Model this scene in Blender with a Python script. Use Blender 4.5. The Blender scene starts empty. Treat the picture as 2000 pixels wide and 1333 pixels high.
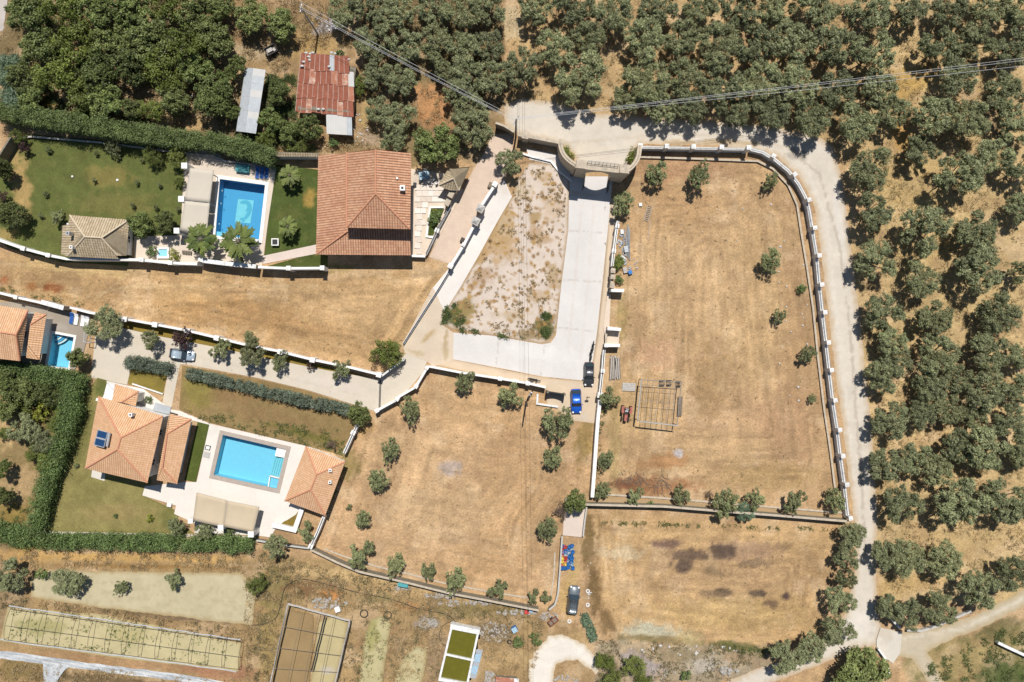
import bpy, bmesh, math, random
import numpy as np
from mathutils import Vector, Matrix
from mathutils.geometry import delaunay_2d_cdt

# ------------------------------------------------------------------ camera, sky, sun, exposure
SC = bpy.context.scene
S = 0.085            # metres of ground per photograph pixel
H = 113.33           # flying height of the drone
cam_d = bpy.data.cameras.new('camera'); cam_d.lens = 24.0; cam_d.sensor_width = 36.0
cam_d.clip_start = 1.0; cam_d.clip_end = 4000
cam = bpy.data.objects.new('camera', cam_d); SC.collection.objects.link(cam)
cam.location = (0, 0, H); cam.rotation_euler = (0, 0, 0)
SC.camera = cam
SUN_EL = math.radians(62.0)
SH = (-0.16, -0.987)                       # direction shadows fall on the ground
w = bpy.data.worlds.new('World'); SC.world = w; w.use_nodes = True
nt = w.node_tree; nt.nodes.clear()
sky = nt.nodes.new('ShaderNodeTexSky'); sky.sky_type = 'NISHITA'; sky.sun_disc = False
sky.sun_elevation = SUN_EL; sky.sun_rotation = math.atan2(-SH[0], -SH[1])
sky.air_density = 1.2; sky.dust_density = 0.4; sky.ozone_density = 3.0
bg = nt.nodes.new('ShaderNodeBackground'); bg.inputs[1].default_value = 0.06
wo = nt.nodes.new('ShaderNodeOutputWorld')
nt.links.new(sky.outputs[0], bg.inputs[0]); nt.links.new(bg.outputs[0], wo.inputs[0])
sd = bpy.data.lights.new('sun', 'SUN'); sd.energy = 5.0; sd.angle = math.radians(0.53); sd.color = (1.0, 0.965, 0.92)
sun = bpy.data.objects.new('sun', sd); SC.collection.objects.link(sun)
sdir = Vector((SH[0]*math.cos(SUN_EL), SH[1]*math.cos(SUN_EL), -math.sin(SUN_EL)))
sun.rotation_euler = sdir.to_track_quat('-Z', 'Y').to_euler()
sun.location = (20, 60, 90)
SC.view_settings.view_transform = 'Standard'; SC.view_settings.look = 'None'
SC.view_settings.exposure = 0.10; SC.view_settings.gamma = 1.0
SC.view_settings.use_curve_mapping = False

RND = random.Random(11)
NR = np.random.RandomState(5)
COL = SC.collection

# ------------------------------------------------------------------ coordinates
def P(x, y, h=0.0):
    """point at height h that the survey photograph shows at pixel x, y"""
    k = S*(1-h/H)
    return Vector(((x-1000)*k, (666.5-y)*k, h))
def P2(x, y, h=0.0):
    v = P(x, y, h); return (v.x, v.y)

# ------------------------------------------------------------------ numpy noise
_perm = {}
def vnoise(x, y, seed=0):
    if seed not in _perm: _perm[seed] = np.random.RandomState(abs(seed+77)).rand(256, 256)
    g = _perm[seed]
    xi = np.floor(x).astype(int); yi = np.floor(y).astype(int)
    fx = x-xi; fy = y-yi
    fx = fx*fx*(3-2*fx); fy = fy*fy*(3-2*fy)
    a = g[xi % 256, yi % 256]; b = g[(xi+1) % 256, yi % 256]
    c = g[xi % 256, (yi+1) % 256]; d = g[(xi+1) % 256, (yi+1) % 256]
    return (a*(1-fx)+b*fx)*(1-fy)+(c*(1-fx)+d*fx)*fy
def fbm(x, y, sc, oct=4, seed=0):
    s = 0; a = 1; t = 0
    for o in range(oct):
        s = s+a*vnoise(x*sc*2**o+13.7*o, y*sc*2**o+5.1*o, seed+o); t += a; a *= 0.55
    return s/t
def inside(px, py, poly):
    r = np.zeros(px.shape, bool); n = len(poly)
    for i in range(n):
        x1, y1 = poly[i]; x2, y2 = poly[(i+1) % n]
        if y1 == y2: continue
        c = ((y1 > py) != (y2 > py)) & (px < (x2-x1)*(py-y1)/(y2-y1)+x1)
        r ^= c
    return r
def pdist(px, py, poly, closed=True):
    d = np.full(px.shape, 1e9); n = len(poly)
    for i in range(n if closed else n-1):
        x1, y1 = poly[i]; x2, y2 = poly[(i+1) % n]
        dx, dy = x2-x1, y2-y1; L = dx*dx+dy*dy+1e-9
        t = np.clip(((px-x1)*dx+(py-y1)*dy)/L, 0, 1)
        d = np.minimum(d, np.hypot(px-x1-t*dx, py-y1-t*dy))
    return d
def sstep(a, b, x):
    t = np.clip((x-a)/(b-a), 0, 1); return t*t*(3-2*t)

# ------------------------------------------------------------------ object helpers
def tag(o, label=None, cat=None, group=None, kind=None):
    if label: o['label'] = label
    if cat: o['category'] = cat
    if group: o['group'] = group
    if kind: o['kind'] = kind
    return o
def empty(name, loc, rz=0.0):
    o = bpy.data.objects.new(name, None); COL.objects.link(o)
    o.location = loc; o.rotation_euler = (0, 0, rz); o.empty_display_size = 0.3
    return o
def link(name, me, m=None, parent=None):
    if m is not None and len(me.materials) == 0: me.materials.append(m)
    o = bpy.data.objects.new(name, me); COL.objects.link(o)
    if parent is not None: o.parent = parent
    return o
def copy_tree(o, parent=None):
    c = o.copy(); COL.objects.link(c)
    if parent is not None: c.parent = parent
    for ch in list(o.children): copy_tree(ch, c)
    return c
class MB:
    """collects simple shapes, linked as one mesh"""
    def __init__(s): s.v = []; s.f = []
    def add(s, vs, fs):
        n = len(s.v); s.v += [tuple(v) for v in vs]; s.f += [tuple(n+i for i in f) for f in fs]; return s
    def box(s, c, d, rz=0.0, taper=1.0, M=None):
        x, y, z = d[0]/2, d[1]/2, d[2]/2; vs = []
        for k in (-1, 1):
            t = taper if k > 0 else 1.0
            for a, b in ((-1, -1), (1, -1), (1, 1), (-1, 1)):
                px, py = a*x*t, b*y*t
                v = Vector((px*math.cos(rz)-py*math.sin(rz), px*math.sin(rz)+py*math.cos(rz), k*z))
                if M is not None: v = M @ v
                vs.append((c[0]+v[0], c[1]+v[1], c[2]+v[2]))
        return s.add(vs, [(3, 2, 1, 0), (4, 5, 6, 7), (0, 1, 5, 4), (1, 2, 6, 5), (2, 3, 7, 6), (3, 0, 4, 7)])
    def tube(s, a, b, r0, r1=None, n=6):
        a = Vector(a); b = Vector(b); r1 = r0 if r1 is None else r1
        d = (b-a)
        if d.length < 1e-6: return s
        q = d.to_track_quat('Z', 'Y'); vs = []
        for p, r in ((a, r0), (b, r1)):
            for i in range(n):
                t = 2*math.pi*i/n
                vs.append(p+q @ Vector((r*math.cos(t), r*math.sin(t), 0)))
        fs = [(i, (i+1) % n, n+(i+1) % n, n+i) for i in range(n)]
        fs += [tuple(range(n-1, -1, -1)), tuple(range(n, 2*n))]
        return s.add(vs, fs)
    def path(s, pts, r, n=5):
        for i in range(len(pts)-1): s.tube(pts[i], pts[i+1], r, r, n)
        return s
    def prism(s, pts, z0, z1):
        n = len(pts); a = sum(pts[i][0]*pts[(i+1) % n][1]-pts[(i+1) % n][0]*pts[i][1] for i in range(n))
        if a < 0: pts = pts[::-1]
        vs = [(p[0], p[1], z0) for p in pts]+[(p[0], p[1], z1) for p in pts]
        return s.add(vs, [tuple(range(n-1, -1, -1)), tuple(range(n, 2*n))]+[(i, (i+1) % n, n+(i+1) % n, n+i) for i in range(n)])
    def ring(s, c, R, r, n=18, m=6, sz=1.0):
        vs = []
        for i in range(n):
            a = 2*math.pi*i/n
            for j in range(m):
                b = 2*math.pi*j/m
                vs.append((c[0]+(R+r*math.cos(b))*math.cos(a), c[1]+(R+r*math.cos(b))*math.sin(a), c[2]+r*sz*math.sin(b)))
        fs = [(i*m+j, ((i+1) % n)*m+j, ((i+1) % n)*m+(j+1) % m, i*m+(j+1) % m) for i in range(n) for j in range(m)]
        return s.add(vs, fs)
    def ball(s, c, r, n=8, m=5, jit=0.0):
        vs = []
        for j in range(1, m):
            t = math.pi*j/m
            for i in range(n):
                a = 2*math.pi*i/n; k = 1+RND.uniform(-jit, jit)
                vs.append((c[0]+r[0]*k*math.sin(t)*math.cos(a), c[1]+r[1]*k*math.sin(t)*math.sin(a), c[2]+r[2]*k*math.cos(t)))
        b = len(vs); vs += [(c[0], c[1], c[2]+r[2]), (c[0], c[1], c[2]-r[2])]
        fs = [(j*n+i, (j+1)*n+i, (j+1)*n+(i+1) % n, j*n+(i+1) % n) for j in range(m-2) for i in range(n)]
        fs += [(i, (i+1) % n, b) for i in range(n)]+[((m-2)*n+(i+1) % n, (m-2)*n+i, b+1) for i in range(n)]
        return s.add(vs, fs)
    def mesh(s, name):
        me = bpy.data.meshes.new(name); me.from_pydata(s.v, [], s.f); me.update(); return me
    def build(s, name, m, parent=None, smooth=False):
        me = s.mesh(name)
        if smooth: me.polygons.foreach_set('use_smooth', [True]*len(me.polygons))
        return link(name, me, m, parent)
def local(root, p):
    """world point into an unrotated empty's space"""
    return Vector(p)-Vector(root.location)

# ------------------------------------------------------------------ materials
def newmat(name):
    m = bpy.data.materials.new(name); m.use_nodes = True
    t = m.node_tree; b = t.nodes['Principled BSDF']; return m, t, b
def N(t, kind, **kw):
    n = t.nodes.new(kind)
    for k, v in kw.items():
        if hasattr(n, k): setattr(n, k, v)
        else: n.inputs[k].default_value = v
    return n
def mathn(t, op, a, b=None, c=None):
    n = t.nodes.new('ShaderNodeMath'); n.operation = op
    for i, q in enumerate((a, b, c)):
        if q is None: continue
        if isinstance(q, (int, float)): n.inputs[i].default_value = q
        else: t.links.new(q, n.inputs[i])
    return n.outputs[0]
def mul_col(t, col, fac):
    """colour socket times scalar socket"""
    n = t.nodes.new('ShaderNodeVectorMath'); n.operation = 'SCALE'
    if isinstance(col, tuple): n.inputs[0].default_value = col[:3]
    else: t.links.new(col, n.inputs[0])
    t.links.new(fac, n.inputs['Scale']); return n.outputs[0]
def mix_col(t, fac, a, b):
    n = t.nodes.new('ShaderNodeMix'); n.data_type = 'RGBA'
    ins = [n.inputs[0], n.inputs[6], n.inputs[7]]
    for s_, q in zip(ins, (fac, a, b)):
        if isinstance(q, (int, float)): s_.default_value = q
        elif isinstance(q, tuple): s_.default_value = (q[0], q[1], q[2], 1)
        else: t.links.new(q, s_)
    return n.outputs[2]
def noise(t, scale, detail=4, rough=0.6, coord='Object', stretch=None, rot=0.0, dist=0.0):
    tc = t.nodes.new('ShaderNodeTexCoord'); src = tc.outputs[coord]
    if stretch is not None:
        mp = t.nodes.new('ShaderNodeMapping'); mp.inputs['Scale'].default_value = stretch
        mp.inputs['Rotation'].default_value = (0, 0, rot)
        t.links.new(src, mp.inputs[0]); src = mp.outputs[0]
    n = t.nodes.new('ShaderNodeTexNoise'); n.inputs['Scale'].default_value = scale
    n.inputs['Detail'].default_value = detail; n.inputs['Roughness'].default_value = rough
    n.inputs['Distortion'].default_value = dist
    t.links.new(src, n.inputs['Vector']); return n.outputs['Fac']
def rng(t, v, a, b, c, d):
    n = t.nodes.new('ShaderNodeMapRange'); n.inputs[1].default_value = a; n.inputs[2].default_value = b
    n.inputs[3].default_value = c; n.inputs[4].default_value = d; t.links.new(v, n.inputs[0]); return n.outputs[0]
def bump(t, b, h, strength=0.4, dist=0.1):
    n = t.nodes.new('ShaderNodeBump'); n.inputs['Strength'].default_value = strength
    n.inputs['Distance'].default_value = dist; t.links.new(h, n.inputs['Height'])
    t.links.new(n.outputs[0], b.inputs['Normal'])
def plain(name, col, rough=0.8, amt=0.15, scale=1.5, metal=0.0, bmp=0.0, spec=0.3, dirt=None):
    m, t, b = newmat(name)
    f = noise(t, scale, 5, 0.65)
    c = mul_col(t, col, rng(t, f, 0.25, 0.75, 1-amt, 1+amt))
    if dirt:
        g = noise(t, dirt[1], 6, 0.7)
        c = mix_col(t, rng(t, g, dirt[2], dirt[2]+0.15, 0, dirt[3]), c, dirt[0])
    t.links.new(c, b.inputs['Base Color'])
    b.inputs['Roughness'].default_value = rough; b.inputs['Metallic'].default_value = metal
    b.inputs['Specular IOR Level'].default_value = spec
    if bmp: bump(t, b, noise(t, scale*6, 4, 0.6), bmp, 0.05)
    return m
def surf(name, kind='grass'):
    """ground surfaces: colour from the 'paint' attribute times fine procedural relief"""
    m, t, b = newmat(name)
    at = t.nodes.new('ShaderNodeAttribute'); at.attribute_name = 'paint'
    c = at.outputs['Color']
    b.inputs['Roughness'].default_value = 0.95; b.inputs['Specular IOR Level'].default_value = 0.12
    if kind == 'grass':
        f1 = noise(t, 1.1, 6, 0.72); f2 = noise(t, 3.2, 5, 0.75); f3 = noise(t, 0.25, 3, 0.6)
        c = mul_col(t, c, rng(t, f1, 0.3, 0.7, 0.80, 1.18))
        c = mul_col(t, c, rng(t, f2, 0.28, 0.72, 0.62, 1.36))
        c = mix_col(t, rng(t, f3, 0.45, 0.7, 0, 0.28), c, (0.29, 0.20, 0.105))
        v = noise(t, 2.2, 3, 0.8)
        c = mul_col(t, c, rng(t, v, 0.62, 0.74, 1.0, 0.66))
        v2 = noise(t, 3.1, 2, 0.6, rot=1.0, stretch=(1, 1.3, 1))
        c = mix_col(t, rng(t, v2, 0.66, 0.76, 0, 0.5), c, (0.50, 0.41, 0.27))
        bump(t, b, f2, 0.5, 0.18)
    elif kind == 'lawn':
        f1 = noise(t, 0.5, 5, 0.65); f2 = noise(t, 5.0, 4, 0.7)
        c = mul_col(t, c, rng(t, f1, 0.3, 0.7, 0.82, 1.18)); c = mul_col(t, c, rng(t, f2, 0.25, 0.75, 0.72, 1.28))
        g = noise(t, 0.8, 5, 0.7)
        c = mix_col(t, rng(t, g, 0.55, 0.72, 0, 0.45), c, (0.19, 0.15, 0.06))
        bump(t, b, f2, 0.4, 0.08)
    elif kind == 'gravel':
        f1 = noise(t, 0.6, 6, 0.7); f2 = noise(t, 7.0, 3, 0.7)
        c = mul_col(t, c, rng(t, f1, 0.3, 0.7, 0.92, 1.07)); c = mul_col(t, c, rng(t, f2, 0.3, 0.7, 0.90, 1.08))
        bump(t, b, f2, 0.3, 0.04)
    elif kind == 'concrete':
        f1 = noise(t, 0.22, 6, 0.7); f2 = noise(t, 3.0, 4, 0.65)
        c = mul_col(t, c, rng(t, f1, 0.3, 0.7, 0.93, 1.05)); c = mul_col(t, c, rng(t, f2, 0.3, 0.7, 0.965, 1.03))
        b.inputs['Roughness'].default_value = 0.8
    t.links.new(c, b.inputs['Base Color'])
    return m
def leafmat(name, c1, c2, var=0.25, tr=0.25):
    """per leaf tone attribute and per tree random shift"""
    m, t, b = newmat(name)
    at = t.nodes.new('ShaderNodeAttribute'); at.attribute_name = 'tone'
    oi = t.nodes.new('ShaderNodeObjectInfo')
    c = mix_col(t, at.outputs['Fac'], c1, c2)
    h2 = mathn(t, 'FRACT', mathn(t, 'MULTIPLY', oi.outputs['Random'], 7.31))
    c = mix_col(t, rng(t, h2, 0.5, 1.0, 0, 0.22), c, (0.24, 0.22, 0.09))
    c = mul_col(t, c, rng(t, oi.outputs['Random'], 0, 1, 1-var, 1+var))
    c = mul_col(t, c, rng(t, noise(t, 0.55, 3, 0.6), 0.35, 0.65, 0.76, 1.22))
    t.links.new(c, b.inputs['Base Color'])
    b.inputs['Roughness'].default_value = 0.55; b.inputs['Specular IOR Level'].default_value = 0.35
    ts = t.nodes.new('ShaderNodeBsdfTranslucent'); t.links.new(c, ts.inputs[0])
    mx = t.nodes.new('ShaderNodeMixShader'); mx.inputs[0].default_value = tr
    t.links.new(b.outputs[0], mx.inputs[1]); t.links.new(ts.outputs[0], mx.inputs[2])
    t.links.new(mx.outputs[0], t.nodes['Material Output'].inputs[0])
    return m
def tilemat(name, c1, c2, c3, pitch, wear=(0.42, 0.30, 0.20), wamt=0.5, cd=0.46):
    m, t, b = newmat(name)
    uv = t.nodes.new('ShaderNodeUVMap'); uv.uv_map = 'tile'
    sp = t.nodes.new('ShaderNodeSeparateXYZ'); t.links.new(uv.outputs[0], sp.inputs[0])
    fu = mathn(t, 'FLOOR', mathn(t, 'DIVIDE', sp.outputs[0], pitch)); fv = mathn(t, 'FLOOR', mathn(t, 'DIVIDE', sp.outputs[1], 0.42))
    cb = t.nodes.new('ShaderNodeCombineXYZ'); t.links.new(fu, cb.inputs[0]); t.links.new(fv, cb.inputs[1])
    wn = t.nodes.new('ShaderNodeTexWhiteNoise'); wn.noise_dimensions = '2D'; t.links.new(cb.outputs[0], wn.inputs[0])
    c = mix_col(t, wn.outputs[0], c1, c2)
    c = mix_col(t, rng(t, noise(t, 0.35, 5, 0.7), 0.45, 0.65, 0, 0.6), c, c3)
    # each tile column darkens towards its two edges
    fr = mathn(t, 'FRACT', mathn(t, 'DIVIDE', sp.outputs[0], pitch))
    ch = mathn(t, 'ABSOLUTE', mathn(t, 'SUBTRACT', fr, 0.5))
    c = mix_col(t, rng(t, noise(t, 1.3, 5, 0.7), 0.45, 0.8, 0, wamt), c, wear)
    c = mul_col(t, c, rng(t, ch, 0.24, 0.46, 1.0, cd))
    t.links.new(c, b.inputs['Base Color']); b.inputs['Roughness'].default_value = 0.85
    b.inputs['Specular IOR Level'].default_value = 0.2
    return m

M = {}
M['field'] = surf('dry_grass_soil', 'grass'); M['lawn'] = surf('lawn_turf', 'lawn')
M['gravel'] = surf('pale_gravel', 'gravel'); M['slab'] = surf('poured_concrete', 'concrete')
M['white'] = plain('white_masonry_paint', (0.72, 0.70, 0.66), 0.7, 0.08, 0.8, dirt=((0.36, 0.32, 0.26), 1.2, 0.55, 0.5))
M['white_old'] = plain('weathered_white_paint', (0.66, 0.65, 0.62), 0.8, 0.12, 1.5, dirt=((0.25, 0.24, 0.21), 2.0, 0.52, 0.6))
M['stone'] = plain('beige_stone', (0.44, 0.37, 0.28), 0.85, 0.2, 2.0, bmp=0.4, dirt=((0.22, 0.19, 0.14), 1.5, 0.52, 0.5))
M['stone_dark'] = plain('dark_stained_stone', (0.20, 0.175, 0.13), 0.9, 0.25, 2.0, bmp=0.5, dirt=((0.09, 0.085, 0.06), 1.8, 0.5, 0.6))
M['rubble'] = plain('grey_rubble', (0.33, 0.30, 0.26), 0.9, 0.3, 3.0, bmp=0.4)
M['conc'] = plain('grey_concrete', (0.42, 0.40, 0.36), 0.85, 0.12, 1.0, dirt=((0.22, 0.20, 0.17), 1.5, 0.55, 0.4))
M['wood'] = plain('weathered_wood', (0.20, 0.16, 0.12), 0.9, 0.3, 4.0)
M['greywood'] = plain('sun_bleached_wood', (0.40, 0.37, 0.33), 0.9, 0.25, 4.0)
M['darkwood'] = plain('dark_creosoted_wood', (0.07, 0.055, 0.045), 0.9, 0.2, 4.0)
M['bark'] = plain('olive_bark', (0.13, 0.105, 0.08), 0.95, 0.3, 4.0, bmp=0.5)
M['steel'] = plain('galvanised_steel', (0.45, 0.46, 0.47), 0.5, 0.12, 2.0, metal=0.4)
M['zinc'] = plain('old_zinc_sheet', (0.38, 0.40, 0.41), 0.6, 0.12, 1.2, metal=0.2, dirt=((0.30, 0.29, 0.27), 1.1, 0.56, 0.6))
M['pipe'] = plain('brown_grey_pipe', (0.24, 0.22, 0.19), 0.7, 0.2, 3.0)
M['iron'] = plain('black_iron', (0.03, 0.03, 0.032), 0.6, 0.2, 3.0)
M['rust'] = plain('rusty_sheet', (0.25, 0.085, 0.05), 0.85, 0.22, 1.2, dirt=((0.52, 0.33, 0.22), 1.6, 0.60, 0.7))
M['rust2'] = plain('faded_rusty_sheet', (0.36, 0.15, 0.09), 0.85, 0.2, 1.2, dirt=((0.60, 0.48, 0.38), 1.0, 0.5, 0.8))
M['lap'] = plain('chalky_sheet_edge', (0.55, 0.40, 0.32), 0.85, 0.25, 2.0)
M['palezinc'] = plain('pale_painted_sheet', (0.50, 0.485, 0.45), 0.7, 0.06, 1.0, dirt=((0.42, 0.38, 0.33), 1.0, 0.6, 0.4))
M['canopy'] = plain('cream_canvas', (0.47, 0.38, 0.26), 0.9, 0.05, 0.5, dirt=((0.52, 0.38, 0.22), 0.5, 0.56, 0.35))
M['canopy2'] = plain('ivory_canvas', (0.49, 0.435, 0.35), 0.9, 0.04, 0.5, dirt=((0.5, 0.42, 0.32), 0.6, 0.6, 0.3))
M['poolwhite'] = plain('pool_edge_tile', (0.74, 0.70, 0.65), 0.6, 0.05, 1.0)
M['poolstone'] = plain('brown_pool_coping', (0.36, 0.30, 0.25), 0.7, 0.15, 2.0)
M['poolblue'] = plain('blue_pool_tile', (0.085, 0.33, 0.53), 0.4, 0.10, 5.0)
M['poolaqua'] = plain('aqua_pool_tile', (0.24, 0.55, 0.66), 0.4, 0.10, 5.0)
M['poolpale'] = plain('pale_mosaic', (0.24, 0.56, 0.60), 0.4, 0.08, 2.0)
M['pooldark'] = plain('dark_mosaic', (0.11, 0.40, 0.50), 0.4, 0.08, 2.0)
M['rubber'] = plain('black_rubber', (0.025, 0.025, 0.027), 0.7, 0.2, 4.0)
M['glass'] = plain('dark_window_glass', (0.03, 0.045, 0.055), 0.12, 0.1, 1.0, spec=0.6)
M['blueglass'] = plain('solar_collector_glass', (0.015, 0.05, 0.13), 0.15, 0.1, 1.0, spec=0.6)
M['redplastic'] = plain('red_plastic', (0.50, 0.06, 0.05), 0.5, 0.15, 2.0)
M['blueplastic'] = plain('blue_plastic', (0.03, 0.16, 0.42), 0.5, 0.25, 2.0)
M['tealplastic'] = plain('teal_plastic', (0.08, 0.30, 0.31), 0.5, 0.15, 2.0)
M['yellowplastic'] = plain('yellow_plastic', (0.68, 0.55, 0.10), 0.5, 0.15, 2.0)
M['paleblue'] = plain('pale_blue_tarpaulin', (0.30, 0.42, 0.50), 0.6, 0.25, 2.0)
M['royal'] = plain('royal_blue_canvas', (0.02, 0.09, 0.30), 0.7, 0.15, 2.0)
M['cushion'] = plain('white_cushion', (0.78, 0.77, 0.74), 0.8, 0.05, 2.0)
M['plastic_film'] = plain('dusty_plastic_film', (0.40, 0.41, 0.41), 0.5, 0.25, 1.5, spec=0.5)
M['rose'] = plain('red_oxide_paint', (0.33, 0.11, 0.08), 0.6, 0.2, 2.0)
def water(name, tint, gloss=0.06, rough=0.03):
    m, t, b = newmat(name); t.nodes.remove(b)
    tr = t.nodes.new('ShaderNodeBsdfTransparent'); tr.inputs[0].default_value = (*tint, 1)
    g = t.nodes.new('ShaderNodeBsdfGlossy'); g.inputs['Roughness'].default_value = rough
    bp = t.nodes.new('ShaderNodeBump'); bp.inputs['Strength'].default_value = 0.15; bp.inputs['Distance'].default_value = 0.05
    t.links.new(noise(t, 2.5, 3, 0.5), bp.inputs['Height']); t.links.new(bp.outputs[0], g.inputs['Normal'])
    mx = t.nodes.new('ShaderNodeMixShader'); mx.inputs[0].default_value = gloss
    t.links.new(tr.outputs[0], mx.inputs[1]); t.links.new(g.outputs[0], mx.inputs[2])
    t.links.new(mx.outputs[0], t.nodes['Material Output'].inputs[0]); return m
M['water'] = water('clear_pool_water', (0.80, 0.95, 0.99))
M['greenwater'] = plain('algae_water', (0.115, 0.105, 0.014), 0.15, 0.15, 1.2, spec=0.3)
def carpaint(name, col, metal=0.3):
    m, t, b = newmat(name); b.inputs['Base Color'].default_value = (*col, 1)
    c = mul_col(t, col, rng(t, noise(t, 2.0, 4, 0.7), 0.3, 0.7, 0.9, 1.1)); t.links.new(c, b.inputs['Base Color'])
    b.inputs['Roughness'].default_value = 0.35; b.inputs['Metallic'].default_value = metal
    b.inputs['Coat Weight'].default_value = 0.5; b.inputs['Coat Roughness'].default_value = 0.08; return m
M['tile_main'] = tilemat('terracotta_tiles', (0.42, 0.215, 0.125), (0.54, 0.30, 0.18), (0.37, 0.17, 0.10), 0.40, (0.60, 0.42, 0.28), 0.45)
M['tile_orange'] = tilemat('bright_orange_tiles', (0.58, 0.34, 0.18), (0.68, 0.42, 0.25), (0.56, 0.32, 0.175), 0.34, (0.64, 0.48, 0.32), 0.3, 0.55)
M['tile_beige'] = tilemat('lichened_beige_tiles', (0.39, 0.30, 0.19), (0.50, 0.41, 0.275), (0.34, 0.245, 0.145), 0.40, (0.24, 0.19, 0.13), 0.4)
M['ridge_main'] = plain('terracotta_ridge', (0.50, 0.24, 0.14), 0.85, 0.15, 2.0)
M['ridge_orange'] = plain('orange_ridge', (0.52, 0.24, 0.14), 0.85, 0.15, 2.0)
M['ridge_beige'] = plain('beige_ridge', (0.55, 0.45, 0.32), 0.85, 0.15, 2.0)
M['olive'] = leafmat('olive_leaves', (0.040, 0.054, 0.018), (0.44, 0.46, 0.235), 0.24, 0.28)
M['olive2'] = leafmat('young_olive_leaves', (0.042, 0.058, 0.018), (0.43, 0.46, 0.215), 0.20, 0.28)
M['dense'] = leafmat('dense_green_leaves', (0.022, 0.040, 0.010), (0.26, 0.31, 0.095), 0.34, 0.26)
M['bright'] = leafmat('bright_green_leaves', (0.07, 0.10, 0.018), (0.23, 0.27, 0.055), 0.2)
M['hedge'] = leafmat('hedge_leaves', (0.030, 0.055, 0.014), (0.24, 0.33, 0.105), 0.12)
M['conifer'] = leafmat('blue_conifer_needles', (0.045, 0.07, 0.045), (0.21, 0.27, 0.21), 0.12)
M['palm'] = leafmat('palm_fronds', (0.050, 0.080, 0.014), (0.20, 0.24, 0.05), 0.1)
M['purple'] = leafmat('purple_leaves', (0.035, 0.018, 0.020), (0.10, 0.045, 0.045), 0.1)
M['yellow'] = leafmat('yellow_green_leaves', (0.16, 0.19, 0.02), (0.38, 0.40, 0.06), 0.1)
M['brownleaf'] = leafmat('dry_brown_twigs', (0.12, 0.08, 0.055), (0.26, 0.19, 0.14), 0.1)
M['reed'] = leafmat('reed_leaves', (0.07, 0.12, 0.06), (0.24, 0.32, 0.20), 0.1)
M['drygrass'] = leafmat('dry_grass_blades', (0.26, 0.18, 0.085), (0.50, 0.38, 0.20), 0.1)
M['weed'] = leafmat('dusty_weeds', (0.11, 0.09, 0.045), (0.24, 0.20, 0.10), 0.1)
M['greenweed'] = leafmat('green_weeds', (0.05, 0.08, 0.02), (0.15, 0.19, 0.06), 0.1)
# ------------------------------------------------------------------ builders
def lin(c): c = c/255.0; return c/12.92 if c < 0.04045 else ((c+0.055)/1.055)**2.4
def A(r, g, b, f=1.42):
    """surface albedo of a sunlit colour read in the photograph"""
    return np.array([lin(r)/f, lin(g)/f, lin(b)/f])
def set_paint(me, cols):
    at = me.color_attributes.new('paint', 'FLOAT_COLOR', 'POINT')
    a = np.ones((len(me.vertices), 4), np.float32); a[:, :3] = cols
    at.data.foreach_set('color', a.ravel())
def blobs(px, py, cols, spots, seed=3):
    """spots: (x, y, rx, ry, rot degrees, colour, strength) in survey pixels, edges broken by noise"""
    nz = fbm(px, py, 0.10, 3, seed)
    for x, y, rx, ry, rot, c, st in spots:
        a = math.radians(rot); dx = px-x; dy = py-y
        u = (dx*math.cos(a)+dy*math.sin(a))/rx; v = (-dx*math.sin(a)+dy*math.cos(a))/ry
        w_ = st*(1-sstep(0.5, 1.1, np.sqrt(u*u+v*v)+(nz-0.5)*1.1))
        cols[:] = cols*(1-w_[:, None])+np.array(c)[None]*w_[:, None]
def lines(px, py, cols, ls, seed=9):
    for pts, wd, c, st in ls:
        d = pdist(px, py, pts, False)+(fbm(px, py, 0.12, 2, seed)-0.5)*wd*0.8
        w_ = st*(1-sstep(wd*0.3, wd*0.6, d))
        cols[:] = cols*(1-w_[:, None])+np.array(c)[None]*w_[:, None]
def smoothpoly(pts, closed=True, n=4):
    out = []; m = len(pts)
    for i in range(m if closed else m-1):
        p0 = pts[(i-1) % m] if closed or i > 0 else pts[i]; p1 = pts[i]; p2 = pts[(i+1) % m]
        p3 = pts[(i+2) % m] if closed or i+2 < m else p2
        for k in range(n):
            t = k/n
            out.append(tuple(0.5*((2*p1[j])+(-p0[j]+p2[j])*t+(2*p0[j]-5*p1[j]+4*p2[j]-p3[j])*t*t+(-p0[j]+3*p1[j]-3*p2[j]+p3[j])*t**3) for j in (0, 1)))
    if not closed: out.append(tuple(pts[-1]))
    return out
LEVEL = [0]
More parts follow.
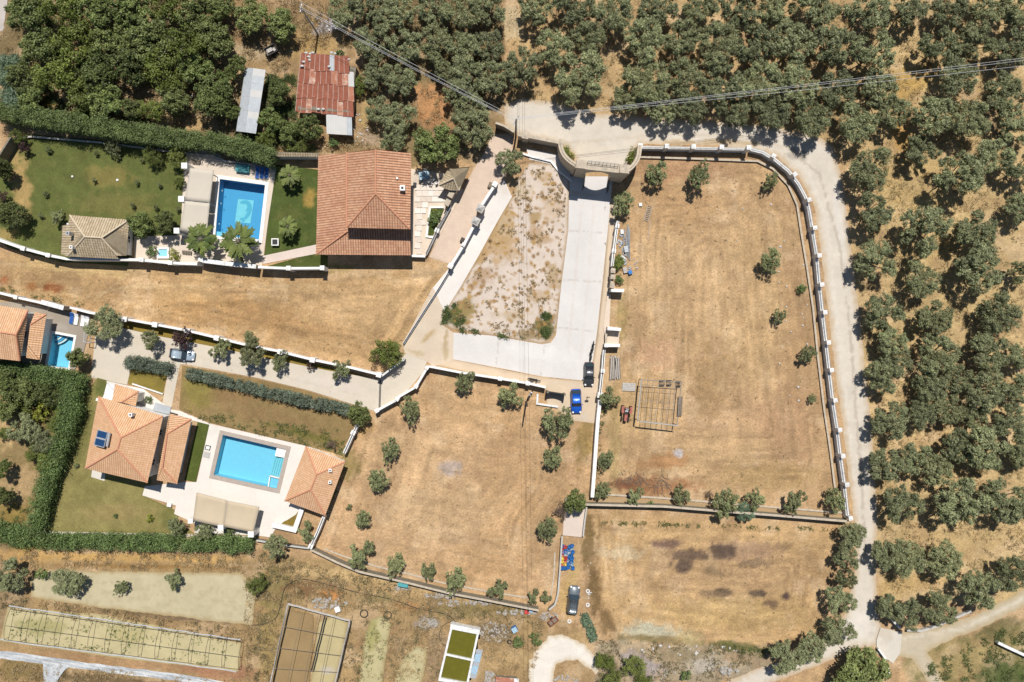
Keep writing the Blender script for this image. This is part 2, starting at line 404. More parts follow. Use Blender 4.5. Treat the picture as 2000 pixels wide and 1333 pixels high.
def patch(name, poly, m, col, jit=0.0, step=0.0, holes=(), spots=(), strokes=(), edge=None, var=0.10, smooth=False, z=None, parent=None):
    """a ground sheet lying a few millimetres above the one below"""
    LEVEL[0] += 1; z = 0.004*LEVEL[0] if z is None else z
    if smooth: poly = smoothpoly(poly)
    b = []
    for i in range(len(poly)):
        (x1, y1), (x2, y2) = poly[i], poly[(i+1) % len(poly)]
        L = math.hypot(x2-x1, y2-y1); n = max(1, int(L/(3.0 if jit else 1e9)))
        for k in range(n):
            b.append((x1+(x2-x1)*k/n, y1+(y2-y1)*k/n))
    b = np.array(b)
    if jit:
        n1 = fbm(b[:, 0], b[:, 1], 0.11, 3, LEVEL[0])-0.5; n2 = fbm(b[:, 0]+99, b[:, 1]+55, 0.11, 3, LEVEL[0])-0.5
        b = b+np.stack([n1, n2], 1)*jit*2.4
    vs = [tuple(q) for q in b]; es = [(i, (i+1) % len(b)) for i in range(len(b))]
    for hp in holes:
        o = len(vs); vs += [tuple(q) for q in hp]; es += [(o+i, o+(i+1) % len(hp)) for i in range(len(hp))]
    if step:
        gx, gy = np.meshgrid(np.arange(b[:, 0].min()+step/2, b[:, 0].max(), step), np.arange(b[:, 1].min()+step/2, b[:, 1].max(), step))
        gx = gx.ravel()+NR.uniform(-.3, .3, gx.size)*step; gy = gy.ravel()+NR.uniform(-.3, .3, gy.size)*step
        k = inside(gx, gy, list(map(tuple, b))) & (pdist(gx, gy, list(map(tuple, b))) > step*0.4)
        vs += list(zip(gx[k].tolist(), gy[k].tolist()))
    out = delaunay_2d_cdt([Vector(q) for q in vs], es, [], 0, 1e-4)
    V = np.array([(q.x, q.y) for q in out[0]]); F = [tuple(f) for f in out[2]]
    cen = np.array([V[list(f)].mean(0) for f in F])
    k = inside(cen[:, 0], cen[:, 1], [tuple(q) for q in b])
    for hp in holes: k &= ~inside(cen[:, 0], cen[:, 1], hp)
    F = [f for f, q in zip(F, k) if q]
    W = np.zeros((len(V), 3)); kk = S*(1-z/H)
    W[:, 0] = (V[:, 0]-1000)*kk; W[:, 1] = (666.5-V[:, 1])*kk; W[:, 2] = z
    F = [f if np.cross(W[f[1]][:2]-W[f[0]][:2], W[f[2]][:2]-W[f[0]][:2]) > 0 else f[::-1] for f in F]
    me = bpy.data.meshes.new(name); me.from_pydata(W.tolist(), [], F); me.update()
    c = np.repeat(np.array(col)[None], len(V), 0)
    c = c*(1+var*2*(fbm(V[:, 0], V[:, 1], 0.03, 4, LEVEL[0]+20)-0.5))[:, None]
    blobs(V[:, 0], V[:, 1], c, spots, LEVEL[0]); lines(V[:, 0], V[:, 1], c, strokes, LEVEL[0])
    if edge is not None:
        d = pdist(V[:, 0], V[:, 1], [tuple(q) for q in b])+(fbm(V[:, 0], V[:, 1], 0.15, 3, 4)-0.5)*edge[1]*0.8
        w_ = edge[2]*(1-sstep(0, edge[1], d)); c = c*(1-w_[:, None])+np.array(edge[0])[None]*w_[:, None]
    set_paint(me, c)
    o = link(name, me, m, parent)
    if parent is None: tag(o, kind='structure')
    return o

# ---- tiled roofs: every slope has its own barrel rows and stepped courses
def roof_slope(name, pts, m, parent, pitch=0.4, course=0.42, amp=0.06, thick=0.16):
    pts = [Vector(p) for p in pts]
    n = Vector((0, 0, 0))
    for i in range(len(pts)): n += pts[i].cross(pts[(i+1) % len(pts)])
    n.normalize()
    if n.z < 0: n = -n; pts = pts[::-1]
    down = Vector((n.x, n.y, 0)); down = (down-n*down.dot(n)).normalized()
    u = n.cross(down).normalized(); o = pts[0]
    Q = [((p-o).dot(u), (p-o).dot(down)) for p in pts]
    u0 = min(q[0] for q in Q); u1 = max(q[0] for q in Q); v1 = max(q[1] for q in Q); v0 = min(q[1] for q in Q)
    sub = 4; nu = max(2, int((u1-u0)/pitch*sub))
    us = np.linspace(u0+1e-4, u1-1e-4, nu+1)
    rngs = []
    for x in us:
        ys = []
        for i in range(len(Q)):
            (a, b), (c, d) = Q[i], Q[(i+1) % len(Q)]
            if (a <= x) != (c <= x): ys.append(b+(d-b)*(x-a)/(c-a))
        rngs.append((min(ys), max(ys)) if len(ys) >= 2 else (0, 0))
    nv = int((v1-v0)/course)+1
    rows = []                                   # (v, lift)
    for j in range(nv+1):
        v = v1-j*course
        rows.append((v, 0.03))
        rows.append((v-course+0.02, 0.0))
    me = bpy.data.meshes.new(name); vs = []; fs = []; uvs = []
    R = len(rows)
    for i, x in enumerate(us):
        h = amp*abs(math.cos(math.pi*(x-u0)/pitch))
        lo, hi = rngs[i]
        for v, lf in rows:
            vv = min(max(v, lo), hi)
            vs.append(o+u*float(x)+down*float(vv)+n*(h+lf)); uvs.append((float(x), float(vv)))
    for i in range(len(us)-1):
        for j in range(R-1):
            a, b, c, d = i*R+j, (i+1)*R+j, (i+1)*R+j+1, i*R+j+1
            if abs(uvs[a][1]-uvs[d][1])+abs(uvs[b][1]-uvs[c][1]) < 0.01: continue
            fs.append((a, d, c, b))
    nb = len(vs)
    for p in pts: vs.append(p-n*0.0); uvs.append((0, 0))
    for p in pts: vs.append(p-n*thick); uvs.append((0, 0))
    k = len(pts); fs.append(tuple(range(nb+2*k-1, nb+k-1, -1)))
    for i in range(k): fs.append((nb+i, nb+k+i, nb+k+(i+1) % k, nb+(i+1) % k))
    off = Vector(parent.location) if parent is not None else Vector((0, 0, 0))
    me.from_pydata([tuple(v-off) for v in vs], [], fs); me.update()
    if me.polygons[0].normal.z < 0: me.flip_normals()
    uvl = me.uv_layers.new(name='tile')
    for l in me.loops: uvl.data[l.index].uv = uvs[l.vertex_index]
    return link(name, me, m, parent)
def ridge(a, b, m, parent, r=0.13, name='ridge_cap', lift=0.06):
    a = Vector(a); b = Vector(b); mb = MB(); n = max(1, int((b-a).length/0.45)); off = Vector(parent.location)
    for i in range(n):
        p = a.lerp(b, i/n)-off; q = a.lerp(b, (i+1.08)/n if i < n-1 else 1)-off
        p.z += lift; q.z += lift; mb.tube(p, q, r*1.12, r*0.92, 7)
    return mb.build(name, m, parent)
def wallbox(name, pts, z0, z1, m, parent, thick=None):
    """walls of a building as a closed block"""
    off = parent.location; mb = MB(); mb.prism([(p[0]-off.x, p[1]-off.y) for p in pts], z0, z1)
    return mb.build(name, m, parent)
def inset(pts, d):
    """shrink a convex outline given in metres"""
    c = Vector((sum(p[0] for p in pts)/len(pts), sum(p[1] for p in pts)/len(pts))); out = []; n = len(pts)
    area = sum(pts[i][0]*pts[(i+1) % n][1]-pts[(i+1) % n][0]*pts[i][1] for i in range(n))
    sg = 1 if area > 0 else -1
    for i in range(n):
        p0, p1, p2 = Vector(pts[i-1][:2]), Vector(pts[i][:2]), Vector(pts[(i+1) % n][:2])
        e1 = (p1-p0).normalized(); e2 = (p2-p1).normalized()
        n1 = Vector((-e1.y, e1.x))*sg; n2 = Vector((-e2.y, e2.x))*sg
        bi = (n1+n2).normalized(); k = d/max(0.3, bi.dot(n1)); q = p1+bi*k; out.append((q.x, q.y))
    return out
def opening(parent, kind, a, b, t0, t1, z0, z1, out=0.03):
    """window or door on the outer face of a wall running from a to b (metres, outward on the right-hand side)"""
    a = Vector((a[0], a[1], 0)); b = Vector((b[0], b[1], 0)); d = (b-a).normalized(); nrm = Vector((d.y, -d.x, 0))
    L = (b-a).length; off = Vector(parent.location); c = a+d*(L*(t0+t1)/2)+nrm*out-off; wd = L*(t1-t0); rz = math.atan2(d.y, d.x)
    f = MB(); zc = (z0+z1)/2; hh = z1-z0
    f.box((c.x, c.y, zc), (wd, 0.08, hh), rz)
    fo = f.build(kind, M['glass'] if kind == 'window' else M['wood'], parent)
    g = MB()
    for sx in (-1, 1): g.box((c.x+d.x*sx*wd/2+nrm.x*.02, c.y+d.y*sx*wd/2+nrm.y*.02, zc), (0.08, 0.14, hh+0.16), rz)
    for sz in (-1, 1): g.box((c.x+nrm.x*.02, c.y+nrm.y*.02, zc+sz*hh/2), (wd-0.1, 0.13, 0.08), rz)
    g.box((c.x+nrm.x*.02, c.y+nrm.y*.02, zc), (0.05, 0.11, hh-0.1), rz)
    g.build('frame', M['white'], fo)
    return fo
def hip_building(name, label, cat, faces, ridges, wall_px, eave, mt, mr, pitch=0.4, wallmat='white', parts=None, h0=0.0, winds=True, ins=0.55):
    """faces: lists of (x, y, h) survey points"""
    base = P(*[sum(p[i] for p in wall_px)/len(wall_px) for i in (0, 1)], 0)
    root = empty(name, (base.x, base.y, h0)); tag(root, label, cat)
    root.location.z = 0
    for f in faces: roof_slope('roof_slope', [P(*q) for q in f], mt, root, pitch)
    for a, b in ridges: ridge(P(*a), P(*b), mr, root)
    wp = inset([P2(x, y, eave) for x, y in wall_px], ins)
    wallbox('wall', wp, h0, eave-0.05, M[wallmat], root)
    n = len(wp); area = sum(wp[i][0]*wp[(i+1) % n][1]-wp[(i+1) % n][0]*wp[i][1] for i in range(n))
    if area < 0: wp = wp[::-1]
    if winds:
        for i in range(n):
            a, b = wp[i], wp[(i+1) % n]; L = math.hypot(b[0]-a[0], b[1]-a[1])
            if L < 3: continue
            k = max(1, int(L/3.6))
            for j in range(k):
                c = (j+0.5)/k; ww = 0.55/L
                if j == 1 and i % 2 == 0: opening(root, 'door', a, b, c-ww, c+ww, 0.02, 2.1)
                else: opening(root, 'window', a, b, c-ww, c+ww, 0.95, 2.1)
                if eave > 4.4: opening(root, 'window', a, b, c-ww, c+ww, 3.1, 4.2)
    return root
def chimney(root, x, y, h, m='white', w_=0.55, tall=0.9, cap=True, name='chimney'):
    p = local(root, P(x, y, h)); mb = MB(); mb.box((p.x, p.y, p.z+root.location.z), (w_, w_, tall))
    c = mb.build(name, M[m], root)
    if cap:
        mc = MB()
        for sx in (-1, 1):
            for sy in (-1, 1): mc.box((p.x+sx*w_*.4, p.y+sy*w_*.4, p.z+tall/2+.08), (.08, .08, .16))
        mc.box((p.x, p.y, p.z+tall/2+.19), (w_*1.15, w_*1.15, .06)); mc.build('chimney_cap', M[m], c)
        md = MB(); md.box((p.x, p.y, p.z+tall/2+.235), (w_*.5, w_*.5, .03)); md.build('flue', M['iron'], c)
    return c

# ---- garden walls
def offset_line(pts, d):
    out = []; n = len(pts)
    for i in range(n):
        p = Vector(pts[i][:2])
        e = []
        if i > 0: e.append((p-Vector(pts[i-1][:2])).normalized())
        if i < n-1: e.append((Vector(pts[i+1][:2])-p).normalized())
        nn = [Vector((-q.y, q.x)) for q in e]; bi = sum(nn, Vector((0, 0))).normalized()
        q = p+bi*(d/max(0.4, bi.dot(nn[0]))); out.append((q.x, q.y))
    return out
def strip(mb, pts, wd, z0, z1):
    l = offset_line(pts, wd/2); r = offset_line(pts, -wd/2); n = len(pts)
    vs = []
    for i in range(n): vs += [(l[i][0], l[i][1], z0), (r[i][0], r[i][1], z0), (r[i][0], r[i][1], z1), (l[i][0], l[i][1], z1)]
    fs = [(0, 1, 2, 3), tuple(4*(n-1)+i for i in (3, 2, 1, 0))]
    for i in range(n-1):
        for a, b in ((0, 1), (1, 2), (2, 3), (3, 0)):
            fs.append((4*i+b, 4*i+a, 4*(i+1)+a, 4*(i+1)+b))
    mb.add(vs, fs)
def garden_wall(label, pts, h=1.4, thick=0.3, m='white', cop='white', pillars=(), ps=0.6, ph=1.8, pm=None, rail=0, cat='wall', name='garden_wall', copw=0.12, smooth=False, panels=False, railm='iron', coph=0.08, group=None):
    if 1.25 <= h <= 2.0: h *= 1.25; ph *= 1.22; rail *= 1.2
    thick *= .72; ps *= .86; copw *= .8
    if smooth: pts = smoothpoly(pts, False, 4)
    wpts = [P(x, y, h) for x, y in pts]; b = wpts[0]
    root = empty(name, (b.x, b.y, 0)); tag(root, label, cat, group)
    lp = [(p.x-b.x, p.y-b.y) for p in wpts]
    mb = MB(); strip(mb, lp, thick, 0, h-coph); mb.build('wall_body', M[m], root)
    mb = MB(); strip(mb, lp, thick+copw, h-coph+0.002, h); mb.build('coping', M[cop], root)
    pc = None
    # direction for pillars
    for q in pillars:
        x, y = q[:2]; p = P(x, y, ph); pp = (p.x-b.x, p.y-b.y); best = None
        for i in range(len(lp)-1):
            a = Vector(lp[i]); c = Vector(lp[i+1]); d = c-a; t = max(0, min(1, (Vector(pp)-a).dot(d)/max(1e-6, d.length_squared)))
            dd = (a+d*t-Vector(pp)).length
            if best is None or dd < best[0]: best = (dd, math.atan2(d.y, d.x), a+d*t)
        rz = best[1]; 
        if best[0] < 0.9: pp = tuple(best[2])
        s_ = q[2] if len(q) > 2 else ps
        mb = MB(); mb.box((pp[0], pp[1], (ph-.1)/2), (s_*.82, s_*.82, ph-.1), rz); po = mb.build('pillar', M[pm or m], root)
        mb = MB(); mb.box((pp[0], pp[1], ph-.05), (s_, s_, .1), rz); mb.box((pp[0], pp[1], ph+.03), (s_*.7, s_*.7, .06), rz, taper=.5)
        mb.build('pillar_cap', M[cop], po)
    if rail:
        mr_ = MB()
        for z_ in (h+.12, rail): mr_.path([(p[0], p[1], z_) for p in lp], .03, 4)
        mr_.build('top_rail', M[railm], root)
        mr_ = MB()
        for i in range(len(lp)-1):
            a = Vector(lp[i]); c = Vector(lp[i+1]); L = (c-a).length; k = max(1, int(L/0.28))
            for j in range(k):
                p = a.lerp(c, j/k); mr_.tube((p.x, p.y, h), (p.x, p.y, rail), .018, .018, 3)
        tag(mr_.build('railing_bars', M[railm], root), kind='stuff')
    return root

# ---- foliage
def leaf_mesh(name, cl, n, lw=0.12, ll=0.34, up=0.5, seed=0, m=None, flat=0.0, shell=0.55):
    """cl: clumps (x, y, z, r); n leaves in all; returns a mesh of small leaf blades with a tone per leaf"""
    R = np.random.RandomState(seed); cl = np.array(cl, float)
    w_ = cl[:, 3]**2; idx = R.choice(len(cl), n, p=w_/w_.sum())
    d = R.normal(size=(n, 3)); d /= np.linalg.norm(d, axis=1)[:, None]
    rr = (shell+(1-shell)*R.rand(n))**0.6*cl[idx, 3]*(1+0.22*R.normal(size=n).clip(-1, 1))*np.where(R.rand(n) < .28, 1+.8*R.rand(n), 1)
    p = cl[idx, :3]+d*rr[:, None]*np.array([1, 1, 0.75])
    nn = d*0.6+R.normal(size=(n, 3))*0.55+np.array([0, 0, up]); nn /= np.linalg.norm(nn, axis=1)[:, None]
    a = R.normal(size=(n, 3))+d*flat; t = a-nn*(a*nn).sum(1)[:, None]; t /= np.linalg.norm(t, axis=1)[:, None]
    b = np.cross(nn, t); L = ll*(0.6+0.8*R.rand(n))[:, None]; W = lw*(0.7+0.6*R.rand(n))[:, None]
    V = np.empty((n, 4, 3)); V[:, 0] = p-t*L/2; V[:, 1] = p+b*W/2; V[:, 2] = p+t*L/2; V[:, 3] = p-b*W/2
    tone_c = R.rand(len(cl))
    tone = np.clip(0.20*tone_c[idx]+0.72*R.rand(n)**1.5+0.25*((p[:, 2]-p[:, 2].min())/(np.ptp(p[:, 2])+1e-6)), 0, 1)  # leaves higher up are painted lighter, as if lit from above
    return quads(name, V, tone, m)
def quads(name, V, tone, m):
    n = len(V); me = bpy.data.meshes.new(name)
    me.vertices.add(4*n); me.vertices.foreach_set('co', V.reshape(-1).astype(np.float32))
    me.loops.add(4*n); me.loops.foreach_set('vertex_index', np.arange(4*n, dtype=np.int32))
    me.polygons.add(n); me.polygons.foreach_set('loop_start', np.arange(0, 4*n, 4, dtype=np.int32))
    me.update(calc_edges=True)
    at = me.attributes.new('tone', 'FLOAT', 'POINT'); at.data.foreach_set('value', np.repeat(tone, 4).astype(np.float32))
    if m is not None: me.materials.append(m)
    return me
def tree_proto(name, kind, R, hgt, seed, m, leaves, lw, ll, lobes=(5, 7), spread=0.62, lobe_r=(0.30, 0.46), trunk=True, flatk=0.55, base=0.35, nc=9, crown='crown', gaps=0.0, cmul=(.22, .42)):
    """hidden source of a tree: trunk mesh and crown mesh round the origin"""
    r = random.Random(seed); cl = []; mb = MB(); nl = r.randint(*lobes); a0 = r.random()*6.28
    zc = hgt*(base+ (1-base)*0.5); tips = []
    for i in range(nl+1):
        a = a0+i*6.283/nl+r.uniform(-.35, .35); q = R*spread*r.uniform(.65, 1.1) if i < nl else R*0.1
        lr = R*r.uniform(*lobe_r); z = zc+hgt*r.uniform(-.14, .16)+(0 if i < nl else hgt*.1)
        z = min(z, hgt-lr*.75); c = Vector((q*math.cos(a), q*math.sin(a), max(z, lr*.8))); tips.append((c, lr))
        for k in range(nc):
            d = Vector((r.gauss(0, 1), r.gauss(0, 1), r.gauss(0, .8)+.2)).normalized()
            cr = lr*r.uniform(*cmul); p = c+d*lr*r.uniform(.5, 1.0)
            if r.random() < gaps: continue
            cl.append((p.x, p.y, max(p.z, cr), cr))
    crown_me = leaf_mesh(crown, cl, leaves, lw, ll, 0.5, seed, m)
    tr = max(.06, R*.055); fork = Vector((0, 0, hgt*.25)); bend = Vector((r.uniform(-.1, .1)*R, r.uniform(-.1, .1)*R, hgt*.14))
    mb.tube((0, 0, -.1), bend, tr*1.35, tr, 7); mb.tube(bend, fork, tr, tr*.85, 7)
    for c, lr in tips:
        mid = fork.lerp(c, .5)+Vector((r.uniform(-.1, .1)*R, r.uniform(-.1, .1)*R, .05*R))
        mb.tube(fork, mid, tr*.55, tr*.38, 5); mb.tube(mid, c, tr*.38, tr*.2, 5)
        for k in range(4):
            d = Vector((r.gauss(0, 1), r.gauss(0, 1), r.gauss(0, .6)+.3)).normalized()*lr*.85
            mb.tube(c.lerp(mid, .3), c+d, tr*.2, tr*.06, 4)
    tm = mb.mesh('trunk'); tm.materials.append(M['bark'])
    return (tm, crown_me, R, hgt)
PROTO = {}
def protos(key, n, *a, **k):
    PROTO[key] = [tree_proto(key, key, seed=100*len(PROTO)+i, *a, **k) for i in range(n)]
protos('olive', 9, R=3.8, hgt=5.5, m=M['olive'], leaves=10500, lw=.105, ll=.38, lobes=(7, 10), spread=.66, lobe_r=(.22, .40), nc=26, gaps=.1, cmul=(.16, .34), base=.42)
protos('young', 7, R=2.2, hgt=3.2, m=M['olive2'], leaves=2800, lw=.10, ll=.35, lobes=(4, 6), spread=.62, lobe_r=(.26, .46), nc=18, gaps=.2, cmul=(.18, .36))
protos('dense', 5, R=4.0, hgt=6.0, m=M['dense'], leaves=8000, lw=.20, ll=.34, lobes=(6, 8), spread=.58, lobe_r=(.32, .45), nc=24, cmul=(.18, .36))
protos('bright', 3, R=2.5, hgt=3.6, m=M['bright'], leaves=4200, lw=.12, ll=.22, lobes=(4, 6), spread=.5, lobe_r=(.38, .5), nc=10)
protos('bush', 4, R=1.2, hgt=1.5, m=M['hedge'], leaves=700, lw=.12, ll=.2, lobes=(3, 4), spread=.4, lobe_r=(.4, .6), nc=6, base=.2)
protos('purple', 2, R=2.1, hgt=3.6, m=M['purple'], leaves=1900, lw=.13, ll=.24, lobes=(4, 5), spread=.55, lobe_r=(.3, .45), nc=9)
protos('yellow', 2, R=1.2, hgt=1.6, m=M['yellow'], leaves=700, lw=.12, ll=.2, lobes=(3, 4), spread=.4, lobe_r=(.4, .6), nc=6, base=.2)
protos('bare', 2, R=2.2, hgt=2.8, m=M['brownleaf'], leaves=900, lw=.05, ll=.5, lobes=(4, 5), spread=.6, lobe_r=(.3, .45), nc=7)
protos('reedtree', 2, R=2.6, hgt=3.6, m=M['reed'], leaves=2600, lw=.10, ll=.75, lobes=(5, 6), spread=.55, lobe_r=(.35, .5), nc=8, base=.1)
def palm_proto(seed, R=2.0, hgt=3.4, fronds=26):
    r = random.Random(seed); V = []; T = []
    for i in range(fronds):
        a = i*2.39996+r.uniform(-.2, .2); el = r.uniform(-.15, 1.25); L = R*r.uniform(.75, 1.05)
        d = Vector((math.cos(a), math.sin(a), 0)); pts = []
        for k in range(7):
            t = k/6; rad = L*t*math.cos(el*(1-t*.6)); z = L*t*math.sin(el)*(1-.45*t)-.35*t*t*L
            pts.append(Vector((0, 0, hgt-.5))+d*rad+Vector((0, 0, z)))
        sd = Vector((-d.y, d.x, 0)); tone = r.random()
        for k in range(3, 7):
            for s_ in (-1, 1):
                for q in range(2):
                    p = pts[k-1].lerp(pts[k], q/2); e = p+sd*s_*R*.22*(1.2-k/9)+d*R*.16+Vector((0, 0, r.uniform(-.12, .05)))
                    V.append([p, p+d*.18, e+d*.05, e-d*.10]); T.append(min(1, max(0, tone+r.uniform(-.15, .15))))
        for k in range(1, 4): V.append([pts[k-1]-sd*.03, pts[k]-sd*.03, pts[k]+sd*.03, pts[k-1]+sd*.03]); T.append(.3)
    me = quads('crown', np.array([[tuple(c) for c in q] for q in V]), np.array(T), M['palm'])
    mb = MB()
    for k in range(6): mb.tube((0, 0, -.1+k*(hgt-.3)/6), (0, 0, (k+1)*(hgt-.3)/6), .24-.01*k, .2-.01*k, 8)
    mb.ball((0, 0, hgt-.5), (.3, .3, .35)); tm = mb.mesh('trunk'); tm.materials.append(M['bark'])
    return (tm, me, R, hgt)
PROTO['palm'] = [palm_proto(3), palm_proto(8)]
TN = {'olive': 'olive_tree', 'young': 'young_olive_tree', 'dense': 'broadleaf_tree', 'bright': 'leafy_tree', 'bush': 'bush', 'purple': 'purple_tree',
      'yellow': 'yellow_shrub', 'bare': 'dead_shrub', 'reedtree': 'reed_clump', 'palm': 'palm_tree'}
CATS = {'bush': 'bush', 'yellow': 'shrub', 'bare': 'shrub', 'reedtree': 'reeds'}
def tree(kind, x, y, r, label, group=None, name=None, hs=1.0, seed=None):
    tm, cm, R, hg = PROTO[kind][(RND.randrange(99) if seed is None else seed) % len(PROTO[kind])]
    sc = r*S*(.885 if kind == 'olive' else 1.04)/R; hz = sc*hs
    if kind in ('olive', 'dense'): hz = max(hz, .7)
    h = hg*hz*0.62; p = P(x, y, h)
    root = empty(name or TN[kind], (p.x, p.y, 0), RND.uniform(0, 6.28)); root.scale = (sc*RND.uniform(.93, 1.07), sc*RND.uniform(.93, 1.07), hz)
    if kind == 'young': root.scale = (sc*RND.uniform(.8, .95), sc*RND.uniform(1.0, 1.15), hz); root.rotation_euler[2] = RND.uniform(-.5, .5)+(3.14 if RND.random() < .5 else 0)
    tag(root, label, CATS.get(kind, 'tree'), group)
    link('trunk' if kind not in ('bush', 'yellow', 'reedtree') else 'stems', tm, None, root)
    if kind == 'reedtree': root.children[-1]['kind'] = 'stuff'
    link('crown' if kind not in ('bush', 'yellow', 'reedtree') else 'foliage', cm, None, root)
    return root
def hedge(label, pts, wd, h, m='hedge', name='hedge', dens=420, lw=.13, ll=.22, seed=1, group=None, lump=.32):
    """clipped or wild hedge following a line; pts in survey pixels of its top"""
    r = random.Random(seed); wp = [P(x, y, h) for x, y in pts]; b = wp[0]
    root = empty(name, (b.x, b.y, 0)); tag(root, label, 'hedge', group); cl = []; mb = MB(); L = 0
    for i in range(len(wp)-1):
        a = wp[i]-b; c = wp[i+1]-b; a.z = c.z = 0; d = (c-a); L += d.length; dn = d.normalized(); sdn = Vector((-dn.y, dn.x, 0)); k = int(d.length/.7)+1
        for j in range(k):
            o = a+dn*(d.length*(j+.5)/k)
            mb.tube(o, o+Vector((0, 0, h*.6)), .05, .02, 5)
            for q in (-1, -.33, .33, 1):
                cr = wd*.5*r.uniform(.26, .58)
                if r.random() < .1: continue
                wob = .86+.3*float(vnoise(np.array([o.x*.45+seed*9]), np.array([o.y*.45]), 70)[0])
                for z_ in (h*.3, h*.62, h-cr*r.uniform(.6, 1.2)):
                    p = o+sdn*(q*wob*(wd/2-cr*.7))+dn*r.uniform(-.3, .3); cl.append((p.x, p.y, max(z_*wob+r.uniform(-lump, lump*.6), cr*.7), cr))
    tag(mb.build('stems', M['bark'], root), kind='stuff')
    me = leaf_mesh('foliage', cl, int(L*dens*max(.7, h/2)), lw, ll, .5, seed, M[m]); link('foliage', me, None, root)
    return root
def scatter(name, polys, n, size, m, label, seed=0, per=7, up=.1, lw=.07, ll=.45, hz=.35, avoid=(), kind='stuff', cat='plants'):
    """grass or weed tufts nobody could count, one mesh"""
    R = np.random.RandomState(seed); out = []
    for poly in polys:
        xs = [p[0] for p in poly]; ys = [p[1] for p in poly]
        area = 0.5*abs(sum(poly[i][0]*poly[(i+1) % len(poly)][1]-poly[(i+1) % len(poly)][0]*poly[i][1] for i in range(len(poly))))
        out.append((poly, min(xs), max(xs), min(ys), max(ys), area))
    tot = sum(o[5] for o in out); PX = []; PY = []
    for poly, x0, x1, y0, y1, ar in out:
        need = int(n*ar/tot); gx = R.uniform(x0, x1, need*6+10); gy = R.uniform(y0, y1, need*6+10)
        k = inside(gx, gy, poly) & (fbm(gx, gy, .06, 3, seed+5) > .46+.1*R.rand(len(gx)))
        for av in avoid: k &= ~inside(gx, gy, av)
        PX += gx[k][:need].tolist(); PY += gy[k][:need].tolist()
    PX = np.array(PX); PY = np.array(PY); c = len(PX)
    X = (PX-1000)*S; Y = (666.5-PY)*S; sz = R.uniform(size[0], size[1], c)
    X = np.repeat(X, per); Y = np.repeat(Y, per); sz = np.repeat(sz, per); tn = np.repeat(R.rand(c), per); q = c*per
    a = R.rand(q)*6.283; rad = sz*np.sqrt(R.rand(q))*.5
    p = np.stack([X+rad*np.cos(a), Y+rad*np.sin(a), sz*hz*R.rand(q)+.08], 1)
    nn = R.normal(size=(q, 3))*.7+np.array([0, 0, .7]); nn /= np.linalg.norm(nn, axis=1)[:, None]
    t = np.stack([np.cos(a), np.sin(a), .7+0*a], 1)+R.normal(size=(q, 3))*.4; t -= nn*(t*nn).sum(1)[:, None]; t /= np.linalg.norm(t, axis=1)[:, None]
    b = np.cross(nn, t); L = (ll*(sz/np.mean(size))*(.5+R.rand(q)))[:, None]; W = (lw*(.6+.8*R.rand(q)))[:, None]
    V = np.empty((q, 4, 3)); V[:, 0] = p-t*L/2; V[:, 1] = p+b*W/2; V[:, 2] = p+t*L/2; V[:, 3] = p-b*W/2
    me = quads(name, V, np.clip(tn*.6+R.rand(q)*.4, 0, 1), M[m]); o = link(name, me)
    return tag(o, label, cat, None, kind)
def rocks(name, areas, m, label, seed=0, cat='rubble'):
    """areas: (x, y, rx, ry, count, size)"""
    r = random.Random(seed); mb = MB()
    for x, y, rx, ry, n, sz in areas:
        for i in range(n):
            a = r.uniform(0, 6.28); q = math.sqrt(r.random()); s_ = sz*r.uniform(.4, 1.3); p = P(x+rx*q*math.cos(a), y+ry*q*math.sin(a))
            mb.ball((p.x, p.y, s_*.2), (s_*.5*r.uniform(.7, 1.3), s_*.5*r.uniform(.7, 1.3), s_*.35), 6, 4, .25)
    return tag(mb.build(name, M[m] if isinstance(m, str) else m), label, cat, None, 'stuff')
# ------------------------------------------------------------------ ground sheet, painted with its own soils
TAN = A(207, 172, 126); TANL = A(222, 190, 145); TAND = A(176, 142, 98); OLV = A(150, 133, 86); SCRUB = A(140, 122, 84)
ROADC = A(222, 211, 194); GREY = A(186, 172, 150); GREENG = A(124, 116, 66); ORANGE = A(205, 160, 105); BROWN = A(150, 120, 88); REDD = A(165, 105, 65)
PLOT = A(203, 190, 154); STRAW = A(214, 198, 142)
pool1 = [(430, 350), (519, 362), (507, 469), (421, 461)]
pool2 = [(436, 849), (560, 878), (541, 955), (418, 928)]
pool3 = [(104, 651), (146, 659), (135, 719), (93, 715)]
tank = [(884, 1228), (934, 1240), (914, 1336), (862, 1324)]
ax = np.concatenate([[-1500, -700, -350, -180, -130], np.arange(-100, 100.01, .36), [130, 180, 350, 700, 1500]])
ay = np.concatenate([[-1500, -700, -350, -180, -110], np.arange(-70, 70.01, .36), [110, 180, 350, 700, 1500]])
GX, GY = np.meshgrid(ax, ay); nx, ny = len(ax), len(ay)
px = (GX/S+1000).ravel(); py = (666.5-GY/S).ravel()
col = np.repeat(TAN[None], len(px), 0)
def region(poly, c, soft=10, st=1.0, nz=14):
    ins = inside(px, py, poly); d = pdist(px, py, poly); d = np.where(ins, d, -d)+(fbm(px, py, .06, 3, len(poly)+int(poly[0][0]))-.5)*nz*2
    w_ = st*sstep(-soft/2, soft/2, d); col[:] = col*(1-w_[:, None])+np.array(c)[None]*w_[:, None]
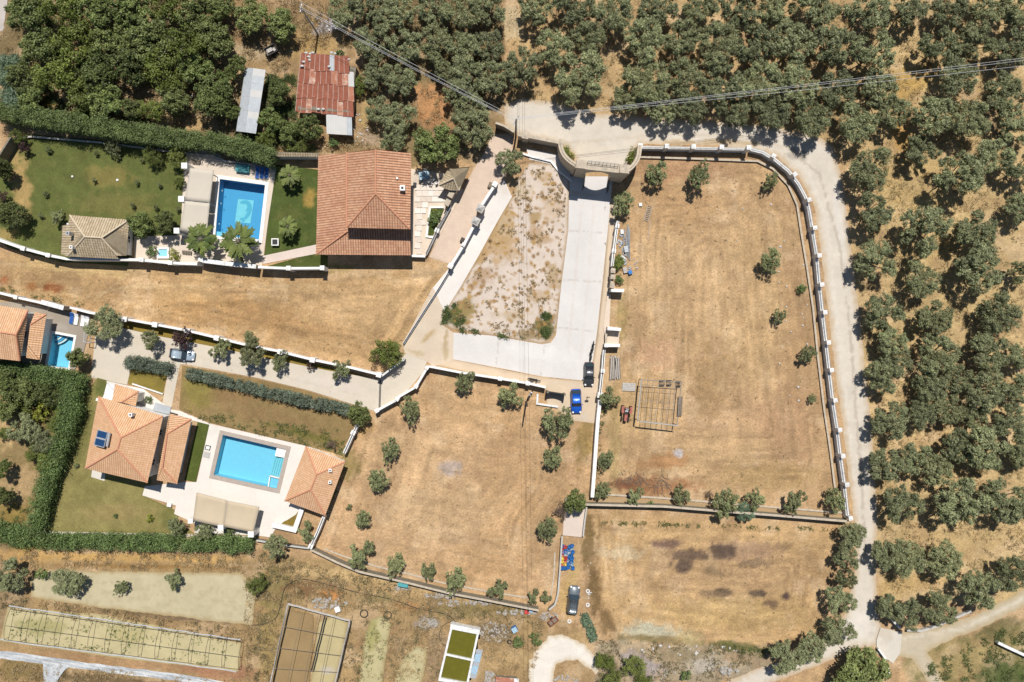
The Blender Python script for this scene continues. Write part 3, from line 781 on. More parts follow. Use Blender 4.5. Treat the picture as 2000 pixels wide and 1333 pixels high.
# wooded north edge and the ground under the grove
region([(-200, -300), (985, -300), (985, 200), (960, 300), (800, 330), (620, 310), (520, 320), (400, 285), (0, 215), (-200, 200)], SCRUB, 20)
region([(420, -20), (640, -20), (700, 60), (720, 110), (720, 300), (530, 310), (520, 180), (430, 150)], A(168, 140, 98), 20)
region([(812, 170), (895, 170), (892, 245), (830, 250)], A(200, 150, 100), 16)
region([(985, -300), (2600, -300), (2600, 1180), (1720, 1180), (1690, 900), (1660, 400), (1640, 290), (1000, 200)], A(212, 184, 130), 20)
region([(985, -300), (1700, -300), (1680, 280), (1250, 225), (1000, 195)], A(194, 164, 116), 20, .8)
# the dry fields
region([(0, 495), (250, 520), (620, 540), (800, 520), (880, 520), (780, 690), (730, 715), (300, 625), (0, 570)], A(203, 168, 118), 14)
region([(730, 760), (840, 730), (1060, 765), (1150, 800), (1150, 980), (1090, 1060), (1080, 1185), (620, 1080), (640, 1020)], A(212, 176, 130), 12)
region([(1200, 330), (1480, 320), (1560, 400), (1620, 950), (1180, 960), (1190, 400)], A(204, 170, 124), 14)
region([(1160, 1000), (1640, 1030), (1610, 1250), (1480, 1270), (1180, 1230)], A(208, 173, 122), 12)
# south western plots and rough ground
region([(-300, 1080), (480, 1080), (620, 1090), (1060, 1200), (1150, 1230), (1180, 1500), (-300, 1500)], A(178, 150, 104), 16)
region([(-300, 700), (140, 700), (100, 1040), (0, 1060), (-300, 1080)], A(150, 130, 85), 16)
region([(1150, 1250), (1500, 1265), (1520, 1300), (1440, 1333), (1170, 1345)], A(170, 155, 125), 14)
region([(1760, 1280), (1900, 1240), (2100, 1180), (2200, 1500), (1850, 1500)], A(140, 132, 84), 20)
region([(1780, 1300), (1860, 1250), (1960, 1240), (1900, 1340)], A(190, 165, 112), 26, .8)
def sp(*a): return a
SPOTS = [
 (100, 562, 26, 9, 5, REDD, .8), (60, 560, 16, 8, 5, A(175, 120, 70), .6), (8, 548, 12, 8, 0, A(175, 110, 70), .6), (450, 610, 150, 30, 4, A(190, 150, 98), .5), (560, 640, 120, 22, 8, A(186, 148, 100), .5), (700, 600, 130, 50, 0, A(216, 180, 130), .5),
 (150, 520, 130, 18, 6, A(214, 186, 130), .6), (860, 610, 25, 60, 25, A(190, 165, 105), .5), (640, 525, 50, 10, 0, A(160, 140, 80), .6),
 (880, 915, 22, 18, 0, A(196, 178, 160), .8), (990, 930, 50, 160, 5, A(200, 162, 115), .45), (1060, 1000, 50, 100, 10, A(182, 148, 104), .45), (900, 800, 110, 40, 0, A(200, 164, 116), .35), (880, 1000, 150, 60, 0, A(222, 188, 140), .45), (960, 1090, 60, 60, 0, A(198, 160, 112), .4), (800, 880, 90, 50, 0, A(220, 186, 138), .3), (680, 910, 30, 40, 20, A(150, 135, 78), .6), (1140, 860, 20, 60, 5, A(165, 140, 82), .6), (700, 830, 30, 30, 0, A(185, 150, 90), .5),
 (1330, 330, 120, 30, 0, A(182, 145, 108), .6), (1320, 400, 90, 80, 30, A(196, 158, 112), .4), (1300, 510, 60, 70, 30, A(218, 184, 136), .6), (1290, 690, 45, 30, 0, A(218, 176, 134), .6), (1390, 740, 40, 80, 10, A(178, 146, 100), .45), (1440, 820, 110, 60, -20, A(194, 158, 118), .4), (1480, 600, 60, 200, 0, A(200, 168, 120), .4), (1560, 700, 40, 220, 0, A(184, 150, 108), .5), (1540, 850, 60, 90, 0, A(180, 143, 106), .45), (1325, 885, 10, 8, 0, A(205, 198, 190), .8), (1300, 900, 60, 16, -8, A(180, 135, 90), .6), (1280, 950, 90, 20, 0, A(165, 120, 82), .7), (1225, 945, 40, 14, 0, A(140, 95, 70), .6), (1400, 880, 120, 40, 0, A(205, 172, 125), .5), (1500, 930, 100, 30, 0, A(190, 160, 108), .5), (1400, 560, 60, 120, 0, A(214, 180, 132), .4),
 (1215, 620, 14, 50, 0, A(165, 145, 90), .5), (1240, 800, 60, 60, 0, A(204, 172, 120), .4), (1200, 860, 14, 120, 0, A(180, 158, 105), .5), (1180, 560, 10, 10, 0, TAN, .1),
 (1410, 1078, 30, 16, 0, A(108, 90, 78), .9), (1345, 1085, 40, 14, 0, A(130, 108, 88), .75), (1330, 1108, 22, 12, 0, A(120, 100, 82), .8), (1475, 1100, 30, 10, 0, A(140, 118, 92), .6), (1300, 1062, 34, 10, 0, A(140, 112, 96), .7), (1400, 1118, 30, 12, 10, A(145, 122, 92), .6), (1415, 1158, 26, 10, 0, A(118, 100, 80), .8), (1480, 1160, 26, 9, 0, A(112, 95, 78), .85), (1535, 1165, 9, 9, 0, A(105, 86, 78), .9), (1505, 1180, 18, 9, 0, A(122, 98, 78), .7), (1380, 1160, 30, 8, 0, A(150, 125, 95), .6), (1450, 1075, 90, 20, 0, A(160, 130, 104), .5), (1400, 1120, 170, 50, 0, A(184, 152, 112), .45),
 (1215, 1080, 40, 16, 0, A(220, 200, 160), .6), (1270, 1235, 60, 22, 0, A(206, 200, 168), .9), (1350, 1245, 30, 15, 0, A(190, 175, 125), .5), (1150, 1060, 14, 60, 0, A(150, 125, 82), .8), (1160, 1150, 14, 60, -4, A(140, 114, 76), .8), (1185, 1215, 16, 30, -20, A(140, 114, 76), .7), (1430, 1200, 160, 40, 0, A(196, 166, 110), .5), (1450, 1265, 70, 10, 8, A(120, 118, 70), .8), (1300, 1250, 100, 8, 4, A(150, 132, 84), .7),
 (1250, 1300, 50, 22, 20, A(176, 164, 156), .8), (1380, 1300, 40, 18, -8, A(200, 190, 168), .7), (1320, 1280, 60, 12, 0, A(150, 135, 100), .5), (1200, 1310, 12, 22, 0, A(135, 118, 95), .6),
 (645, 1160, 22, 12, 10, A(198, 140, 84), .8), (600, 1150, 50, 16, 0, A(140, 108, 72), .7), (740, 1170, 40, 10, 0, A(140, 130, 78), .6), (800, 1185, 40, 12, 10, A(176, 134, 86), .6), (870, 1215, 0.1, 0.1, 0, TAN, 0), (835, 1217, 22, 14, 0, A(168, 158, 148), .85), (900, 1195, 60, 14, 4, A(140, 128, 80), .6), (960, 1190, 70, 14, 6, A(150, 135, 82), .5), (850, 1290, 30, 60, 15, A(160, 135, 105), .6), (960, 1235, 50, 22, 10, A(120, 108, 90), .7), (990, 1290, 60, 16, -10, A(208, 178, 124), .5), (820, 1150, 120, 12, 13, A(206, 176, 124), .7), (650, 1120, 100, 14, 8, A(208, 180, 126), .7), (1120, 1120, 14, 40, 0, A(196, 168, 112), .6), (1110, 1165, 20, 50, 5, A(196, 165, 105), .6), (540, 1150, 30, 60, 0, A(150, 138, 84), .6), (520, 1250, 25, 80, 0, A(166, 146, 90), .6),
 (250, 1090, 260, 9, 1, A(206, 168, 104), .8), (300, 1107, 200, 5, 1, A(160, 126, 76), .8), (60, 1085, 80, 14, 0, A(204, 166, 102), .6), (350, 1205, 140, 8, 5, A(140, 118, 92), .7), (240, 1195, 100, 8, 5, A(150, 128, 90), .6), (20, 1190, 40, 60, 0, A(160, 138, 104), .5), (420, 1310, 80, 20, 5, A(170, 120, 92), .5), (300, 1300, 300, 12, 5, A(184, 146, 104), .6), (200, 1330, 160, 12, 5, A(120, 102, 70), .7), (40, 1310, 60, 24, 0, A(140, 122, 74), .6),
 (40, 940, 40, 40, 0, A(186, 158, 112), .8), (20, 1000, 50, 50, 0, A(150, 128, 66), .6), (60, 1060, 60, 20, 0, A(90, 96, 50), .8), (10, 840, 20, 40, 0, A(200, 172, 120), .7), (100, 780, 90, 60, 0, A(80, 84, 40), .7),
 (1790, 360, 90, 60, 10, A(204, 176, 118), .6), (1840, 480, 120, 30, -8, A(198, 170, 112), .5), (1880, 580, 120, 30, -10, A(206, 180, 124), .5), (1760, 650, 60, 30, 0, A(205, 178, 120), .5), (1930, 1040, 120, 30, -14, A(206, 178, 124), .6), (1780, 1140, 90, 16, -8, A(208, 176, 118), .6), (1690, 400, 20, 60, 0, A(190, 155, 112), .6), (1705, 560, 18, 60, 0, A(196, 164, 118), .6), (1770, 160, 30, 60, 60, A(205, 170, 100), .7), (1760, 270, 20, 40, 0, A(200, 160, 95), .7), (1210, 140, 24, 34, 0, A(205, 175, 125), .7), (1000, 40, 20, 40, 0, A(200, 180, 140), .8), (1290, 270, 0.1, 0.1, 0, TAN, 0),
 (850, 205, 40, 40, 0, A(200, 150, 100), .8), (640, 55, 30, 16, -20, A(170, 166, 168), .8), (600, 90, 60, 30, 0, A(190, 158, 100), .6), (455, 170, 30, 30, 60, A(205, 180, 130), .8), (500, 100, 60, 20, 0, A(196, 176, 138), .6), (100, 215, 30, 18, 20, A(180, 150, 80), .7), (360, 240, 40, 14, 8, A(205, 172, 118), .8), (720, 270, 22, 20, 0, A(180, 158, 130), .6), (715, 210, 10, 50, 5, A(190, 165, 110), .6),
 (1960, 1320, 60, 30, 0, A(96, 112, 60), .7), (1890, 1290, 70, 26, -20, A(176, 158, 105), .5), (1950, 1230, 50, 20, -20, A(120, 116, 72), .6),
]
pm_ = fbm(px, py, .035, 5, 47); w_ = sstep(.50, .66, pm_)*.42; col = col*(1-w_[:, None])+(col*.0+A(160, 128, 92))[:]*w_[:, None]
pm_ = fbm(px, py, .028, 5, 53); w_ = sstep(.54, .68, pm_)*.40; col = col*(1-w_[:, None])+A(228, 200, 158)[None]*w_[:, None]
SPOTS = [(a_, b_, c_*1.1, d_*1.1, e_, (np.array(f_)*(.86 if f_[0] < .22 else 1)), min(1, g_*1.3)) for a_, b_, c_, d_, e_, f_, g_ in sorted(SPOTS, key=lambda q: -q[2]*q[3])]
blobs(px, py, col, SPOTS, 3)
STROKES = [([(600, 520), (740, 540), (830, 560), (850, 600), (800, 660)], 7, A(222, 190, 142), .35), ([(560, 620), (700, 680), (780, 660)], 5, A(180, 140, 92), .35), ([(130, 590), (250, 560), (420, 560), (620, 560)], 5, A(220, 196, 148), .45), ([(180, 590), (260, 530)], 6, A(220, 190, 140), .5), ([(620, 590), (600, 640), (640, 680), (720, 700)], 4, A(182, 146, 98), .35),
 ([(1340, 470), (1300, 560), (1260, 640)], 8, A(220, 188, 142), .4), ([(1400, 420), (1420, 560), (1400, 700), (1360, 820)], 6, A(184, 150, 106), .35), ([(1460, 430), (1480, 600), (1470, 760)], 6, A(186, 152, 108), .3), ([(1230, 690), (1320, 700), (1420, 690), (1500, 730)], 5, A(216, 182, 140), .4),
 ([(760, 860), (800, 1000), (900, 1060), (1040, 1050)], 5, A(222, 190, 146), .4), ([(850, 780), (980, 820), (1050, 900), (1040, 1010)], 5, A(188, 154, 108), .35), ([(900, 1050), (980, 1060), (1060, 1010)], 3, A(180, 148, 104), .4),
 ([(1100, 1110), (1130, 1070), (1145, 1010)], 3, A(150, 128, 84), .6), ([(1170, 1010), (1168, 1100), (1178, 1180), (1210, 1240)], 5, A(150, 120, 78), .6),
 ([(1040, 700), (1040, 700)], 1, TAN, 0)]
for k in range(7): STROKES.append(([(1700, 375+k*34), (1860, 350+k*36), (2050, 330+k*34)], 5, A(214, 190, 136), .4))
for k in range(5): STROKES.append(([(1720, 1060-k*14), (1850, 1040-k*22), (2050, 990-k*30)], 4, A(176, 150, 100), .35))
for k in range(6): STROKES.append(([(0, 505+k*14), (200, 535+k*14), (450, 560+k*14), (700, 600+k*12)], 3, A(188, 152, 100), .28))
lines(px, py, col, STROKES)
big = fbm(px, py, .012, 4, 31); col *= (1+.42*(big-.5))[:, None]
mid = fbm(px, py, .06, 3, 37); col *= (1+.40*(mid-.5))[:, None]
FB = [(1200, 330), (1480, 320), (1560, 400), (1620, 950), (1180, 960), (1190, 400)]; FC = [(730, 760), (840, 730), (1060, 765), (1150, 800), (1150, 980), (1090, 1060), (1080, 1185), (620, 1080), (640, 1020)]
FD = [(1160, 1000), (1640, 1030), (1610, 1250), (1480, 1270), (1180, 1230)]; FA = [(0, 495), (250, 520), (620, 540), (800, 520), (880, 520), (780, 690), (730, 715), (300, 625), (0, 570)]
for fp, amp_ in ((FA, .34), (FB, .26), (FC, .24), (FD, .26)):      # mowing passes follow the field edges
    m_ = inside(px, py, fp); xx, yy = px[m_], py[m_]; d = pdist(xx, yy, fp)+10*(fbm(xx, yy, .02, 3, 61)-.5)
    t_ = vnoise(d*.16, xx*.012+yy*.006, 62)*.6+vnoise(d*.34, xx*.03+yy*.02, 63)*.4
    col[m_] *= (1+amp_*2*(t_-.5)*sstep(0, 12, d))[:, None]
fine = NR.rand(len(px)); col *= (0.96+.08*fine)[:, None]
col *= np.array([.95, .93, .96])[None]
idx = np.arange(nx*ny).reshape(ny, nx)
F = np.stack([idx[:-1, :-1], idx[:-1, 1:], idx[1:, 1:], idx[1:, :-1]], -1).reshape(-1, 4)
cx = px[F].mean(1); cy = py[F].mean(1); keep = np.ones(len(F), bool)
for pl in (pool1, pool2, pool3, tank): keep &= ~(inside(cx, cy, pl) | (pdist(cx, cy, pl) < 3.2))
F = F[keep]
me = bpy.data.meshes.new('ground'); nv_ = nx*ny
me.vertices.add(nv_); co = np.zeros((nv_, 3), np.float32); co[:, 0] = GX.ravel(); co[:, 1] = GY.ravel(); me.vertices.foreach_set('co', co.ravel())
me.loops.add(4*len(F)); me.loops.foreach_set('vertex_index', F.ravel().astype(np.int32)); me.polygons.add(len(F))
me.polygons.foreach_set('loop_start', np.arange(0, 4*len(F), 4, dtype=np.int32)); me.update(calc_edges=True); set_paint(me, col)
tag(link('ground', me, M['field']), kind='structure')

# ------------------------------------------------------------------ roads, drives, yards, lawns
DIRT = A(196, 168, 128)
patch('gravel_road', [(985, 206), (1020, 192), (1080, 200), (1160, 222), (1250, 228), (1400, 238), (1500, 246), (1600, 268), (1628, 288), (1640, 330), (1652, 400), (1662, 480), (1672, 560), (1682, 640), (1692, 740), (1702, 830), (1708, 920), (1714, 1000), (1712, 1080), (1712, 1140), (1716, 1200), (1722, 1232), (1716, 1262), (1700, 1262), (1660, 1270), (1610, 1295), (1540, 1322), (1480, 1345), (1390, 1345), (1480, 1306), (1560, 1284), (1620, 1250), (1655, 1190), (1668, 1130), (1672, 1080), (1668, 1012), (1656, 920), (1646, 830), (1633, 740), (1622, 650), (1612, 560), (1602, 480), (1590, 400), (1560, 345), (1520, 308), (1480, 296), (1400, 284), (1250, 282), (1236, 300), (1228, 330), (1128, 330), (1120, 300), (1100, 284), (1040, 268), (1004, 262), (985, 240)],
      M['gravel'], ROADC, jit=1.8, step=4.5, edge=(A(200, 172, 134), 13, .75), strokes=[([(1540, 290), (1600, 340), (1640, 480), (1660, 640), (1672, 800), (1684, 960), (1690, 1100)], 5, A(190, 176, 158), .75), ([(1575, 330), (1615, 430), (1632, 600), (1655, 800), (1668, 960), (1680, 1090)], 4, A(236, 228, 214), .4), ([(1060, 280), (1160, 276), (1300, 262), (1450, 268), (1540, 290)], 5, A(205, 190, 166), .5), ([(1300, 280), (1400, 276), (1480, 282)], 8, A(190, 166, 128), .8)],
      spots=[(1560, 300, 26, 10, 25, A(160, 150, 138), .8), (1545, 305, 16, 8, 25, A(165, 155, 142), .6), (1680, 1220, 30, 30, 0, A(236, 228, 216), .6), (1640, 420, 12, 90, -4, A(232, 226, 216), .5), (1150, 300, 60, 24, 0, A(228, 214, 192), .6)])
patch('gravel_track', [(1755, 1236), (1830, 1226), (1900, 1204), (1960, 1174), (2060, 1120), (2060, 1165), (2000, 1185), (1920, 1226), (1840, 1256), (1812, 1275), (1850, 1345), (1820, 1345), (1780, 1286), (1752, 1280), (1722, 1262), (1722, 1236)], M['gravel'], A(206, 192, 166), jit=2.5, step=6, edge=(A(190, 168, 128), 12, .8), strokes=[([(1765, 1246), (1880, 1228), (1980, 1180), (2050, 1140)], 5, A(228, 218, 198), .6)])
patch('white_gravel_yard', [(1036, 1345), (1034, 1296), (1052, 1262), (1080, 1242), (1104, 1242), (1134, 1254), (1160, 1280), (1168, 1314), (1152, 1308), (1130, 1292), (1104, 1290), (1084, 1304), (1074, 1345)], M['gravel'], A(240, 231, 216), jit=5, step=4, edge=(A(205, 180, 142), 9, .7), smooth=True)
patch('gravel_entrance', [(-20, -30), (16, -30), (14, 10), (6, 60), (-20, 70)], M['gravel'], A(205, 195, 185), jit=2)
CONC = A(229, 223, 216)
patch('concrete_driveway', [(1113, 345), (1197, 345), (1192, 400), (1180, 520), (1166, 650), (1152, 745), (1060, 736), (990, 722), (884, 702), (886, 650), (960, 656), (1058, 673), (1076, 670), (1086, 655), (1096, 560), (1106, 450), (1112, 385)], M['slab'], CONC, step=3.0, strokes=[([(1100, 450), (1190, 456)], 1.6, A(200, 190, 178), .7), ([(1092, 545), (1180, 552)], 1.6, A(200, 190, 178), .7), ([(1084, 640), (1168, 648)], 1.6, A(200, 190, 178), .7), ([(1064, 674), (1056, 735)], 1.6, A(200, 190, 178), .7), ([(975, 660), (968, 718)], 1.6, A(200, 190, 178), .7), ([(1136, 400), (1122, 560), (1110, 680)], 5, A(222, 212, 200), .6), ([(1160, 400), (1148, 560), (1134, 700)], 5, A(224, 214, 202), .5)], spots=[(1140, 380, 40, 8, 5, A(205, 190, 170), .6), (1060, 690, 90, 20, 8, A(242, 236, 228), .5)], var=.04)
patch('beige_pavement', [(1193, 385), (1205, 400), (1200, 470), (1192, 560), (1186, 640), (1182, 700), (1172, 775), (1166, 828), (1118, 822), (1090, 800), (1068, 790), (1068, 762), (1034, 752), (950, 735), (848, 712), (846, 700), (886, 703), (990, 724), (1060, 738), (1153, 747), (1167, 650), (1181, 520)], M['slab'], A(222, 200, 172), step=7, strokes=[([(1193, 400), (1181, 520), (1167, 650), (1154, 745)], 1.4, A(130, 115, 92), .9), ([(886, 704), (990, 725), (1060, 739)], 1.6, A(130, 115, 92), .8)], spots=[(1140, 830, 24, 22, 0, A(214, 200, 184), .7), (1180, 650, 10, 60, 5, A(228, 208, 184), .5)], edge=(A(196, 172, 138), 5, .5))
patch('old_concrete_junction', [(786, 672), (846, 560), (872, 620), (862, 634), (886, 650), (885, 704), (846, 716), (834, 706), (792, 692)], M['slab'], A(222, 203, 178), step=5, jit=.6, spots=[(838, 655, 20, 6, -45, A(188, 160, 112), .8), (870, 665, 4, 24, 10, A(180, 155, 115), .8), (815, 690, 22, 5, 15, A(190, 168, 130), .7), (872, 690, 5, 14, 0, A(190, 168, 130), .8), (820, 640, 12, 12, 0, A(228, 212, 190), .5)])
patch('white_path', [(985, 352), (1000, 385), (976, 425), (936, 498), (900, 560), (874, 622), (846, 562), (882, 518), (930, 430), (962, 372)], M['slab'], A(240, 232, 222), step=6, spots=[(985, 370, 16, 16, 0, A(226, 214, 198), .6)])
patch('pink_gravel_drive', [(962, 262), (1004, 262), (1000, 300), (985, 350), (962, 372), (930, 430), (884, 518), (838, 503), (862, 450), (900, 380), (925, 330), (945, 300)], M['gravel'], A(226, 202, 180), step=7, edge=(A(205, 180, 150), 5, .5), var=.05)
LOTR = random.Random(21)
LOT = [(LOTR.uniform(885, 1100), LOTR.uniform(335, 660), LOTR.uniform(2, 7), LOTR.uniform(2, 5), LOTR.uniform(0, 180), A(*LOTR.choice(((170, 132, 82), (150, 118, 78), (186, 150, 96)))), LOTR.uniform(.6, 1)) for _ in range(420)]
patch('gravel_lot', [(1000, 385), (1012, 350), (1034, 318), (1090, 322), (1102, 340), (1112, 350), (1110, 450), (1096, 560), (1086, 648), (1072, 670), (1056, 671), (960, 655), (880, 642), (862, 633), (868, 610), (900, 560), (936, 498), (976, 425)], M['gravel'], A(222, 205, 188), step=2.2, var=.05,
      spots=[(905, 610, 26, 34, 30, A(150, 128, 72), .9), (882, 618, 20, 24, 30, A(96, 100, 50), .9), (1064, 640, 26, 24, 0, A(104, 104, 52), .95), (1040, 655, 40, 12, 8, A(150, 125, 78), .8), (930, 500, 28, 26, 0, A(186, 152, 102), .8), (975, 480, 50, 40, 0, A(192, 156, 108), .75), (940, 545, 40, 22, -30, A(178, 142, 104), .7), (1050, 460, 34, 22, 20, A(186, 152, 112), .7), (1045, 425, 14, 14, 0, A(170, 138, 82), .8), (1080, 540, 18, 30, 0, A(176, 146, 98), .7), (980, 440, 28, 50, 10, A(188, 156, 104), .7), (1080, 400, 26, 40, 0, A(196, 166, 126), .5), (1000, 615, 40, 12, 0, A(186, 160, 118), .6), (1050, 580, 30, 14, 0, A(180, 150, 104), .55), (965, 560, 40, 20, -10, A(222, 206, 190), .6), (1020, 375, 20, 20, 0, A(200, 176, 136), .6), (1060, 345, 20, 14, 0, A(190, 160, 112), .6)]+LOT,
      edge=(A(170, 140, 96), 7, .7))
patch('white_forecourt', [(1028, 290), (1090, 302), (1112, 335), (1117, 356), (1108, 350), (1096, 336), (1080, 322), (1034, 312)], M['slab'], A(236, 228, 218), step=0)
ROADG = A(222, 210, 190)
patch('concrete_lane', [(792, 692), (834, 706), (826, 728), (778, 784), (738, 808), (730, 803), (690, 790), (600, 762), (500, 738), (362, 712), (352, 712), (334, 800), (316, 795), (331, 712), (260, 700), (248, 752), (178, 738), (186, 655), (240, 640), (300, 655), (430, 678), (520, 700), (640, 724), (742, 742)], M['slab'], ROADG, step=4, strokes=[([(460, 690), (452, 728)], 1.6, A(196, 184, 164), .7), ([(560, 712), (550, 750)], 1.6, A(196, 184, 164), .7), ([(655, 734), (642, 775)], 1.6, A(196, 184, 164), .7), ([(250, 690), (400, 700), (560, 738), (700, 772)], 5, A(212, 200, 178), .5)], var=.05, spots=[(640, 750, 90, 18, 14, A(230, 216, 200), .6), (300, 670, 60, 14, 10, A(214, 200, 176), .5)])
patch('drainage_channel', [(741, 742), (745, 742), (743, 806), (739, 806)], M['slab'], A(120, 116, 110), step=0)
patch('lawn_verge', [(245, 628), (300, 638), (430, 664), (545, 692), (640, 716), (728, 738), (640, 724), (520, 700), (430, 680), (300, 655), (240, 641)], M['lawn'], A(150, 128, 62), step=7)
LAWN = A(102, 108, 58)
patch('lawn', [(2, 300), (20, 270), (60, 262), (200, 275), (420, 300), (400, 320), (362, 322), (358, 400), (350, 450), (330, 470), (258, 470), (250, 520), (120, 512), (20, 486), (-4, 470), (-4, 330)], M['lawn'], LAWN, step=5, spots=[(210, 345, 50, 26, 0, A(142, 128, 74), .7), (40, 360, 24, 70, -6, A(178, 150, 98), .95), (15, 300, 30, 30, 0, A(178, 152, 100), .7), (140, 440, 70, 30, 0, A(112, 112, 62), .5), (8, 460, 30, 14, 0, A(176, 150, 96), .7), (230, 400, 90, 30, 0, A(128, 120, 70), .6)])
patch('lawn', [(538, 322), (624, 332), (620, 482), (516, 500), (524, 430)], M['lawn'], A(84, 96, 48), step=5, spots=[(604, 390, 12, 20, 20, A(170, 140, 75), .9), (565, 420, 30, 16, 0, A(110, 110, 60), .5)])
patch('lawn', [(516, 522), (616, 494), (640, 500), (640, 527), (516, 528)], M['lawn'], A(84, 92, 46), step=6)
PAVE = A(232, 216, 196)
patch('pool_terrace', [(366, 295), (410, 290), (432, 305), (445, 320), (540, 325), (524, 430), (512, 520), (262, 512), (262, 462), (352, 460), (360, 322)], M['slab'], PAVE, step=8, holes=[pool1], var=.04)
patch('garden_path', [(514, 500), (618, 478), (618, 496), (514, 516)], M['slab'], A(228, 210, 196), step=6)
patch('paved_patio', [(803, 330), (880, 340), (905, 372), (870, 440), (835, 500), (803, 502)], M['slab'], A(232, 214, 192), step=7, spots=[(820, 350, 20, 20, 0, A(205, 190, 175), .5)])
LAWN2 = A(146, 136, 84)
patch('lawn', [(190, 738), (248, 754), (270, 800), (296, 945), (280, 968), (350, 1000), (345, 1020), (380, 1042), (90, 1042), (110, 960), (150, 800)], M['lawn'], LAWN2, step=6, var=.14, spots=[(160, 840, 26, 90, 14, A(118, 116, 66), .7), (205, 760, 22, 22, 0, A(96, 104, 54), .8), (230, 1000, 90, 22, 0, A(160, 140, 92), .7), (180, 960, 40, 40, 0, A(132, 124, 74), .6), (330, 1010, 26, 26, 0, A(110, 112, 60), .6)], edge=(A(120, 116, 64), 9, .5))
patch('lawn', [(356, 714), (500, 740), (600, 764), (694, 795), (690, 840), (664, 888), (600, 872), (410, 826), (350, 800)], M['lawn'], A(152, 128, 86), step=6, var=.14, spots=[(385, 760, 40, 40, 0, A(140, 130, 68), .8), (540, 820, 120, 20, 14, A(146, 118, 82), .5), (600, 850, 90, 10, 14, A(112, 108, 52), .8), (460, 770, 60, 20, 0, A(150, 118, 80), .5)])
patch('lawn', [(258, 704), (330, 714), (318, 768), (250, 750)], M['lawn'], A(140, 124, 62), step=6)
patch('lawn', [(386, 824), (410, 829), (382, 942), (360, 938)], M['lawn'], A(88, 98, 46), step=6)
TERR = A(243, 234, 222)
patch('villa_terrace', [(280, 760), (334, 800), (352, 803), (410, 828), (600, 872), (625, 880), (600, 985), (576, 1012), (556, 1018), (540, 1030), (528, 1050), (500, 1046), (380, 1042), (380, 1022), (340, 1004), (344, 988), (278, 968), (283, 950), (360, 942), (384, 942), (409, 830), (330, 810), (215, 790), (208, 744), (250, 754)], M['slab'], TERR, step=9, holes=[pool2], var=.03)
patch('side_step', [(180, 918), (206, 926), (204, 940), (178, 932)], M['slab'], A(230, 222, 208))
patch('planting_bed', [(545, 1026), (577, 1006), (583, 998), (572, 1036)], M['lawn'], A(140, 118, 56), step=5)
patch('stone_terrace', [(40, 590), (150, 612), (176, 640), (160, 700), (146, 722), (90, 722), (30, 715), (0, 700), (0, 590)], M['slab'], A(170, 158, 142), step=6, holes=[pool3], spots=[(120, 640, 16, 8, 10, A(190, 180, 168), .6)])
patch('side_path', [(160, 740), (172, 745), (130, 880), (88, 1010), (76, 1006), (120, 870)], M['slab'], A(150, 146, 142), step=8)
patch('garden_edging', [(80, 1038), (380, 1044), (500, 1048), (500, 1052), (380, 1049), (80, 1043)], M['slab'], A(210, 200, 182), step=0)
patch('ploughed_plot', [(60, 1130), (100, 1112), (180, 1116), (330, 1118), (470, 1119), (482, 1128), (500, 1158), (494, 1222), (400, 1212), (300, 1200), (180, 1185), (60, 1168)], M['gravel'], PLOT, jit=2, step=6, edge=(A(176, 150, 104), 7, .8), strokes=[([(60, 1150+k*9), (280, 1160+k*9), (496, 1180+k*7)], 2.0, A(184, 170, 134), .45) for k in range(-3, 6)])
plot_b = [(14, 1186), (200, 1200), (472, 1256), (466, 1312), (250, 1288), (0, 1252)]
patch('seedling_plot', plot_b, M['gravel'], A(204, 190, 146), jit=1.0, step=4, spots=[(80, 1225, 60, 20, 0, A(150, 146, 84), .5), (250, 1240, 50, 20, 0, A(182, 170, 112), .5)], edge=(A(176, 152, 104), 6, .7))
patch('crop_bed', [(700, 1345), (710, 1260), (722, 1210), (745, 1203), (764, 1216), (760, 1250), (745, 1345)], M['gravel'], A(198, 186, 140), jit=1.6, step=4, spots=[(728, 1240, 14, 40, 4, A(156, 152, 82), .6)], edge=(A(160, 136, 92), 6, .7))
patch('crop_bed', [(765, 1345), (788, 1285), (812, 1262), (834, 1268), (832, 1300), (820, 1345)], M['gravel'], A(202, 190, 146), jit=1.4, step=5, edge=(A(160, 136, 92), 6, .7))
patch('crop_bed', [(622, 1215), (640, 1206), (660, 1202), (680, 1218), (662, 1300), (650, 1345), (605, 1345), (612, 1290)], M['gravel'], A(198, 182, 136), jit=.8, step=5, edge=(A(160, 136, 92), 5, .6), spots=[(640, 1310, 18, 8, 10, A(200, 192, 182), .7)])
patch('crop_bed', [(560, 1190), (612, 1200), (612, 1250), (604, 1345), (530, 1345), (545, 1260)], M['gravel'], A(164, 138, 98), jit=.8, step=5, edge=(A(140, 116, 78), 5, .6))
patch('slab_pavement', [(1104, 972), (1140, 985), (1146, 1000), (1139, 1050), (1099, 1046), (1102, 1000)], M['slab'], A(226, 208, 192), step=6)
patch('culvert_slab', [(1720, 1226), (1762, 1236), (1758, 1276), (1744, 1296), (1712, 1276), (1712, 1250)], M['slab'], A(222, 213, 198), step=4, spots=[(1730, 1240, 20, 20, 0, A(200, 186, 164), .6)])
patch('wall_strip', [(1145, 970), (1300, 978), (1420, 988), (1640, 1004), (1655, 1014), (1400, 996), (1300, 990), (1142, 984)], M['gravel'], A(186, 158, 120), step=6, edge=(A(180, 150, 110), 4, .5))
patch('alcove_floor', [(1186, 574), (1193, 576), (1190, 640), (1210, 650), (1208, 676), (1185, 672), (1178, 640)], M['slab'], A(232, 212, 190), step=0)
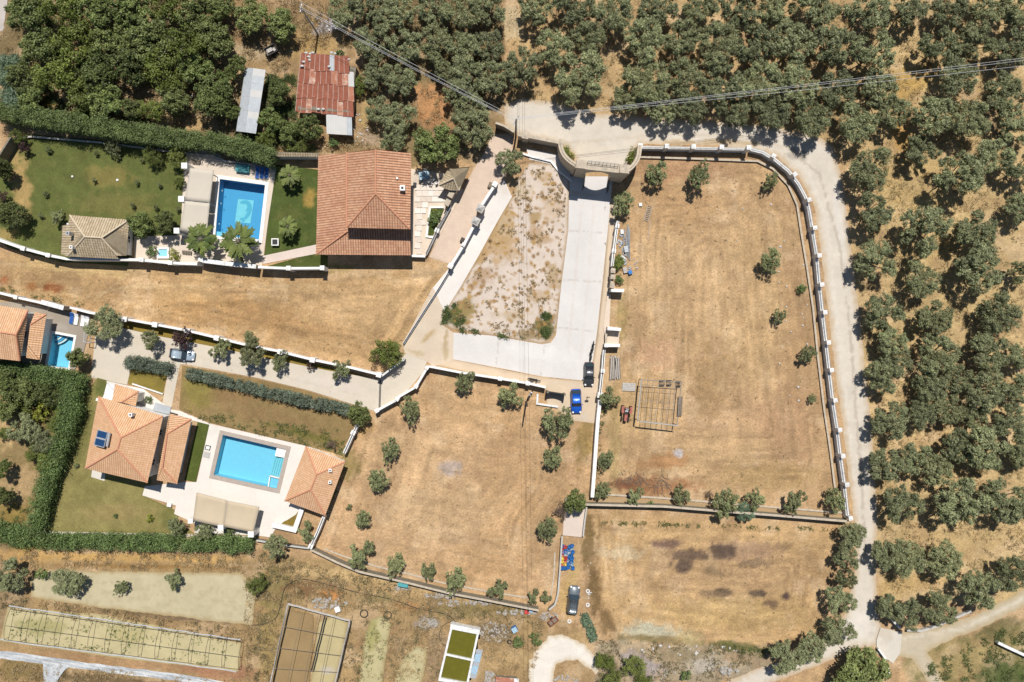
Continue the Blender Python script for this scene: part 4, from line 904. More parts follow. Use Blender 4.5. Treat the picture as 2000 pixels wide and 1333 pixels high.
# end of ground sheets
# ------------------------------------------------------------------ swimming pools
def pool(label, poly, depth, mb_, mc, cop_w, wl=-.12, steps=None):
    pts = [P2(*q, 0) for q in poly]; cx_ = sum(p[0] for p in pts)/len(pts); cy_ = sum(p[1] for p in pts)/len(pts)
    root = empty('swimming_pool', (cx_, cy_, 0)); tag(root, label, 'swimming pool')
    lp = [(p[0]-cx_, p[1]-cy_) for p in pts]
    if sum(lp[i][0]*lp[(i+1) % 4][1]-lp[(i+1) % 4][0]*lp[i][1] for i in range(4)) < 0: lp = lp[::-1]
    big_ = [Vector(q) for q in inset(lp, -.06)]; n = len(lp)
    mb = MB(); vs = [(q[0], q[1], -depth) for q in lp]+[(q[0], q[1], .0) for q in lp]+[(q.x, q.y, 0) for q in big_]+[(q.x, q.y, -depth-.1) for q in big_]
    fs = [tuple(range(n))]+[((i+1) % n, i, n+i, n+(i+1) % n) for i in range(n)]+[(n+(i+1) % n, n+i, 2*n+i, 2*n+(i+1) % n) for i in range(n)]+[(2*n+(i+1) % n, 2*n+i, 3*n+i, 3*n+(i+1) % n) for i in range(n)]+[tuple(range(4*n-1, 3*n-1, -1))]
    mb.add(vs, fs); mb.build('basin', M[mb_], root)
    o_ = inset(lp, -cop_w); z0, z1 = .0, .17; mb = MB()
    lp2 = inset(lp, .03)
    vs = [(q[0], q[1], z0) for q in lp2]+[(q[0], q[1], z0) for q in o_]+[(q[0], q[1], z1+.04) for q in lp2]+[(q[0], q[1], z1+.04) for q in o_]
    fs = []
    for i in range(n):
        j = (i+1) % n; fs += [(2*n+i, 3*n+i, 3*n+j, 2*n+j), (i, 2*n+i, 2*n+j, j), (n+j, 3*n+j, 3*n+i, n+i), (j, n+j, n+i, i)]
    mb.add(vs, fs); mb.build('coping', M[mc], root)
    w_ = inset(lp, .005); mb = MB(); mb.add([(q[0], q[1], wl) for q in w_], [tuple(range(n))]); mb.build('water', M['water'], root)
    return root
p1 = pool('rectangular blue pool with a leaping dolphin mosaic beside the big terracotta roof', pool1, 1.9, 'poolblue', 'poolwhite', .55)
def flat(root, name, pts, z, m, th=.03):
    mb = MB(); mb.prism([(P2(x, y, z)[0]-root.location.x, P2(x, y, z)[1]-root.location.y) for x, y in pts], z-th, z); return mb.build(name, M[m], root)
flat(p1, 'mosaic_panel', [(465, 389), (496, 392), (489, 437), (459, 434)], -1.86, 'poolpale')
dol = [(468, 396), (474, 392), (482, 391.5), (488, 395), (491.5, 401), (492, 409), (489.5, 417), (485, 424), (479, 429), (476, 434), (472, 434), (473, 430), (468, 429), (470, 426), (477, 425), (481, 419), (484, 411), (479, 413.5), (483, 406), (482.5, 401), (478, 398), (472, 398)]
mb = MB(); c0 = p1.location; mb.prism([(P2(x, y, -1.84)[0]-c0.x, P2(x, y, -1.84)[1]-c0.y) for x, y in dol], -1.85, -1.82); mb.build('dolphin_mosaic', M['pooldark'], p1)
for t in (372, 397, 437):                       # round pool lamps on the western side
    mb = MB(); q = P(433-(t-350)*.09, t, 0)-c0; mb.tube((q.x+.02, q.y, -.5), (q.x+.12, q.y, -.5), .14, .14, 10); mb.build('pool_lamp', M['poolwhite'], p1)
flat(p1, 'shallow_ledge', [(421, 452), (442, 455), (441, 465), (419, 462)], -.3, 'poolaqua', .8)
p2 = pool('turquoise pool with brown stone coping and steps on the big white terrace', pool2, 1.5, 'poolaqua', 'poolstone', .62)
flat(p2, 'step_platform', [(541, 873), (561, 878), (557, 895), (537, 891)], -.04, 'poolwhite', 1.2)
for k in range(6):
    x = 533+k*4.2; flat(p2, 'pool_step', [(x+3, 892+k*.6), (x+6.6, 893+k*.6), (x-3.4, 930+k*.6), (x-7, 929+k*.6)], -.9+k*.14, 'palestep' if 'palestep' in M else 'poolpale', .5)
flat(p2, 'shallow_tub', [(527, 930), (550, 936), (546, 955), (523, 950)], -.35, 'poolaqua', .9)
for a, b, c_, d in (((527, 929), (551, 935), (551, 937), (526, 931)), ((526, 930), (528, 930), (525, 951), (523, 951))): flat(p2, 'tub_rim', [a, b, c_, d], .02, 'poolwhite', .5)
p3 = pool('small turquoise pool with curved corner steps beside the westernmost house', pool3, 1.4, 'poolaqua', 'poolwhite', .35)
for k in range(5):
    r_ = 8+k*5; pts = [(104, 652)]+[(103+r_*1.15*math.cos(t), 652+r_*.8*math.sin(t)) for t in np.linspace(0.10, 1.45, 8)]
    flat(p3, 'curved_step', pts, -.3-k*.16, 'poolwhite' if k % 2 == 0 else 'poolblue', .12)

# ------------------------------------------------------------------ houses
TM, TO, TB = M['tile_main'], M['tile_orange'], M['tile_beige']
v1 = hip_building('villa', 'large villa under one broad terracotta roof with a stepped hip, top of the picture', 'house',
    [[(734, 292, 8.6), (734, 379, 8.6), (801, 448, 6.8), (803, 300, 6.8)],
     [(734, 292, 8.6), (734, 379, 8.6), (677, 445, 6.8), (677, 298, 6.8)],
     [(734, 379, 8.6), (677, 445, 6.8), (801, 448, 6.8)],
     [(681, 299, 4.9), (681, 452, 4.6), (617, 497, 3.6), (622, 304, 3.9)],
     [(617, 497.5, 3.6), (681, 440, 4.6), (801, 438, 4.6), (803, 499, 3.6)]],
    [((734, 292, 8.6), (734, 379, 8.6)), ((734, 379, 8.6), (677, 445, 6.8)), ((734, 379, 8.6), (801, 448, 6.8)), ((617, 497.5, 3.6), (677, 453, 4.62)), ((677, 298, 6.82), (677, 445, 6.82))],
    [(622, 304), (803, 304), (803, 499), (617, 497)], 3.55, TM, M['ridge_main'], .40, ins=.6)
wb = inset([P2(677, 302, 6.7), P2(801, 302, 6.7), P2(801, 446, 6.7), P2(677, 443, 6.7)], .6)
wallbox('upper_wall', wb, 3.5, 6.7, M['white'], v1)
for k in range(3): opening(v1, 'window', wb[2], wb[3], .15+k*.28, .28+k*.28, 5.2, 6.1)
chimney(v1, 787, 369, 7.5, 'white', .7, .8)
mb = MB(); q = P(776, 349, 7.6)-v1.location; mb.box((q.x, q.y, q.z+.1), (.3, .3, .25)); mb.build('roof_vent', M['white'], v1)

pav = hip_building('garden_pavilion', 'square garden pavilion with lichened beige roof tiles at the foot of the lawn', 'pavilion',
    [[(137, 421, 3.0), (252, 430, 3.0), (199, 465, 4.7), (166, 463, 4.7)],
     [(252, 430, 3.0), (199, 465, 4.7), (230, 500, 3.15), (247, 500, 3.0)],
     [(166, 463, 4.7), (199, 465, 4.7), (231, 506, 3.0), (132, 501, 3.0)],
     [(137, 421, 3.0), (166, 463, 4.7), (132, 501, 3.0), (118, 497, 2.7), (121, 440, 2.75), (134, 440, 3.0)]],
    [((137, 421, 3.0), (166, 463, 4.7)), ((252, 430, 3.0), (199, 465, 4.7)), ((166, 463, 4.7), (199, 465, 4.7)), ((166, 463, 4.7), (133, 500, 3.0)), ((199, 465, 4.7), (230, 500, 3.05))],
    [(124, 430), (250, 430), (246, 502), (122, 498)], 2.6, TB, M['ridge_beige'], .40, ins=.5)
chimney(pav, 137, 457, 4.2, 'steel', .5, .9); chimney(pav, 144, 484, 3.9, 'white', .45, 1.0)

kio = hip_building('gate_kiosk', 'small weathered tiled kiosk roof beside the pink gravel drive', 'kiosk',
    [[(886, 349, 3.9), (876, 330, 2.9), (856, 363, 2.8)], [(886, 349, 3.9), (876, 330, 2.9), (918, 326, 2.9), (897, 373, 2.8)], [(886, 349, 3.9), (897, 373, 2.8), (878, 372, 2.75), (856, 363, 2.8)]],
    [((886, 349, 3.9), (856, 363, 2.8)), ((886, 349, 3.9), (895, 372, 2.8))], [(872, 332), (914, 330), (896, 370), (860, 362)], 2.7, TB, M['ridge_beige'], .40, 'stone', winds=False, ins=.35)

v2 = hip_building('villa', 'two-storey villa with bright orange hipped roof and a blue solar heater', 'house',
    [[(193, 775, 4.9), (319, 813, 4.9), (236.5, 855, 7.0)], [(319, 813, 4.9), (288, 943, 4.9), (230, 878, 7.0), (236.5, 855, 7.0)],
     [(288, 943, 4.9), (167, 915, 4.9), (230, 878, 7.0)], [(167, 915, 4.9), (193, 775, 4.9), (236.5, 855, 7.0), (230, 878, 7.0)]],
    [((236.5, 855, 7.0), (230, 878, 7.0)), ((193, 775, 4.9), (236.5, 855, 7.0)), ((319, 813, 4.9), (236.5, 855, 7.0)), ((288, 943, 4.9), (230, 878, 7.0)), ((167, 915, 4.9), (230, 878, 7.0))],
    [(193, 775), (319, 813), (288, 943), (167, 915)], 4.85, TO, M['ridge_orange'], .34, ins=.55)
chimney(v2, 258, 810, 6.0, 'white', .5, .6)
for k in range(2):                              # solar collectors on the western slope
    c_ = [(191.5-k*4.2, 840+k*15.5), (210.5-k*4.2, 845+k*15.5), (207-k*4.2, 859+k*15.5), (188-k*4.2, 854+k*15.5)]
    zz = (6.3, 6.95, 6.95, 6.3); pts = [P(x, y, z_)-v2.location for (x, y), z_ in zip(c_, zz)]
    mb = MB(); mb.add([tuple(q) for q in pts]+[(q.x, q.y, q.z-.1) for q in pts], [(3, 2, 1, 0), (4, 5, 6, 7), (0, 1, 5, 4), (1, 2, 6, 5), (2, 3, 7, 6), (3, 0, 4, 7)]); pn = mb.build('solar_panel', M['blueglass'], v2)
    mb = MB()
    for i in range(4): mb.tube(pts[i]+Vector((0, 0, .02)), pts[(i+1) % 4]+Vector((0, 0, .02)), .07, .07, 4)
    mb.build('frame', M['steel'], pn)
mb = MB(); a, b = [P(x, y, 6.9)-v2.location for x, y in ((214, 846), (209, 872))]; mb.tube(a, b, .2, .2, 10); mb.build('hot_water_tank', M['steel'], v2)
# porch roof and entrance roof belong to the same house
for f in ([(332, 808, 3.9), (374, 819, 3.0), (327, 847, 4.1)], [(374, 819, 3.0), (346, 945, 3.0), (317, 915, 4.1), (327, 847, 4.1)], [(346, 945, 3.0), (307, 938, 3.6), (317, 915, 4.1)], [(332, 808, 3.9), (327, 847, 4.1), (317, 915, 4.1), (307, 938, 3.6)],
          [(225, 750, 3.1), (271, 765, 3.0), (237, 786, 3.9), (219, 784, 3.9)], [(271, 765, 3.0), (265, 794, 3.0), (237, 786, 3.9)]):
    roof_slope('porch_roof_slope', [P(*q) for q in f], TO, v2, .34)
for a, b in (((374, 819, 3.0), (327, 847, 4.1)), ((346, 945, 3.0), (317, 915, 4.1)), ((327, 847, 4.1), (317, 915, 4.1)), ((271, 765, 3.0), (237, 786, 3.9))): ridge(P(*a), P(*b), M['ridge_orange'], v2)
wallbox('porch_wall', inset([P2(332, 810, 3), P2(372, 820, 3), P2(345, 943, 3), P2(309, 936, 3)], .9), 0, 2.95, M['white'], v2)
wallbox('entrance_wall', inset([P2(225, 751, 3), P2(270, 766, 3), P2(264, 792, 3), P2(220, 784, 3)], .4), 0, 2.95, M['white'], v2)
mb = MB(); mb.prism([tuple((P(x, y, 2.9)-v2.location)[:2]) for x, y in ((303, 787), (334, 796), (331, 810), (298, 802))], 2.75, 2.9); mb.build('entrance_canopy', M['zinc'], v2)
mb = MB(); mb.prism([tuple((P(x, y, 3.0)-v2.location)[:2]) for x, y in ((209, 748), (226, 753), (220, 784), (201, 778))], 2.85, 3.0); mb.build('flat_roof', M['white_old'], v2)
mb = MB(); mb.prism([tuple((P(x, y, 2.6)-v2.location)[:2]) for x, y in ((201, 776), (332, 812), (331, 818), (199, 781))], 2.4, 4.3); mb.build('cornice', M['white'], v2)

ph_ = hip_building('pool_house', 'pool house with orange hipped roof and two vent stacks at the terrace end', 'pool house',
    [[(597.5, 872.5, 3), (674, 902, 3), (618.5, 927, 4.6)], [(674, 902, 3), (635, 1007, 3), (607, 956.5, 4.6), (618.5, 927, 4.6)],
     [(635, 1007, 3), (556.5, 978.5, 3), (607, 956.5, 4.6)], [(556.5, 978.5, 3), (597.5, 872.5, 3), (618.5, 927, 4.6), (607, 956.5, 4.6)]],
    [((618.5, 927, 4.6), (607, 956.5, 4.6)), ((597.5, 872.5, 3), (618.5, 927, 4.6)), ((674, 902, 3), (618.5, 927, 4.6)), ((635, 1007, 3), (607, 956.5, 4.6)), ((556.5, 978.5, 3), (607, 956.5, 4.6))],
    [(597.5, 872.5), (674, 902), (635, 1007), (556.5, 978.5)], 2.95, TO, M['ridge_orange'], .34)
chimney(ph_, 646.5, 918, 3.7, 'white', .45, .7); chimney(ph_, 646, 941, 3.5, 'white', .45, .7)

v3 = hip_building('villa', 'orange-roofed house cut by the left edge of the picture', 'house',
    [[(-60, 588, 5.0), (55, 606, 5.0), (31.5, 654, 6.2), (-60, 640, 6.2)], [(-60, 640, 6.2), (31.5, 654, 6.2), (39, 705, 4.6), (-60, 694, 4.6)], [(55, 606, 5.0), (39, 705, 4.6), (31.5, 654, 6.2)]],
    [((-60, 640, 6.2), (31.5, 654, 6.2)), ((55, 606, 5.0), (31.5, 654, 6.2)), ((31.5, 654, 6.2), (39, 705, 4.6))],
    [(-60, 590), (53, 606), (38, 703), (-60, 692)], 4.5, TO, M['ridge_orange'], .40)
for f in ([(68, 610, 3.6), (91, 614, 3.0), (59, 635, 4.0)], [(91, 614, 3.0), (77, 703, 3.0), (54, 674, 4.0), (59, 635, 4.0)], [(77, 703, 3.0), (51, 699, 3.4), (54, 674, 4.0)]):
    roof_slope('porch_roof_slope', [P(*q) for q in f], TO, v3, .40)
ridge(P(91, 614, 3), P(59, 635, 4), M['ridge_orange'], v3)
wallbox('porch_wall', inset([P2(62, 612, 3), P2(90, 615, 3), P2(77, 701, 3), P2(54, 698, 3)], .7), 0, 2.95, M['white'], v3)

# rusty barn: every roofing sheet its own piece
barn = empty('tin_barn', tuple(P(640, 165, 0))); tag(barn, 'old barn roofed with overlapping rusty red tin sheets', 'barn')
wallbox('wall', inset([P2(586, 105, 2.6), P2(700, 128, 2.6), P2(688, 224, 2.6), P2(577, 218, 2.6)], .35), 0, 2.5, M['stone_dark'], barn)
def barn_pt(u, v, h): # u 0..1 across, v 0..1 from top to bottom
    a = (588+u*98, 103+u*8); b = (577+u*113, 218+u*8); return P(a[0]+(b[0]-a[0])*v, a[1]+(b[1]-a[1])*v, h)
def sheet(root, q, m, name='sheet', wave=.025, pitch=.22, th=.012):
    """corrugated sheet spanned by four corner points"""
    a, b, c, d = [Vector(x)-root.location for x in q]; n = max(4, int((b-a).length/pitch)*2); vs = []
    for i in range(n+1):
        t = i/n; z = wave if i % 2 else 0
        p = a.lerp(b, t); r_ = d.lerp(c, t); vs += [(p.x, p.y, p.z+z), (r_.x, r_.y, r_.z+z)]
    k = len(vs); vs += [(v[0], v[1], v[2]-th) for v in vs]
    fs = [(2*i, 2*i+1, 2*i+3, 2*i+2) for i in range(n)]+[(k+2*i+2, k+2*i+3, k+2*i+1, k+2*i) for i in range(n)]
    fs += [(2*i+1, k+2*i+1, k+2*i+3, 2*i+3) for i in range(n)]+[(0, k, k+1, 1), (2*n, 2*n+1, k+2*n+1, k+2*n)]
    mb = MB(); mb.add(vs, fs); return mb.build(name, m, root)
br = random.Random(4)
rows_ = [(0.0, .27, 10, .95), (.26, .50, 10, 1.03), (.48, .75, 11, 1.02), (.73, 1.0, 11, 1.0)]
for ri, (va, vb, n, ue) in enumerate(rows_):
    for i in range(n):
        ua, ub = i/n*ue, (i+1.06)/n*ue; zl = .012*(i % 3)+.05*(3-ri)
        ha = 3.3-va*.9+zl; hb = 3.3-vb*.9+zl; dv = br.uniform(-.012, .03)
        if ri == 0 and i == 6: mm = 'zinc'
        elif (ri, i) in ((1, 9), (2, 10)): mm = 'palezinc' if i == 9 else 'rust2'
        else: mm = 'rust' if br.random() < .88 else 'rust2'
        q = [barn_pt(ua, va, ha), barn_pt(ub, va, ha), barn_pt(ub, vb+dv, hb), barn_pt(ua, vb+dv, hb)]
        sheet(barn, q, M[mm])
        mb = MB(); mb.tube(q[0]+Vector((0, 0, .03))-barn.location, q[3]+Vector((0, 0, .03))-barn.location, .04, .04, 4); mb.build('sheet_lap', M['lap'] if mm != 'zinc' else M['zinc'], barn)
for i in range(5):
    ua, ub = .53+i*.088, .53+(i+1.03)*.088
    def ap(u, v, h=2.35): 
        a = (577+u*113, 220+u*7); return P(a[0]+v*1.0, a[1]+v*38, h-.25*v)
    sheet(barn, [ap(ua, 0), ap(ub, 0), ap(ub, 1), ap(ua, 1)], M['palezinc'] if i < 4 else M['zinc'], 'lean_to_sheet')
mb = MB()
for u_, v_ in ((.55, .95), (.95, .95)): q = ap(u_, v_)-barn.location; mb.tube((q.x, q.y, 0), (q.x, q.y, 2.1), .07, .07, 6)
mb.build('lean_to_posts', M['wood'], barn)
for x, y in ((598, 104), (606, 106), (612, 104), (603, 112), (605, 118), (593, 122), (590, 130), (643, 131), (622, 214), (632, 214), (682, 117), (655, 106), (648, 104)):
    q = P(x, y, 3.35 if y < 200 else 2.6)-barn.location; mb = MB(); mb.ball((q.x, q.y, q.z+.12), (.3, .2, .14), 6, 4, .25); mb.build('weight_stone', M['palezinc'], barn)
shed = empty('tin_shed', tuple(P(490, 195, 0))); tag(shed, 'long narrow shed of bleached grey corrugated sheets left of the rusty barn', 'shed')
for side in (0, 1):
    for i in range(9):
        t0, t1 = i/9, (i+1.05)/9
        e = [(479+(461-479)*t, 133+(256-133)*t) for t in (t0, t1)]; mid = [(495+(480-495)*t, 133.5+(258-133.5)*t) for t in (t0, t1)]; f = [(519+(500-519)*t, 137+(261-137)*t) for t in (t0, t1)]
        zz = .012*(i % 2)
        if side == 0: q = [P(*mid[0], 3.0+zz), P(*e[0], 2.5+zz), P(*e[1], 2.5+zz), P(*mid[1], 3.0+zz)]
        else: q = [P(*f[0], 2.6+zz), P(*mid[0], 3.0+zz), P(*mid[1], 3.0+zz), P(*f[1], 2.6+zz)]
        sheet(shed, q[::-1] if False else q, M['zinc'] if (side == 0 or i % 3) else M['palezinc'], 'sheet')
mb = MB()
for x, y in ((480, 137), (517, 141), (471, 195), (508, 199), (463, 252), (500, 257)): q = P(x, y, 2.4)-shed.location; mb.tube((q.x, q.y, 0), (q.x, q.y, 2.45), .08, .08, 6)
mb.build('posts', M['wood'], shed)

# ------------------------------------------------------------------ pergolas with canvas
def pergola(label, panels, posts, h, m, over=.25):
    c_ = panels[0][0]; root = empty('sun_canopy', tuple(P(*c_, 0))); tag(root, label, 'canopy')
    for q in panels:
        n = 8; a, b, c, d = [P(x, y, h)-root.location for x, y in q]; vs = []
        for i in range(n+1):
            for j in range(n+1):
                p = a.lerp(b, i/n).lerp(d.lerp(c, i/n), j/n); sag = .16*math.sin(math.pi*i/n)*math.sin(math.pi*j/n)+.03*math.sin(j*2.7); vs.append((p.x, p.y, p.z-sag))
        fs = [(i*(n+1)+j, i*(n+1)+j+1, (i+1)*(n+1)+j+1, (i+1)*(n+1)+j) for i in range(n) for j in range(n)]
        mb = MB(); mb.add(vs, fs); o = mb.build('canvas', M[m], root, True)
        so = o.modifiers.new('s', 'SOLIDIFY'); so.thickness = .03
        mb = MB()
        for i, (s_, e_) in enumerate(((a, b), (b, c), (c, d), (d, a))): mb.tube(s_-Vector((0, 0, .08)), e_-Vector((0, 0, .08)), .05, .05, 5)
        mb.build('beam', M['greywood'], root)
    for q in posts:
        x, y, s_ = q[:3]; z_ = h+.15 if s_ > .5 else h-.1; p = P(x, y, z_)-root.location; mb = MB(); mb.box((p.x, p.y, z_/2), (s_*.85, s_*.85, z_)); mb.box((p.x, p.y, z_), (s_, s_, .12)); mb.build('post', M['white' if s_ > .5 else 'greywood'], root)
pergola('cream double canvas shade along the west side of the dolphin pool', [[(371, 329), (417, 333), (409, 396), (361, 391)], [(361, 393), (409, 398), (403, 456), (351, 450)]],
        [(360, 324, .95), (354, 389, .95), (345, 451, .9), (413, 340, .14), (407, 397, .14), (401, 450, .14)], 2.7, 'canopy2')
pergola('tan double canvas shade over the south side of the white terrace', [[(384, 963), (443, 978), (436, 1030), (377, 1017)], [(444, 979), (506, 991), (494, 1040), (437, 1029)]],
        [(431, 1031, .9), (490, 1044, .95), (372, 1018, .8), (499, 1004, .12), (440, 992, .12), (386, 978, .12)], 2.7, 'canopy')

# ------------------------------------------------------------------ walls
garden_wall('white garden wall with square pillars along the south edge of the upper lawn', [(-20, 462), (0, 470), (43, 485), (95, 499), (130, 506), (235, 507), (276, 508), (332, 514), (385, 516)], 1.8, .45, 'white', 'white', [(44, 485), (93, 499), (276, 507), (332, 513)], .8, 2.2, rail=0)
garden_wall('beige retaining wall behind the palms south of the dolphin pool', [(387, 506), (400, 510), (448, 516), (500, 521)], 1.9, .8, 'stone', 'white_old', [], .6, 2)
garden_wall('white garden wall under the south-west corner of the terracotta villa', [(504, 522), (563, 524.5), (632, 524)], 1.9, .4, 'white', 'white', [(563, 524.5), (629, 524)], .85, 2.3)
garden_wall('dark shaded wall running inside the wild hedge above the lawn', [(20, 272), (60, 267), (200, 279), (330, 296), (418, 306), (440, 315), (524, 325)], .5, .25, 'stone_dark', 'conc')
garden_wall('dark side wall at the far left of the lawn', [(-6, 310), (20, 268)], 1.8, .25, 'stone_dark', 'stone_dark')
tc = empty('tiled_wall', tuple(P(575, 305, 0))); tag(tc, 'wall with a narrow tiled coping between the hedge and the terracotta villa', 'wall')
roof_slope('tile_coping', [P(530, 297, 2.6), P(624, 300, 2.6), P(623, 306, 2.3), P(530, 306, 2.3)], TB, tc, .3, .4)
wallbox('wall_body', [P2(531, 299, 2.3), P2(623, 302, 2.3), P2(623, 305, 2.3), P2(531, 304.5, 2.3)], 0, 2.22, M['white_old'], tc)
garden_wall('long white wall dividing the dry field from the concrete lane', [(-20, 569), (0, 573), (40, 583), (80, 592)], 1.6, .35, 'white_old', 'white', [(30, 580)], .7, 1.9)
garden_wall('beige stone coping wall behind the small pool', [(80, 590), (124, 602)], 1.7, .9, 'stone', 'white_old')
garden_wall('white pillared wall between the mown field and the concrete lane', [(136, 601), (174, 611), (242, 623), (302, 634), (365, 646), (423, 660), (480, 674), (547, 687), (610, 703), (683, 718), (744, 733)], 1.6, .35, 'white', 'white', [(243, 621), (302, 634), (365, 646), (423, 659), (547, 687), (610, 703), (740, 732)], .95, 2.0)
garden_wall('short white wall bent round the bright bush at the lane corner', [(745, 735), (770, 716), (790, 702)], 1.3, .25, 'conc', 'white_old')
garden_wall('low dark metal-railed kerb wall beside the white path', [(788, 672), (830, 606), (858, 563), (884, 520)], .5, .3, 'conc', 'white_old', rail=1.0)
garden_wall('white stepped wall curving round the lane end above the olive field', [(735, 803), (775, 781), (778, 776), (812, 756), (832, 722), (836, 716)], 1.4, .4, 'white', 'white', [(736, 803), (776, 780), (812, 755), (833, 718, .6)], .75, 1.6, rail=0)
garden_wall('white wall with square pillars above the olive field, south of the driveway', [(838, 716), (900, 728), (977, 740), (1031, 749), (1066, 757)], 1.5, .35, 'white', 'white', [(977, 739.5), (1006, 744.5), (1031, 749)], .75, 1.7)
garden_wall('white railed wall from the conifer hedge down to the pool house', [(704, 818), (690, 846), (672, 886)], 1.4, .5, 'white', 'white', [(690, 846)], .85, 1.7, rail=1.9, railm='steel')
garden_wall('white railed wall below the pool house', [(632, 1010), (620, 1040), (606, 1070)], 1.4, .5, 'white', 'white', [(607, 1068)], .85, 1.7, rail=1.9, railm='steel')
garden_wall('wide white planter wall beside the triangular planting bed', [(589, 996), (575, 1036), (531, 1026)], .9, .9, 'white', 'white')
garden_wall('thin dark wall below the terrace shrubs', [(500, 1056), (560, 1066), (606, 1072)], 1.0, .25, 'stone_dark', 'conc')
garden_wall('stone and rubble wall around the south of the olive field', [(606, 1074), (660, 1100), (700, 1117), (800, 1140), (880, 1160), (950, 1173), (1052, 1193)], 1.3, .32, 'stone_dark', 'stone')
garden_wall('curved end of the field wall by the parked grey car', [(1072, 1192), (1084, 1182), (1090, 1160), (1094, 1110), (1098, 1048)], 1.1, .25, 'stone_dark', 'conc')
garden_wall('thin grey wall along the concrete slab yard', [(1146, 990), (1142, 1020), (1139, 1048)], .9, .2, 'conc', 'conc')
garden_wall('long wall between the two dry fields', [(1143, 986), (1300, 990), (1360, 995), (1420, 1000), (1500, 1006), (1658, 1019)], 1.4, .35, 'stone_dark', 'stone')
garden_wall('low broken stone kerb behind the row of young trees', [(1178, 966), (1290, 973), (1400, 982), (1520, 992), (1645, 1002)], .2, .3, 'stone', 'stone')
garden_wall('low stone kerb inside the olive field above the rubble wall', [(632, 1072), (668, 1086), (740, 1108), (800, 1122), (870, 1140), (950, 1155), (1030, 1168)], .15, .24, 'stone', 'stone')
garden_wall('short low kerb beside the field tracks', [(1084, 1080), (1082, 1120), (1076, 1168)], .15, .2, 'stone', 'stone')
garden_wall('narrow beige kerb inside the white boundary wall', [(1248, 307), (1350, 310), (1480, 315), (1510, 330), (1540, 362), (1557, 400), (1566, 460), (1576, 520), (1588, 600), (1598, 700), (1610, 800), (1622, 880), (1632, 962)], .35, .3, 'stone', 'stone')
garden_wall('white boundary wall with square pillars running along the upper road', [(1246, 288), (1301, 289), (1355, 290), (1410, 291), (1464, 292)], 1.3, .4, 'white_old', 'white_old', [(1251, 284), (1303, 284), (1355, 285), (1410, 286), (1463, 286)], .85, 2.2, rail=2.0, railm='conc')
garden_wall('white boundary wall with square pillars sweeping round the bend and down the gravel road', [(1466, 292), (1490, 298), (1516, 314), (1540, 334), (1560, 360), (1573, 385), (1580, 410), (1586, 445), (1595, 500), (1600, 556), (1606, 610), (1613, 669), (1619, 723), (1626, 782), (1635, 840), (1641, 891), (1649, 947), (1656, 1013)], .9+.3, .55, 'white_old', 'white_old',
    [(1512, 304), (1556, 338), (1582, 390), (1593, 445), (1602, 499), (1608, 556), (1615, 610), (1622, 669), (1628, 723), (1635, 782), (1644, 840), (1649, 891), (1657, 947), (1663, 1013)], .8, 2.3, rail=2.0, railm='steel')
garden_wall('white double wall east of the driveway beside the debris pile', [(1207, 432), (1203, 460), (1199, 490), (1196, 520)], 1.5, .45, 'white', 'white', [(1202, 441), (1197, 490)], .75, 1.7, rail=1.9)
garden_wall('beige stone pillars and wall beside the tools east of the driveway', [(1197, 524), (1195, 560)], 1.5, .5, 'stone', 'stone', [(1197, 529), (1195.5, 541), (1194, 558)], .85, 2.0)
garden_wall('short white wall stub north of the driveway alcove', [(1194, 567), (1219, 568)], 1.7, .6, 'white', 'white')
garden_wall('short white wall stub in the middle of the driveway alcove', [(1190, 642), (1213, 644)], 1.6, .6, 'white', 'white', [(1186, 641, .6)], .7, 1.7, 'stone')
garden_wall('lower white wall stub of the driveway alcove', [(1183, 675), (1211, 675)], 1.6, .6, 'white', 'white', [(1184, 675, .6)], .7, 1.7, 'stone')
garden_wall('thin stone wall at the back of the driveway alcove', [(1184, 650), (1184, 672)], 1.0, .35, 'stone', 'stone')
garden_wall('white railed wall east of the parked cars', [(1180, 684), (1177, 724), (1172, 772)], 1.4, .45, 'white', 'white', [(1178, 725), (1173, 775, .9)], .75, 1.7, rail=1.9)
garden_wall('plain white wall running down between the two big dry fields', [(1172, 782), (1168, 820), (1165, 860), (1161, 920), (1157, 972)], 1.4, .65, 'white', 'white', [], .8, 1.6)
garden_wall('low fence wall along the lower edge of the terrace rooms', [(258, 750), (318, 770)], .3, .2, 'conc', 'white_old')
garden_wall('white wall with capped pillars left of the gravel lot', [(970, 356), (944, 396), (938, 405)], 1.3, .45, 'white', 'white', [(964, 358, .8)], .8, 1.6, 'stone')
garden_wall('white wall with two stone pillars between the drive and the white path', [(930, 432), (906, 478), (880, 520)], 1.3, .45, 'white', 'white', [(905, 478), (880, 522, .8)], .7, 1.6, 'conc')
garden_wall('railed wall between the paved patio and the pink drive', [(880, 402), (856, 446), (832, 497)], 1.1, .3, 'white', 'white', [(851, 449)], .8, 1.5, rail=1.7)
garden_wall('white edging wall at the foot of the paved patio', [(803, 500), (830, 501)], 1.2, .35, 'white', 'white')
bed = patch('planting_bed', [(841, 408), (868, 408), (846, 460), (836, 460)], M['lawn'], A(80, 92, 44), step=4)
garden_wall('low white kerb framing the patio flower bed', [(866, 405), (840, 405), (833, 462), (846, 464)], .35, .3, 'white', 'white')
